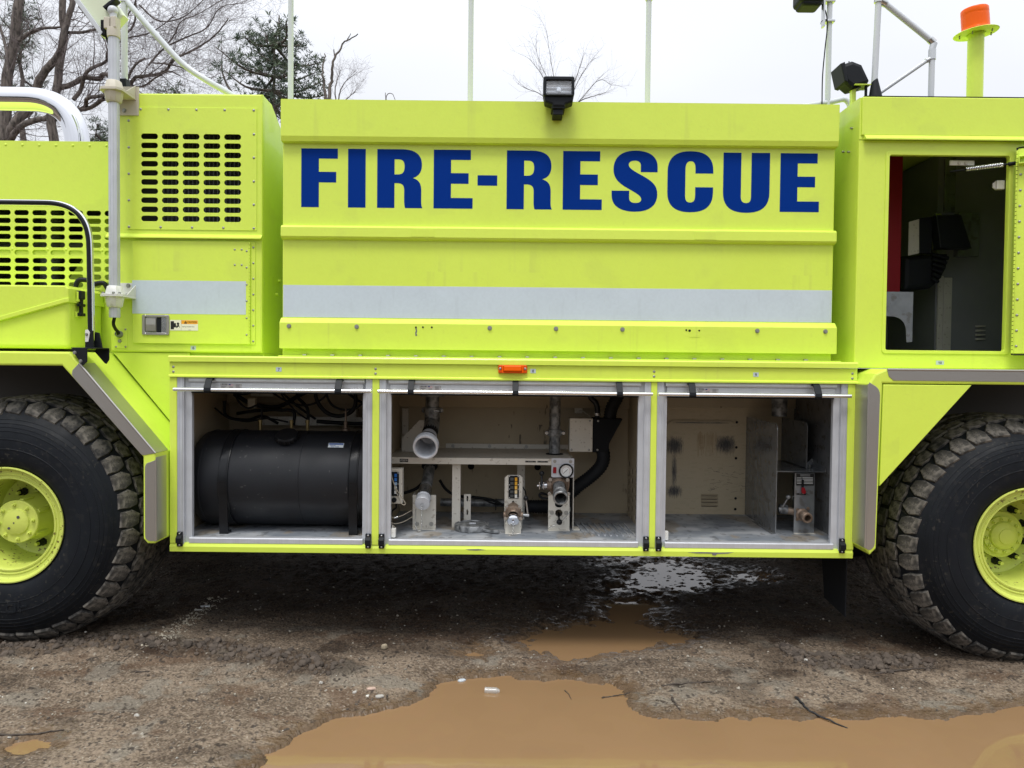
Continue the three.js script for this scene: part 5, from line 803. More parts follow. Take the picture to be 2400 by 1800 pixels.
put('rear_wall', box(1.85, 3.7, 1.52, 2.89, -1.6, -1.55, 0.001), M.cabGrey, inside);
put('side_wall', [box(2.76, 3.6, 1.521, 2.89, -0.96, -0.93, 0.001), box(2.755, 2.76, 1.521, 2.89, -1.54, -0.93, 0.001)], M.cabGrey, inside);
put('red_panel', box(2.272, 2.360, 1.96, 2.86, -0.66, -0.60, 0.006), M.red, inside);
put('grey_post', box(2.375, 2.43, 1.60, 2.86, -0.95, -0.90, 0.006), M.galv, inside);
put('seat_bracket', prism((() => { const s = new THREE.Shape(); s.moveTo(2.06, 1.943); s.lineTo(2.337, 1.943); s.lineTo(2.337, 1.652); s.lineTo(2.303, 1.649); s.lineTo(2.298, 1.725); s.quadraticCurveTo(2.285, 1.80, 2.205, 1.80); s.lineTo(2.06, 1.80); return s; })(), -0.406, -0.400, [], 0.001), M.galv, inside);
put('bracket_tab', box(2.140, 2.172, 1.66, 1.70, -0.42, -0.405, 0.002), M.white, inside);
put('blower_side', prism([[2.455, 2.406], [2.517, 2.425], [2.522, 2.213], [2.455, 2.198]], -0.706, -0.700, [], 0.001), M.plate, inside);
put('blower_box', [prism([[2.518, 2.43], [2.60, 2.44], [2.60, 2.215], [2.522, 2.213]], -0.75, -0.70, [], 0.003), prism([[2.59, 2.437], [2.745, 2.443], [2.815, 2.236], [2.62, 2.238]], -0.72, -0.64, [], 0.006)], M.black, inside);
put('blower_duct', prism([[2.464, 2.205], [2.742, 2.225], [2.737, 2.129], [2.696, 2.055], [2.64, 2.005], [2.464, 1.985]], -0.98, -0.76, [], 0.03), M.hose, inside);
put('duct_ribs', Array.from({ length: 6 }, (_, i) => cyl([2.63, 2.215 - i * 0.03, -0.745], [2.73 - i * 0.012, 2.19 - i * 0.03, -0.745], 0.012, undefined, 8)), M.hose, inside);
put('blower_fitting', cyl([2.61, 2.448, -0.69], [2.645, 2.448, -0.69], 0.010, 0.010, 10), M.zinc, inside);
put('wall_strip', [box(2.765, 2.80, 1.525, 2.10, -0.9295, -0.915, 0.003), box(2.805, 2.86, 1.525, 2.09, -0.9295, -0.922, 0.003)], M.plate, inside);
put('wall_strip', [box(2.79, 2.86, 2.51, 2.86, -0.9295, -0.91, 0.003)], M.galv, inside);
put('junction_box', [box(2.865, 2.95, 2.222, 2.506, -0.9295, -0.88, 0.004), box(2.952, 3.015, 2.225, 2.504, -0.9295, -0.90, 0.004)], M.galv, inside);
put('louvres', Array.from({ length: 4 }, (_, i) => prism([[0, 0], [0.012, 0.006], [0.012, 0.012], [0, 0.014]], 0, 0.05, [], 0.001).scale(5, 1, 0.3).translate(3.02, 1.684 + i * 0.028, -0.9295)), M.plate, inside);
put('top_tab', [box(2.352, 2.484, 2.596, 2.622, KF - 0.06, KF - 0.050, 0.002)], M.white, inside);
put('tab_bolts', hexBolt(2.400, 2.606, KF - 0.050, 0.007, 0.006).concat(hexBolt(2.436, 2.606, KF - 0.050, 0.007, 0.006)), M.plate, inside, { kind: 'stuff' });
const door = part('cab_door', 'lime compartment door swung open towards the camera');
{
  const d = new THREE.Group(); const ang = -0.62, H = [2.664, KF + 0.02];
  const turn = (g) => g.rotateY(ang).translate(H[0], 0, H[1]);
  put('door_leaf', [turn(box(0.008, 0.70, 1.578, 2.662, -0.004, 0.03, 0.006))], M.lime, door);
  put('door_seal', [turn(box(0.0, 0.007, 1.574, 2.666, -0.006, 0.034, 0.002)), turn(box(0.0075, 0.70, 2.6625, 2.668, -0.004, 0.034, 0.002)), turn(box(0.0075, 0.70, 1.572, 1.5775, -0.004, 0.034, 0.002))], M.black, door);
  put('hinge_strip', [turn(box(0.0075, 0.05, 1.582, 2.655, 0.0302, 0.033, 0.001))].concat(Array.from({ length: 50 }, (_, i) => turn(cyl([0.004, 1.582 + i * 0.0214, 0.038], [0.004, 1.600 + i * 0.0214, 0.038], 0.005, undefined, 8)))), M.lime, door);
  put('hinge_screws', Array.from({ length: 13 }, (_, i) => turn(dome.clone().scale(0.007, 0.007, 0.004).translate(0.022, 1.62 + i * 0.082, 0.033))), M.screw, door, { kind: 'stuff' });
  put('spring_bracket', [turn(box(0.012, 0.16, 2.572, 2.612, 0.0332, 0.038, 0.002)), turn(box(0.012, 0.16, 2.572, 2.577, 0.038, 0.072, 0.002)), turn(box(0.012, 0.16, 2.607, 2.612, 0.038, 0.072, 0.002)), turn(box(0.012, 0.017, 2.5775, 2.6065, 0.038, 0.072, 0.002))], M.lime, door);
}
const stay = part('door_stay');
{
  const A = V3(2.43, 2.571, -0.07), B = V3(2.605, 2.587, -0.03), n = 22 * 12, pts = []; const ax = V3().subVectors(B, A), u = V3(0, 1, 0).cross(ax).normalize(), v = V3().crossVectors(ax, u).normalize();
  for (let i = 0; i <= n; i++) { const a = i / 12 * 6.2832; pts.push(A.clone().addScaledVector(ax, i / n).addScaledVector(u, 0.011 * Math.cos(a)).addScaledVector(v, 0.011 * Math.sin(a))); }
  const s = new Soup(); s.sweep(pts, 0.0030, 6); put('coil_spring', s.geometry(), M.bar, stay);
  put('rod', [cyl([2.36, 2.564, -0.09], [2.66, 2.592, -0.012], 0.0045, undefined, 8), cyl([2.63, 2.589, -0.022], [2.668, 2.593, -0.010], 0.011, 0.009, 10)], M.black, stay);
  put('catch', [box(2.600, 2.642, 2.466, 2.514, KF - 0.062, KF - 0.035, 0.004), prism([[2.588, 2.478], [2.604, 2.468], [2.604, 2.512], [2.588, 2.502]], KF - 0.06, KF - 0.052, [], 0.001)], M.plate, stay);
}

// ================================================================ roof gear
const roofRail = part('roof_rail');
for (const x of [-1.358, -0.270, 0.803, 1.894]) { put('post', cyl([x, 2.89, -0.6], [x, 3.735, -0.6], 0.0163, undefined, 18), M.pipeWhite, roofRail); put('tee_fitting', [cyl([x, 3.700, -0.6], [x, 3.760, -0.6], 0.0215, undefined, 18), cyl([x - 0.035, 3.735, -0.6], [x + 0.035, 3.735, -0.6], 0.0215, undefined, 18)], M.zinc, roofRail); }
put('top_rail', cyl([-1.39, 3.735, -0.6], [1.93, 3.735, -0.6], 0.0163, undefined, 18), M.pipeWhite, roofRail);
put('low_pipe', tube(arcs([[1.60, 3.05, -0.6], [1.92, 3.105, -0.6], [2.00, 3.125, -0.6], [2.03, 3.09, -0.6], [2.04, 2.94, -0.6]], 0.03), 0.0163, 12, 60), M.pipeWhite, roofRail);
const work = part('work_lamp', 'square black work lamp with ribbed glass on the tank edge');
put('housing', [prism(roundRect(0.148, 2.902, 0.311, 3.003, 0.012), -0.02, 0.05, [holePath(roundRect(0.163, 2.910, 0.297, 2.982, 0.006))], 0.005), prism([[0.150, 2.915], [0.310, 2.915], [0.304, 2.876], [0.266, 2.862], [0.262, 2.850], [0.199, 2.850], [0.194, 2.862], [0.158, 2.874]], -0.05, 0.036, [], 0.010), prism(roundRect(0.160, 2.900, 0.300, 2.995, 0.01), -0.075, -0.021, [], 0.012)], M.black, work);
put('reflector', [prism(roundRect(0.1632, 2.9102, 0.2968, 2.9818, 0.004), -0.015, 0.012, [], 0.001), lathe([[0.012, 0.0], [0.012, 0.03], [0, 0.032]], [0.230, 2.940, 0.005], [0, 0, 1], 14)].concat([0, 1, 2].map((k) => prismX([[0.0115, 2.915 + k * 0.021], [0.022, 2.925 + k * 0.021], [0.0115, 2.934 + k * 0.021]], 0.166, 0.294, [], 0.0005))), M.reflector, work);
put('lens', [prism(roundRect(0.1635, 2.9105, 0.2965, 2.9815, 0.005), 0.036, 0.041, [], 0.001)].concat(Array.from({ length: 21 }, (_, i) => box(0.1665 + i * 0.0062, 0.170 + i * 0.0062, 2.913, 2.979, 0.0405, 0.0428, 0.001)), [2.924, 2.943, 2.957].map((y) => box(0.165, 0.295, y, y + 0.003, 0.041, 0.0436, 0.001))), M.glass, work);
put('bracket', [box(0.194, 0.264, 2.842, 2.857, -0.078, 0.03, 0.004), box(0.201, 0.254, 2.812, 2.842, -0.0795, 0.02, 0.004)], M.black, work);
const topLamp = part('pole_lamp');
put('head', [box(1.686, 1.836, 3.668, 3.80, -0.66, -0.52, 0.025), box(1.70, 1.826, 3.652, 3.70, -0.65, -0.53, 0.02)], M.black, topLamp);
put('clamp', [box(1.846, 1.858, 3.545, 3.76, -0.605, -0.57, 0.002), box(1.846, 1.921, 3.575, 3.592, -0.622, -0.575, 0.005), box(1.846, 1.921, 3.694, 3.712, -0.622, -0.575, 0.005)], M.zinc, topLamp);
put('cable', tube([[1.838, 3.68, -0.58], [1.862, 3.62, -0.57], [1.87, 3.54, -0.57], [1.862, 3.42, -0.575], [1.852, 3.25, -0.58], [1.852, 3.08, -0.58], [1.852, 2.9, -0.58]], 0.0035, 6, 50), M.cable, topLamp);
const cabRail = part('cab_roof_rail');
put('post', cyl([1.966, 3.05, -0.15], [1.979, 3.52, -0.15], 0.0165, undefined, 18), M.pipeWhite, cabRail);
put('post_shoe', [cyl([1.975, 2.944, -0.15], [1.968, 3.076, -0.15], 0.042, 0.016, 16)], M.black, cabRail);
put('elbow', [cyl([1.977, 3.49, -0.15], [1.978, 3.53, -0.15], 0.022, 0.022, 16), cyl([1.98, 3.505, -0.15], [2.02, 3.485, -0.15], 0.021, 0.021, 14)], M.zinc, cabRail);
put('sloping_rail', cyl([2.0, 3.498, -0.15], [2.275, 3.285, -0.15], 0.0165, undefined, 18), M.pipeWhite, cabRail);
put('post', cyl([2.277, 2.944, -0.15], [2.278, 3.20, -0.15], 0.0155, undefined, 18), M.pipeWhite, cabRail);
put('joint', [cyl([2.278, 3.185, -0.15], [2.278, 3.24, -0.15], 0.0195, undefined, 16), cyl([2.276, 3.235, -0.15], [2.286, 3.275, -0.15], 0.017, 0.019, 14), cyl([2.286, 3.275, -0.15], [2.262, 3.297, -0.15], 0.019, 0.0195, 14), cyl([2.278, 3.195, -0.15], [2.245, 3.178, -0.15], 0.014, 0.013, 12)], M.zinc, cabRail);
put('brace', cyl([2.0, 3.005, -0.15], [2.258, 3.186, -0.15], 0.0105, undefined, 14), M.pipeWhite, cabRail);
put('roof_tube', cyl([2.05, 2.985, -0.7], [3.5, 2.985, -0.7], 0.03, undefined, 18), M.pipeWhite, cabRail);
put('roof_elbow', tube(arcs([[2.22, 2.9, -0.5], [2.22, 3.03, -0.5], [2.30, 3.03, -0.5], [2.32, 2.94, -0.5]], 0.04), 0.022, 12, 30), M.zinc, cabRail);
put('roof_hatch', prism([[2.93, 2.946], [3.7, 2.946], [3.7, 3.12], [3.30, 3.12]], -1.0, -0.35, [], 0.006), M.lime, cabRail);
const flood = part('cab_floodlight');
put('housing', [prism([[1.781, 3.156], [1.847, 3.180], [1.90, 3.160], [1.944, 3.073], [1.932, 3.049], [1.85, 3.028], [1.802, 3.066]], -0.27, -0.15, [], 0.022), prism([[1.777, 3.158], [1.800, 3.168], [1.820, 3.056], [1.80, 3.062]], -0.28, -0.14, [], 0.006), cyl([1.847, 3.17, -0.2], [1.846, 3.192, -0.2], 0.005, 0.003, 8)], M.black, flood);
put('stand', [box(1.857, 1.881, 2.938, 3.047, -0.21, -0.18, 0.002), box(1.857, 1.945, 3.043, 3.048, -0.23, -0.14, 0.001)], M.lime, flood);
put('stand_bolt', [cyl([1.925, 2.99, -0.16], [1.925, 3.045, -0.16], 0.008, 0.008, 8), tube([[1.925, 3.02, -0.15], [1.92, 2.98, -0.15], [1.93, 2.945, -0.15]], 0.004, 6)], M.blackMatt, flood);
const beacon = part('beacon', 'orange beacon on a round lime post');
put('post', cyl([2.724, 2.936, -0.5], [2.722, 3.485, -0.5], 0.044, undefined, 32), M.lime, beacon);
{
  const n = V3(-0.10, 1, 0.02).normalize().toArray();
  put('mounting_disc', lathe([[0.05, -0.003], [0.117, -0.003], [0.120, 0], [0.117, 0.003], [0, 0.003]], [2.722, 3.482, -0.5], n, 48), M.lime, beacon);
  put('lamp_base', lathe([[0.079, 0.003], [0.081, 0.006], [0.080, 0.018], [0.077, 0.020]], [2.722, 3.482, -0.5], n, 40), M.orangeBase, beacon);
  const prof = [[0.077, 0.020]]; for (let k = 0; k < 9; k++) prof.push([0.0745, 0.026 + k * 0.0085], [0.0735, 0.030 + k * 0.0085]); prof.push([0.073, 0.105], [0.074, 0.108], [0.0735, 0.135], [0.070, 0.140], [0, 0.142]);
  put('lens', lathe(prof, [2.722, 3.482, -0.5], n, 40), M.orange, beacon);
  put('reflector', lathe([[0.03, 0.01], [0.035, 0.05], [0.03, 0.10], [0, 0.10]], [2.722, 3.482, -0.5], n, 20), M.orangeBase, beacon);
  put('disc_bolts', [[-0.05, 0.05], [0.06, 0.06], [-0.085, -0.02], [0.09, 0.0]].map(([x, z]) => cyl([2.722 + x, 3.462 + x * 0.1, -0.5 + z], [2.722 + x, 3.484 + x * 0.1, -0.5 + z], 0.004, 0.004, 6)), M.screw, beacon, { kind: 'stuff' });
}
const cabinetRail = part('cabinet_rail');
put('post', cyl([-2.263, 3.05, -0.4], [-2.263, 3.62, -0.4], 0.0175, undefined, 18), M.pipeWhite, cabinetRail);
put('post_shoe', [prism([[-2.292, 2.997], [-2.235, 2.997], [-2.243, 3.122], [-2.283, 3.122]], -0.43, -0.37, [], 0.006)], M.black, cabinetRail);
put('elbow', [cyl([-2.263, 3.565, -0.4], [-2.263, 3.62, -0.4], 0.023, 0.023, 16)], M.zinc, cabinetRail);
put('sloping_rail', tube([[-2.25, 3.572, -0.4], [-2.072, 3.372, -0.4], [-1.921, 3.215, -0.4], [-1.78, 3.12, -0.4], [-1.655, 3.053, -0.42], [-1.52, 2.97, -0.45]], 0.0175, 14, 60), M.pipeWhite, cabinetRail);

// ================================================================ muddy ground and puddles
const LEVEL = -0.078;
const pools = [
  { pts: [[-1.35, 1.95], [-1.12, 1.45], [-1.04, 1.25], [-0.99, 1.15], [-0.94, 1.0], [-0.86, 0.84], [-0.79, 0.76], [-0.72, 0.72], [-0.58, 0.66], [-0.52, 0.63], [-0.38, 0.50], [-0.34, 0.35], [-0.14, 0.27], [0.0, 0.26], [0.18, 0.30], [0.31, 0.28], [0.53, 0.36], [0.59, 0.41], [0.55, 0.49], [0.58, 0.58], [0.60, 0.66], [0.74, 0.71], [0.89, 0.72], [1.05, 0.70], [1.16, 0.68], [1.30, 0.71], [1.44, 0.67], [1.57, 0.69], [1.80, 0.66], [1.95, 0.67], [2.13, 0.62], [2.43, 0.52], [2.9, 0.36], [3.6, 0.5], [3.6, 3.0], [2.6, 3.4], [0.5, 3.2], [-1.0, 2.7]], rag: 0.022, slope: 0.10 },
  { pts: [[0.04, -0.2], [0.14, -0.03], [0.32, 0.07], [0.49, 0.0], [0.58, -0.04], [0.79, -0.14], [1.04, -0.3], [0.95, -0.41], [0.81, -0.57], [0.90, -0.79], [0.99, -0.94], [0.82, -1.02], [0.62, -0.92], [0.62, -0.6], [0.36, -0.49], [0.15, -0.35]], rag: 0.045, slope: 0.05, lumps: 0.004 },
  { pts: [[0.72, -1.20], [0.88, -1.62], [1.0, -1.95], [1.2, -2.15], [1.45, -2.0], [1.58, -1.70], [1.50, -1.40], [1.26, -1.25], [1.0, -1.14]], rag: 0.09, slope: 0.018, lumps: 0.012 },
  { pts: [[1.56, -1.56], [1.74, -1.74], [1.93, -1.72], [1.97, -1.56], [1.70, -1.48]], rag: 0.09, slope: 0.012, lumps: 0.012 },
  { pts: [[0.72, -1.90], [0.95, -2.3], [1.4, -2.5], [1.45, -2.2], [1.1, -2.05]], rag: 0.09, slope: 0.015, lumps: 0.010 },
  { pts: [[-1.99, 1.08], [-1.95, 1.01], [-1.86, 1.02], [-1.82, 1.08], [-1.90, 1.12]], rag: 0.03, slope: 0.05, dy: 0.028 },
  { pts: [[-0.26, 0.02], [-0.19, -0.05], [-0.12, 0.0], [-0.15, 0.05]], rag: 0.03, slope: 0.05, dy: 0.012 },
];
function signedDistance(pts, x, z) {                              // positive inside
  let d = 1e9, inside = false;
  for (let i = 0, j = pts.length - 1; i < pts.length; j = i++) {
    const [ax, az] = pts[j], [bx, bz] = pts[i], ex = bx - ax, ez = bz - az, t = clamp(((x - ax) * ex + (z - az) * ez) / (ex * ex + ez * ez));
    d = Math.min(d, Math.hypot(x - ax - ex * t, z - az - ez * t));
    if ((az > z) !== (bz > z) && x < (bx - ax) * (z - az) / (bz - az) + ax) inside = !inside;
  }
  return inside ? d : -d;
}
for (const p of pools) { p.x0 = Math.min(...p.pts.map((q) => q[0])) - 0.6; p.x1 = Math.max(...p.pts.map((q) => q[0])) + 0.6; p.z0 = Math.min(...p.pts.map((q) => q[1])) - 0.6; p.z1 = Math.max(...p.pts.map((q) => q[1])) + 0.6; }
const churn = [[[-2.67, 0.13], [-2.51, 0.10], [-2.36, 0.03], [-2.2, 0.0], [-2.01, -0.02], [-1.78, 0.08], [-1.61, 0.04], [-1.45, 0.12], [-1.26, 0.15], [-1.06, 0.23], [-0.87, 0.29]], [[1.51, -0.06], [1.55, 0.07], [1.72, 0.09], [1.88, 0.15], [2.04, 0.05], [2.22, 0.08]]];
function nearLine(line, x, z) { let d = 1e9; for (let i = 1; i < line.length; i++) { const [ax, az] = line[i - 1], [bx, bz] = line[i], ex = bx - ax, ez = bz - az, t = clamp(((x - ax) * ex + (z - az) * ez) / (ex * ex + ez * ez)); d = Math.min(d, Math.hypot(x - ax - ex * t, z - az - ez * t)); } return d; }
function groundHeight(x, z) {
  const inView = smooth(-5.5, -3.6, z) * smooth(4.2, 3.0, Math.abs(x));
  let h = -0.045 - 0.008 * clamp(x, -4, 4);
  h += inView * (0.022 * (fbm(x * 1.3 + 40, z * 1.6 + 40, 3, 256, 2) - 0.5) + 0.014 * (fbm(x * 5 + 9, z * 7 + 3, 4, 256, 7) - 0.5) + 0.010 * (fbm(x * 22, z * 30, 3, 256, 11) - 0.5));
  h += inView * 0.006 * Math.max(0, fbm(x * 60, z * 70, 2, 256, 21) - 0.55) * 4;
  for (const c of churn) { const d = nearLine(c, x, z); if (d < 0.28) { const k = smooth(0.20, 0.02, d + 0.10 * (vnoise(x * 9, z * 9, 256, 5) - 0.5)); h += k * (0.006 + 0.034 * Math.pow(fbm(x * 30, z * 34, 3, 256, 31), 2)); } }
  if (x > 0.4 && z > -0.15 && z < 0.62) { const k = smooth(0.4, 0.8, x) * smooth(-0.15, 0.05, z) * smooth(0.62, 0.45, z); h += k * 0.007 * (vnoise(z * 34 + 3 * vnoise(x * 2, z * 2, 256, 4), x * 1.3, 256, 9) - 0.5); }   // smeared tyre ridges
  if (z < 0.0 && z > -2.6) { const k = smooth(0.0, -0.5, z) * smooth(-2.6, -1.9, z) * inView; const a = Math.sin(x * 42 + 2.4 * Math.sin(z * 30)) * Math.sin(z * 38 + 1.3 * Math.sin(x * 9)); h += k * 0.006 * smooth(0.1, 0.5, a); }                                    // tread prints under the truck
  let best = null;
  for (const p of pools) {
    if (x < p.x0 || x > p.x1 || z < p.z0 || z > p.z1) continue;
    const lv = LEVEL + (p.dy || 0), n = p.rag * (2 * fbm(x * 14, z * 16, 4, 256, 17) - 1) * 2;
    const d = signedDistance(p.pts, x, z) + n;
    if (!best || d > best.d) best = { d, lv, p };
  }
  if (best) {
    const { d, lv, p } = best;
    if (d > 0) h = Math.min(h, lv - 0.0008 - p.slope * Math.min(d, 0.35) + (p.lumps ? p.lumps * Math.max(0, fbm(x * 26, z * 34, 3, 256, 33) - 0.52) * 3 : 0)); else { const k = smooth(-0.30, 0, d); h = lerp(Math.max(h, lv + 0.002), lv + 0.0016 + 0.10 * Math.min(0.2, -d) + 0.25 * Math.max(0, h - lv), k); }
  }
  return h;
}
const axis = (spec) => { const out = []; for (const [a, b, step] of spec) for (let v = a; v < b - 1e-6; v += step) out.push(v); out.push(spec[spec.length - 1][1]); return out; };
const gx = axis([[-400, -40, 60], [-40, -6, 4], [-6, -3.3, 0.3], [-3.3, 3.3, 0.0125], [3.3, 6, 0.3], [6, 40, 4], [40, 400, 60]]);
const gz = axis([[-400, -40, 60], [-40, -6, 4], [-6, -2.8, 0.16], [-2.8, -0.6, 0.02], [-0.6, 1.75, 0.0105], [1.75, 4, 0.15], [4, 12, 1], [12, 60, 8], [60, 400, 85]]);
const MX0 = -3.4, MZ0 = -3.4, MS = 6.8;
{
  const nx = gx.length, nz = gz.length, p = new Float32Array(nx * nz * 3), uv = new Float32Array(nx * nz * 2), idx = [];
  for (let j = 0; j < nz; j++) for (let i = 0; i < nx; i++) { const k = j * nx + i; p[k * 3] = gx[i]; p[k * 3 + 2] = gz[j]; p[k * 3 + 1] = groundHeight(gx[i], gz[j]); uv[k * 2] = (gx[i] - MX0) / MS; uv[k * 2 + 1] = (gz[j] - MZ0) / MS; }
  for (let j = 0; j < nz - 1; j++) for (let i = 0; i < nx - 1; i++) { const a = j * nx + i; idx.push(a, a + nx, a + 1, a + 1, a + nx, a + nx + 1); }
  const g = new THREE.BufferGeometry(); g.setAttribute('position', new THREE.BufferAttribute(p, 3)); g.setAttribute('uv', new THREE.BufferAttribute(uv, 2)); g.setIndex(idx); g.computeVertexNormals();
  const N = 2048, wet = (x, z) => {                              // soaked mud in patches and round pools; beneath the truck, painted-in shade too
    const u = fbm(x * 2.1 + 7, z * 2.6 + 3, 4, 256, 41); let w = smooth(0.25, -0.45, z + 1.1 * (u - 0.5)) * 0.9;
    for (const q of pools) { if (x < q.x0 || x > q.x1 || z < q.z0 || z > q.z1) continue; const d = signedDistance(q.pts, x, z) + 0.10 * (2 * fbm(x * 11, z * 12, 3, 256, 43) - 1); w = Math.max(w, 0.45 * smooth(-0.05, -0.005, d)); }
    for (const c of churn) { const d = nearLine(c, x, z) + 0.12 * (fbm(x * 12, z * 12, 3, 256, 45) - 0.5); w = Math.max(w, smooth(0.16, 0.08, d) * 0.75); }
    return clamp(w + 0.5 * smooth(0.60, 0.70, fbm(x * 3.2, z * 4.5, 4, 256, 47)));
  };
  const wetShadeGrid = new Float32Array(512 * 512); for (let j = 0; j < 512; j++) for (let i = 0; i < 512; i++) wetShadeGrid[j * 512 + i] = wet(MX0 + (i + 0.5) / 512 * MS, MZ0 + (j + 0.5) / 512 * MS);
  const wetShadeAt = (u, v) => { const a = clamp(u * 512 - 0.5, 0, 510.99), b = clamp(v * 512 - 0.5, 0, 510.99), i = Math.floor(a), j = Math.floor(b), s = a - i, t = b - j; return lerp(lerp(wetShadeGrid[j * 512 + i], wetShadeGrid[j * 512 + i + 1], s), lerp(wetShadeGrid[(j + 1) * 512 + i], wetShadeGrid[(j + 1) * 512 + i + 1], s), t); };
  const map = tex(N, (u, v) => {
    const x = MX0 + u * MS, z = MZ0 + v * MS, w = wetShadeAt(u, v);
    const a = fbm(x * 3, z * 4, 4, 256, 51), b = fbm(x * 26, z * 34, 3, 256, 53), c = vnoise(x * 150, z * 170, 256, 55), s = vnoise(x * 118, z * 118, 256, 57), t = vnoise(x * 90, z * 60, 256, 59);
    let q = mix3([0.094, 0.069, 0.048], [0.244, 0.190, 0.138], smooth(0.32, 0.72, a * 0.38 + b * 0.32 + c * 0.40));
    q = mix3(q, [0.098, 0.058, 0.034], 0.6 * smooth(0.58, 0.70, fbm(x * 4 + 30, z * 5, 4, 256, 61)));
    q = mix3(q, [0.205, 0.185, 0.15], 0.6 * smooth(0.60, 0.72, fbm(x * 6 + 60, z * 7, 4, 256, 63)));
    q = mix3(q, [0.046, 0.036, 0.028], 0.85 * smooth(0.62, 0.72, b) * smooth(0.4, 0.6, t));
    q = mix3(q, [0.36, 0.32, 0.26], 0.85 * smooth(0.86, 0.93, s)); q = mix3(q, [0.05, 0.042, 0.036], 0.75 * smooth(0.86, 0.93, t));
    let silt = 0; for (const g of pools) { if (x < g.x0 || x > g.x1 || z < g.z0 || z > g.z1) continue; silt = Math.max(silt, smooth(-0.085, -0.02, signedDistance(g.pts, x, z) + 0.09 * (2 * b - 1))); }
    return mix3(mix3(q, [q[0] * 0.30, q[1] * 0.27, q[2] * 0.25], w), [0.125, 0.080, 0.044], 0.75 * silt);  // soaked-mud tint; beneath the truck it also darkens the colour for shade
  }, { mirror: true });
  const rough = tex(1024, (u, v) => { const x = MX0 + u * MS, z = MZ0 + v * MS, w = wetShadeAt(u, v), n = fbm(x * 30, z * 36, 3, 256, 65); let pool = 0; for (const q of pools) { if (x < q.x0 || x > q.x1 || z < q.z0 || z > q.z1) continue; pool = Math.max(pool, smooth(-0.22, -0.01, signedDistance(q.pts, x, z) + 0.16 * (2 * n - 1))); } return clamp(0.95 - w * 0.08 - pool * 0.62 * smooth(0.35, 0.6, n), 0.2, 1); }, { srgb: false, mirror: true });
  const bump = tex(N, (u, v) => { const x = MX0 + u * MS, z = MZ0 + v * MS; return 0.55 * fbm(x * 60, z * 60, 4, 256, 67) + 0.3 * vnoise(x * 140, z * 140, 256, 69) + 0.15 * vnoise(x * 240, z * 240, 256, 71); }, { srgb: false, mirror: true });
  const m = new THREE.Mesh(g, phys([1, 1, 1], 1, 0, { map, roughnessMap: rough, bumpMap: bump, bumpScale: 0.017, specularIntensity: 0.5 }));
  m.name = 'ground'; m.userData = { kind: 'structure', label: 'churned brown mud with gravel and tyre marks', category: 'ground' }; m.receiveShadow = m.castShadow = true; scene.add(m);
}
const waterMap = tex(512, (u, v) => { const k = 1 + 0.14 * (fbm(u * 5, v * 5, 4, 5, 75) - 0.5); return [0.262 * k, 0.162 * k, 0.082 * k]; }, { repeat: 0.5 });
const waterBump = tex(512, (u, v) => fbm(u * 7, v * 7, 3, 7, 77), { srgb: false, repeat: 0.8 });
const water = phys([1, 1, 1], 0.035, 0, { map: waterMap, ior: 1.33, bumpMap: waterBump, bumpScale: 0.0006 });
const puddleLabels = ['wide brown muddy puddle across the foreground', 'brown puddle in front of the second locker reaching under the truck', 'bright puddle under the truck mirroring the sky', 'small shallow wet patch under the third locker', 'shallow puddle deep under the truck', 'tiny brown puddle in the mud near the front corner', 'tiny brown puddle beside the churned mud'];
pools.forEach((p, i) => {
  const c = p.pts.reduce((a, q) => [a[0] + q[0] / p.pts.length, a[1] + q[1] / p.pts.length], [0, 0]), grow = i === 0 ? 0.06 : 0.10;
  const pts = p.pts.map(([x, z]) => { const d = Math.hypot(x - c[0], z - c[1]); return [c[0] + (x - c[0]) * (1 + grow / d), c[1] + (z - c[1]) * (1 + grow / d)]; });
  const g = new THREE.ShapeGeometry(shapeOf(pts.map(([x, z]) => [x, -z]))).rotateX(-Math.PI / 2).translate(0, LEVEL + (p.dy || 0), 0);
  const m = put(numbered('puddle'), g, water, scene, { kind: 'structure' }); m.userData.label = puddleLabels[i]; m.userData.category = 'puddle';
});
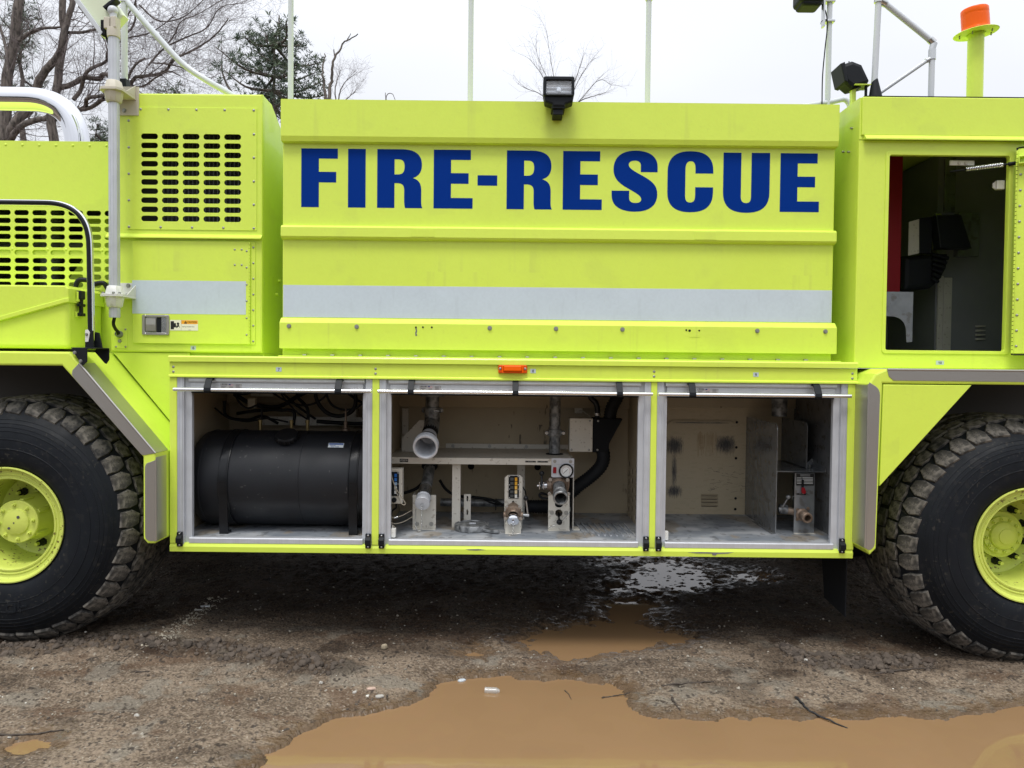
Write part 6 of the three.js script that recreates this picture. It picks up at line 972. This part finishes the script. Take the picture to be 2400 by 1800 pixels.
// loose clods and stones nobody could count
{
  const r = rng(401), lump = (seed) => { const g = mergeVertices(new THREE.IcosahedronGeometry(1, 1).deleteAttribute('normal').deleteAttribute('uv')), p = g.attributes.position, q = rng(seed); for (let i = 0; i < p.count; i++) { const k = 0.68 + 0.5 * q(); p.setXYZ(i, p.getX(i) * k, p.getY(i) * k * 0.7, p.getZ(i) * k); } const f = toCreasedNormals(g, 0.7); return finish(f); };
  const scatter = (name, label, category, mat, geo, list) => { const m = new THREE.InstancedMesh(geo, mat, list.length), o = new THREE.Object3D(); list.forEach(([x, z, s, sink, c], i) => { o.position.set(x, groundHeight(x, z) + s * sink, z); o.rotation.set(r() * 0.6, r() * 6.28, r() * 0.6); o.scale.set(s * (0.8 + r() * 0.6), s * (0.7 + r() * 0.5), s * (0.8 + r() * 0.6)); o.updateMatrix(); m.setMatrixAt(i, o.matrix); m.setColorAt(i, new THREE.Color().setRGB(...c)); }); m.name = name; m.userData = { kind: 'stuff', label, category }; m.castShadow = m.receiveShadow = true; scene.add(m); };
  const clods = [], stones = [], dry = (x, z) => pools.every((p) => signedDistance(p.pts, x, z) < -0.03);
  for (const c of churn) for (let k = 0; k < 620; k++) { const i = 1 + Math.floor(r() * (c.length - 1)), t = r(), x = lerp(c[i - 1][0], c[i][0], t) + (r() - 0.5) * 0.10, z = lerp(c[i - 1][1], c[i][1], t) + (r() + r() - 1) * 0.13; const s = 0.004 + 0.017 * Math.pow(r(), 2.6), b = 0.55 + 0.6 * r(); if (dry(x, z)) clods.push([x, z, s, 0.25, [0.10 * b, 0.078 * b, 0.060 * b]]); }
  for (let k = 0; k < 2600; k++) { const x = (r() - 0.5) * 6.2, z = -0.8 + r() * 2.4; if (!dry(x, z)) continue; const b = 0.6 + 0.6 * r(); clods.push([x, z, 0.002 + 0.006 * Math.pow(r(), 3), 0.2, [0.10 * b, 0.08 * b, 0.062 * b]]); }
  for (let k = 0; k < 1500; k++) { const x = (r() - 0.5) * 6.2, z = -1.6 + r() * 3.2; if (!dry(x, z)) continue; const b = 0.5 + 0.8 * r(); stones.push([x, z, 0.0016 + 0.0055 * Math.pow(r(), 3.5), 0.25, r() < 0.12 ? [0.6 * b, 0.58 * b, 0.52 * b] : [0.30 * b, 0.27 * b, 0.22 * b]]); }
  for (let k = 0; k < 420; k++) { const t = r(), x = lerp(-1.90, -1.88, t) + (r() + r() - 1) * 0.09, z = lerp(-0.85, 0.10, t), b = 0.6 + 0.5 * r(); stones.push([x, z, 0.002 + 0.006 * Math.pow(r(), 3), 0.25, [0.36 * b, 0.32 * b, 0.25 * b]]); }
  scatter('mud_clods', 'small crumbled clods of dark mud', 'mud', std([1, 1, 1], 0.9), lump(11), clods);
  scatter('gravel', 'scattered small stones and grit on the mud', 'gravel', std([1, 1, 1], 0.7), lump(23), stones);
  // single things lying about
  const bit = (name, label, category, x, z, g, mat, turn = 0, dy = 0, group) => { const m = put(name, g, mat, scene); m.position.set(x, groundHeight(x, z) + dy, z); m.rotation.y = turn; return tag(m, label, category, group); };
  const chip = (w, d, h, q = 0.3) => prismY([[-w, -d * q], [-w * 0.3, -d], [w * 0.8, -d * 0.7], [w, d * 0.5], [w * 0.1, d], [-w * 0.8, d * 0.7]], 0, h, [], h * 0.3);
  const paleStone = std([0.44, 0.42, 0.38], 0.7), wood = std([0.055, 0.042, 0.032], 0.8), straw = std([0.36, 0.30, 0.21], 0.8), black = std([0.02, 0.02, 0.022], 0.5);
  bit('bark_chip', 'two tone wood chip standing in the mud below the first locker post', 'chip', -0.67, 0.02, chip(0.016, 0.010, 0.03), straw, 0.6);
  bit('pebble', 'pale angular stone at the puddle edge beside the dark twig stub', 'stone', -0.60, 0.57, chip(0.020, 0.013, 0.010), paleStone, 0.3, -0.003);
  bit('pebble', 'small white angular stone farther from the puddle twig stub', 'stone', -0.72, 0.55, chip(0.012, 0.009, 0.008), paleStone, 1.1, -0.002);
  bit('shell_piece', 'pinkish curled shell fragment between two pale stones', 'shell', -0.65, 0.51, chip(0.022, 0.012, 0.010), std([0.55, 0.40, 0.32], 0.5), 0.2, -0.001);
  bit('pebble', 'round white pebble alone on the mud left of the puddle', 'stone', -1.60, 0.83, lump(31).scale(0.012, 0.012, 0.012), paleStone, 0, 0.003);
  bit('pebble', 'white pebble in the grey mud behind the puddle corner', 'stone', -0.90, 0.46, lump(33).scale(0.010, 0.010, 0.010), paleStone, 0, 0.003);
  bit('pebble', 'white pebble beside the clods near the right wheel', 'stone', 1.56, 0.10, lump(35).scale(0.014, 0.011, 0.012), paleStone, 0, 0.004);
  bit('mud_lump', 'fist sized dark mud lump near the right tyre', 'mud lump', 2.21, 0.09, lump(37).scale(0.042, 0.026, 0.024), std([0.07, 0.05, 0.036], 0.85), 0.3, 0.008);
  bit('mud_lump', 'dark mud lump at the left end of the clod ridge by the right wheel', 'mud lump', 1.50, -0.06, lump(39).scale(0.035, 0.028, 0.026), std([0.05, 0.038, 0.03], 0.85), 1.3, 0.008);
  bit('foil_scrap', 'bright silvery scrap on the mud under the first locker', 'litter', -1.90, -0.66, chip(0.030, 0.014, 0.008), std([0.75, 0.78, 0.80], 0.3, 0.4), 0.1, 0.002);
  bit('paper_scrap', 'narrow white strip of litter in front of the silvery scrap', 'litter', -1.91, -0.58, chip(0.026, 0.006, 0.004), std([0.7, 0.7, 0.66], 0.7), 0.05, 0.002);
  bit('plastic_scrap', 'grey blue plastic scrap at the far edge of the wide puddle', 'litter', -0.235, 0.32, chip(0.020, 0.013, 0.010), std([0.55, 0.60, 0.64], 0.3), 0.5, 0.002);
  { const g = [cyl([-0.035, 0.008, 0], [0.02, 0.008, 0.006], 0.017, 0.017, 14), cyl([0.02, 0.008, 0.006], [0.036, 0.008, 0.008], 0.017, 0.008, 14)]; const m = put('plastic_bottle', g, phys([0.9, 0.92, 0.92], 0.15, 0, { transmission: 0.75, thickness: 0 }), scene); m.position.set(-0.08, LEVEL - 0.002, 0.44); tag(m, 'small clear plastic piece floating in the wide puddle', 'litter'); }
  const stick = (label, pts, rad, mat = wood, lift = 0.3, group) => { const P = pts.map(([x, z]) => V3(x, Math.max(groundHeight(x, z), LEVEL) + rad * lift, z)), c = new THREE.CatmullRomCurve3(P).getPoints(14), q = rng(Math.floor(pts[0][0] * 1000 + 9000)); const s = new Soup(); s.sweep(c.map((v) => v.clone().add(V3((q() - 0.5) * rad, (q() - 0.3) * rad, (q() - 0.5) * rad))), c.map((_, i) => rad * (1 - 0.6 * i / 14) * (0.85 + 0.3 * q())), 6); const m = put('stick', s.geometry(), mat, scene); return tag(m, label, 'stick', group); };
  stick('dark blade like stick poking into the wide puddle', [[1.35, 0.52], [1.37, 0.64], [1.48, 0.78]], 0.007, black);
  stick('straight dark stick between the two big puddles', [[0.74, 0.41], [0.88, 0.385], [1.01, 0.36]], 0.0055);
  stick('long thin stick lying in front of the right tyre', [[1.86, 0.24], [2.05, 0.20], [2.22, 0.16]], 0.006);
  stick('short pale forked straw beside the right tyre', [[2.05, -0.01], [2.08, 0.015], [2.11, 0.04]], 0.0045, straw);
  stick('thin twig across the corner of the wide puddle', [[0.44, 0.50], [0.50, 0.48], [0.58, 0.47]], 0.004);
  stick('upright bent twig at the edge of the wide puddle', [[0.76, 0.55], [0.765, 0.60], [0.775, 0.66]], 0.006);
  stick('short dark stick on the mud below the left wheel clods', [[-1.77, 0.19], [-1.73, 0.195], [-1.68, 0.19]], 0.0045);
  stick('stubby dark stick on the mud left of the pebbles', [[-1.83, 0.37], [-1.80, 0.365], [-1.77, 0.36]], 0.006);
  stick('long dark root in the mud at the left front corner', [[-2.08, 1.02], [-1.95, 0.985], [-1.84, 0.96]], 0.006);
  stick('thin sunken twig inside the wide puddle', [[0.27, 0.42], [0.285, 0.46], [0.295, 0.52]], 0.003);
  stick('upright dark twig stub beside the pale puddle stone', [[-0.565, 0.575], [-0.562, 0.585], [-0.56, 0.60]], 0.005, wood, 3);
}

// ================================================================ trees behind the truck
const barkTex = (a, b, seed) => tex(256, (u, v) => { const k = fbm(u * 26, v * 7, 4, 26, seed), m = fbm(u * 4, v * 4, 3, 4, seed + 3); return mix3(a, b, smooth(0.3, 0.7, k * 0.7 + m * 0.3)); }, { repeat: 1.2 });
const bark = std([1, 1, 1], 0.95, 0, { map: barkTex([0.060, 0.051, 0.046], [0.185, 0.158, 0.14], 131) });
const twigMat = std([0.17, 0.14, 0.14], 0.95);
function growTwigs(soup, p, dir, len, r, depth, q, up = 0.12) {
  const n = depth > 1 ? 6 : 4, pts = [p.clone()], rad = [r]; let d = dir.clone(), c = p.clone();
  for (let i = 1; i <= n; i++) { d.add(V3((q() - 0.5) * 0.34, (q() - 0.5) * 0.34 + up * 0.3, (q() - 0.5) * 0.34)).normalize(); c = c.clone().addScaledVector(d, len / n); pts.push(c); rad.push(Math.max(0.0018, r * (1 - 0.75 * i / n))); }
  soup.sweep(pts, rad, depth > 2 ? 5 : 3);
  if (depth <= 0) return;
  const kids = 3;
  for (let k = 0; k < kids; k++) {
    const t = 0.25 + 0.75 * (k + q()) / kids, i = Math.min(n - 1, Math.floor(t * n)), b = pts[i].clone().lerp(pts[i + 1], t * n - i);
    const side = V3(q() - 0.5, q() - 0.5, (q() - 0.5) * 0.9).normalize(), nd = d.clone().multiplyScalar(0.65).addScaledVector(side, 0.85).normalize();
    growTwigs(soup, b, nd, len * (0.5 + 0.28 * q()), Math.max(0.002, rad[i] * 0.55), depth - 1, q, up);
  }
}
const to3 = (pts, z, spread = 0, q = null) => pts.map(([x, y], i) => V3(x, y, z + (q ? (q() - 0.5) * spread : 0)));
{ // the large bare tree: traced limbs, each ending in its own twigs
  const L = [
    [[[-11.304, 5.08], [-11.267, 6.231], [-11.203, 7.093], [-11.17, 7.666], [-11.02, 8.524], [-10.899, 9.38], [-10.836, 10.9]], 0.15, 0.085], [[[-11.179, 6.347], [-10.916, 6.723], [-10.683, 7.098], [-10.477, 7.615], [-10.244, 7.904], [-9.983, 8.192], [-9.866, 8.535], [-9.836, 8.821], [-9.718, 9.221], [-9.544, 9.9]], 0.11, 0.05],
    [[[-10.088, 4.804], [-10.138, 6.243], [-10.193, 6.816], [-10.073, 7.533], [-9.998, 8.106], [-9.894, 8.678], [-9.949, 9.105], [-9.831, 10.4]], 0.146, 0.06], [[[-11.18, 6.261], [-10.773, 6.581], [-10.424, 6.757], [-10.106, 6.846], [-9.729, 6.936], [-9.497, 7.024], [-9.266, 7.112], [-8.976, 7.201]], 0.073, 0.038],
    [[[-10.074, 7.448], [-9.784, 7.594], [-9.466, 7.668], [-9.206, 7.714], [-8.946, 7.731], [-8.599, 7.605], [-8.31, 7.694], [-8.021, 7.811], [-7.732, 7.9], [-7.501, 8.074], [-7.068, 8.335], [-6.664, 8.653], [-6.289, 8.999]], 0.061, 0.012], [[[-9.728, 7.222], [-9.611, 7.424], [-9.321, 7.77], [-9.06, 8.115], [-8.944, 8.202], [-8.741, 8.461], [-8.422, 8.835], [-8.277, 9.5]], 0.047, 0.015],
    [[[-10.933, 8.496], [-10.702, 8.67], [-10.384, 8.758], [-9.951, 8.777]], 0.051, 0.022], [[[-9.894, 8.678], [-9.49, 8.659], [-9.202, 8.699], [-8.739, 8.917], [-8.306, 9.32]], 0.036, 0.015], [[[-10.077, 6.817], [-9.555, 7.081], [-9.323, 7.197], [-9.034, 7.286], [-8.657, 7.519], [-8.426, 7.722], [-8.281, 7.952], [-8.165, 8.153]], 0.055, 0.022],
    [[[-8.657, 7.576], [-8.282, 7.551], [-7.877, 7.699], [-7.559, 7.816], [-7.3, 7.7]], 0.026, 0.012], [[[-8.078, 7.982], [-7.731, 8.357], [-7.298, 8.59], [-6.837, 8.851], [-6.433, 9.197], [-6.001, 9.429]], 0.022, 0.007], [[[-7.963, 8.041], [-7.588, 7.987], [-7.212, 7.877], [-6.837, 7.68], [-6.432, 7.57]], 0.018, 0.007],
    [[[-9.603, 9.25], [-9.316, 8.883], [-9.087, 8.572], [-8.944, 8.259], [-8.858, 7.917]], 0.016, 0.01], [[[-7.731, 8.357], [-7.529, 8.673], [-7.298, 8.903], [-6.923, 9.078], [-6.433, 9.424]], 0.015, 0.006], [[[-11.234, 6.806], [-11.057, 7.381], [-11.081, 7.952], [-11.337, 8.521], [-11.506, 9.089]], 0.044, 0.026],
    [[[-8.277, 9.3], [-7.9, 9.0], [-7.4, 9.1], [-6.9, 9.5]], 0.02, 0.008], [[[-9.0, 8.15], [-8.6, 8.5], [-8.0, 8.7], [-7.5, 9.2]], 0.022, 0.008]];
  const q = rng(2024), trunk = new Soup(), limbs = new Soup(), twigs = new Soup();
  const tree = thing('bare_tree', 'large bare spreading tree with two dark trunks above the engine cover', 'tree', [-10.6, -0.05, -13]);
  const base = V3(10.6, 0.05, 13);
  L.forEach(([pts, r0, r1], i) => {
    const big = i === 0 || i === 2; let P = to3(pts, -13, big ? 0.1 : 0.35, q); if (big) P = [V3(-10.75 + (i ? 0.2 : -0.1), -0.1, -13), V3(pts[0][0], 2.6, -13), ...P]; else P[0].z = -13;
    const n = P.length * 5, c = new THREE.CatmullRomCurve3(P).getSpacedPoints(n).map((v, k) => v.add(base).add(V3((q() - 0.5) * r0 * 0.22, (q() - 0.5) * r0 * 0.22, 0)));
    (big ? trunk : limbs).sweep(c, c.map((_, k) => lerp(big ? r0 * 1.5 : r0, r1, Math.pow(k / n, big ? 0.6 : 1))), big ? 10 : 7);
    const from = big ? Math.floor(n * 0.5) : 2, step = big ? 3 : i < 9 ? 2 : 1;
    for (let k = from; k < n; k += step) { const d = V3().subVectors(c[k], c[k - 1]).normalize(), side = V3((q() - 0.3), (q() - 0.35), (q() - 0.5) * 0.8).normalize(); const r = lerp(r0, r1, k / n); growTwigs(twigs, c[k], d.multiplyScalar(0.5).add(side).normalize(), 0.5 + 0.75 * q(), Math.max(0.0045, Math.min(0.011, r * 0.30)), q() < 0.40 ? 3 : 2, q); }
  });
  put('trunk', trunk.geometry(), bark, tree); put('limbs', limbs.geometry(), bark, tree); put('twigs', twigs.geometry(), twigMat, tree, { kind: 'stuff' });
}
const needleDark = std([0.064, 0.094, 0.066], 0.8, 0, {}), needleMid = std([0.095, 0.13, 0.078], 0.8);
function tuft(soup, c, size, q, n = 15) {
  for (let k = 0; k < n; k++) { const d = V3(q() - 0.5, q() - 0.35, q() - 0.5).normalize(), s = V3(q() - 0.5, q() - 0.5, q() - 0.5).cross(d).normalize().multiplyScalar(0.005 + 0.006 * q()), L = size * (0.6 + 0.7 * q()), e = c.clone().addScaledVector(d, L), m = c.clone().addScaledVector(d, L * 0.5); soup.quad(c.clone(), m.clone().add(s), e, m.clone().sub(s)); }
}
function evergreen(name, label, z, trunkPts, r0, ends, tuftSize, perEnd, seed, bareEnds = []) {
  const q = rng(seed), base = V3(trunkPts[0][0], -0.05, z), t = thing(name, label, 'tree', base.toArray()), wood = new Soup(), a = new Soup(), b = new Soup();
  const P = [V3(trunkPts[0][0], -0.1, z), ...to3(trunkPts, z)], n = 28, c = new THREE.CatmullRomCurve3(P).getSpacedPoints(n).map((v) => v.sub(base).add(V3((q() - 0.5) * 0.04, 0, (q() - 0.5) * 0.1)));
  wood.sweep(c, c.map((_, k) => lerp(r0, 0.012, k / n)), 8);
  for (const [ex, ey, rr = 1] of ends) {
    const E = V3(ex, ey, z + (q() - 0.5) * 2.0).sub(base), ki = c.reduce((m, v, i) => (Math.abs(v.y - (E.y - Math.abs(E.x - c[n].x) * 0.35)) < Math.abs(c[m].y - (E.y - Math.abs(E.x - c[n].x) * 0.35)) ? i : m), 0), S = c[ki];
    const m1 = S.clone().lerp(E, 0.5).add(V3((q() - 0.5) * 0.2, -0.1, (q() - 0.5) * 0.3)), cv = new THREE.CatmullRomCurve3([S, m1, E]).getPoints(8); wood.sweep(cv, cv.map((_, k) => lerp(0.035, 0.007, k / 8)), 5);
    for (let k = 0; k < perEnd; k++) { const tt = 1 - 0.75 * Math.pow(q(), 1.6), p = cv[Math.min(8, Math.floor(tt * 8))].clone().add(V3((q() - 0.5) * 0.55 * rr, (q() - 0.4) * 0.40 * rr, (q() - 0.5) * 0.7 * rr)); tuft(q() < 0.6 ? a : b, p, tuftSize, q); if (k % 4 === 0) wood.sweep([cv[Math.min(8, Math.floor(tt * 8))], p], [0.007, 0.003], 3); }
  }
  for (const pts of bareEnds) { const B = to3(pts, z).map((v) => v.sub(base)), cv = new THREE.CatmullRomCurve3(B).getPoints(12); wood.sweep(cv, cv.map((_, k) => lerp(0.035, 0.008, k / 12)), 5); }
  put('trunk', wood.geometry(), bark, t); put('foliage', a.geometry(), needleDark, t, { kind: 'stuff' }); put('crown', b.geometry(), needleMid, t, { kind: 'stuff' }); return t;
}
evergreen('pine_tree', 'dark green pine behind the cabinet and the tank corner', -11, [[-4.674, 3.2], [-4.678, 6.372], [-4.679, 6.907], [-4.698, 7.441], [-4.627, 7.869], [-4.585, 8.225]], 0.10,
  [[-5.22, 7.721], [-5.005, 8.007], [-4.789, 8.045], [-5.274, 7.774, 0.6], [-5.652, 7.147], [-5.508, 7.255], [-5.364, 7.435], [-5.219, 6.902], [-5.04, 7.509], [-4.86, 7.333], [-4.178, 7.802, 0.7], [-4.286, 7.872], [-3.925, 7.627, 0.6], [-4.068, 7.377], [-3.851, 6.987, 0.7], [-3.994, 6.736], [-4.247, 6.84], [-4.14, 7.091], [-4.429, 7.587], [-3.80, 7.12, 0.5], [-4.75, 7.75], [-5.1, 7.1], [-4.9, 6.8], [-4.5, 7.2], [-4.4, 6.7], [-5.3, 6.6], [-4.6, 6.4]], 0.105, 25, 71, [[[-5.30, 6.2], [-5.471, 6.65], [-5.616, 6.898], [-5.706, 7.182], [-5.695, 7.467]]]);
evergreen('evergreen_tree', 'shaggy dark evergreen behind the bare tree trunks', -17, [[-13.304, 4.0], [-13.4, 8], [-13.4, 10.2], [-13.3, 11.6]], 0.2,
  [[-13.772, 10.693], [-13.881, 10.34], [-12.882, 10.737], [-12.671, 10.352], [-13.102, 9.749], [-12.639, 9.648], [-12.85, 10.104], [-13.921, 9.812], [-13.461, 9.252], [-13.769, 11.079], [-13.272, 11.014], [-13.9, 8.9], [-13.6, 8.2]], 0.17, 17, 73);
evergreen('evergreen_tree', 'low evergreen seen between the chrome pipe and the light mast', -17, [[-11.4, 3.0], [-11.4, 6.5], [-11.35, 7.9]], 0.12, [[-11.364, 7.895], [-11.258, 7.719], [-11.508, 7.61], [-11.2, 7.4], [-11.5, 7.3], [-11.3, 7.1], [-11.1, 7.2]], 0.14, 22, 79);
evergreen('evergreen_tree', 'low evergreen tops showing just above the cabinet', -17, [[-9.2, 3.0], [-9.2, 7.5], [-9.2, 8.6]], 0.12, [[-9.363, 8.8], [-9.078, 8.75], [-9.6, 8.7], [-8.8, 8.6], [-9.2, 8.5], [-9.9, 8.6]], 0.14, 18, 83);
function bareTree(name, label, z, trunkPts, limbsPts, r0, twigDepth, seed, twigLen = 0.5, mat = twigMat) {
  const q = rng(seed), base = V3(trunkPts[0][0], -0.05, z), t = thing(name, label, 'tree', base.toArray()), w = new Soup(), tw = new Soup();
  const run = (pts, ra, rb, twiggy) => { const n = pts.length * 5, c = new THREE.CatmullRomCurve3(pts).getSpacedPoints(n).map((v) => v.sub(base).add(V3((q() - 0.5) * ra, (q() - 0.5) * ra, 0))); w.sweep(c, c.map((_, k) => lerp(ra, rb, k / n)), 6); if (twiggy) for (let k = Math.floor(n * 0.35); k <= n; k++) { const d = V3().subVectors(c[k], c[k - 1]).normalize(); growTwigs(tw, c[k], d.add(V3(q() - 0.5, q() - 0.5, q() - 0.5)).normalize(), twigLen * (0.5 + q()), Math.max(0.005, rb * 0.6), twigDepth, q); } };
  run([V3(trunkPts[0][0], -0.1, z), ...to3(trunkPts, z)], r0, r0 * 0.4, false);
  for (const [pts, ra, rb, tg = true] of limbsPts) run(to3(pts, z), ra, rb, tg);
  put('trunk', w.geometry(), mat === twigMat ? bark : mat, t); if (tw.p.length) put('twigs', tw.geometry(), mat, t, { kind: 'stuff' }); return t;
}
bareTree('dead_tree', 'bare forked dead snag beside the pine', -11, [[-3.666, 5.0], [-3.67, 6.3]], [[[[-3.67, 6.2], [-3.688, 6.596], [-3.707, 6.846], [-3.744, 7.166], [-3.691, 7.487]], 0.038, 0.010, false], [[[-3.662, 6.2], [-3.563, 7.025], [-3.511, 7.382], [-3.278, 7.74], [-3.045, 7.885]], 0.042, 0.009, false], [[[-3.511, 7.382], [-3.522, 7.578]], 0.016, 0.008, false], [[[-3.278, 7.723], [-3.2, 7.876]], 0.014, 0.006, false]], 0.07, 1, 91);
bareTree('bare_tree', 'distant thin bare tree behind the work lamp', -24, [[1.849, 8.674], [1.766, 10.4]], [[[[1.694, 10.404], [1.141, 11.86], [0.798, 12.652], [0.727, 12.983]], 0.02, 0.005], [[[1.694, 10.404], [1.338, 12.194], [1.123, 13.516]], 0.02, 0.005], [[[1.691, 10.67], [2.213, 11.871], [2.439, 12.569]], 0.025, 0.008], [[[1.76, 10.538], [2.347, 11.872], [2.873, 12.673]], 0.017, 0.005], [[[1.762, 10.405], [1.015, 11.195], [0.24, 11.553]], 0.026, 0.008], [[[1.762, 10.405], [2.489, 11.21], [3.085, 11.813], [3.49, 11.618]], 0.02, 0.005], [[[1.725, 10.671], [2.424, 11.076], [3.292, 11.351]], 0.026, 0.008], [[[1.693, 10.537], [0.939, 11.991], [0.497, 12.55]], 0.022, 0.007]], 0.08, 1, 93, 0.6);
bareTree('bare_tree', 'faint distant bare tree right of the dead snag', -24, [[-6.486, 9.0], [-6.46, 10.8]], [[[[-6.46, 10.7], [-6.228, 11.521], [-5.827, 11.923]], 0.03, 0.008], [[[-6.46, 10.7], [-6.5, 11.4], [-6.35, 12.0]], 0.03, 0.008], [[[-6.46, 10.7], [-6.0, 11.1], [-5.7, 11.4]], 0.025, 0.008]], 0.07, 2, 95, 0.6);
bareTree('bare_sapling', 'single bare stem curling over above the tank edge', -16, [[-3.319, 7.062], [-3.326, 8.276]], [[[[-3.326, 8.2], [-3.320, 8.40], [-3.25, 8.47], [-3.17, 8.45], [-3.086, 8.25]], 0.012, 0.007, false], [[[-3.326, 8.2], [-3.361, 8.489]], 0.012, 0.008, false]], 0.03, 0, 97);

// a wood stands behind the viewer, seen only in the chrome and the glossy paint
{
  const q = rng(555), s = new Soup();
  for (let k = 0; k < 46; k++) {
    const a = -1.25 + 2.5 * (k + 0.5 * q()) / 46, R = 42 + 10 * q(), x = R * Math.sin(a), z = 4 + R * Math.cos(a), h = 6.5 + 5 * q(), w = 1.6 + 1.4 * q();
    s.sweep([V3(x, -0.1, z), V3(x, h * 0.5, z), V3(x, h * 0.9, z)], [0.28, 0.2, 0.05], 6);
    for (let j = 0; j < 150; j++) { const t = 0.15 + 0.85 * q(), rr = w * (1.15 - t) * Math.sqrt(q()), b = q() * 6.283, c = V3(x + rr * Math.cos(b), h * t, z + rr * Math.sin(b)), e = V3(q() - 0.5, q() - 0.5, q() - 0.5).normalize().multiplyScalar(0.55), f = V3(q() - 0.5, q() - 0.5, q() - 0.5).cross(e).normalize().multiplyScalar(0.4); s.quad(c.clone().sub(e), c.clone().add(f), c.clone().add(e), c.clone().sub(f)); }
  }
  const m = put('treeline', s.geometry(), std([0.05, 0.06, 0.04], 0.9), scene, { kind: 'stuff' }); m.userData.label = 'far wood on the opposite side of the yard'; m.userData.category = 'wood';
}

renderer.render(scene, camera);
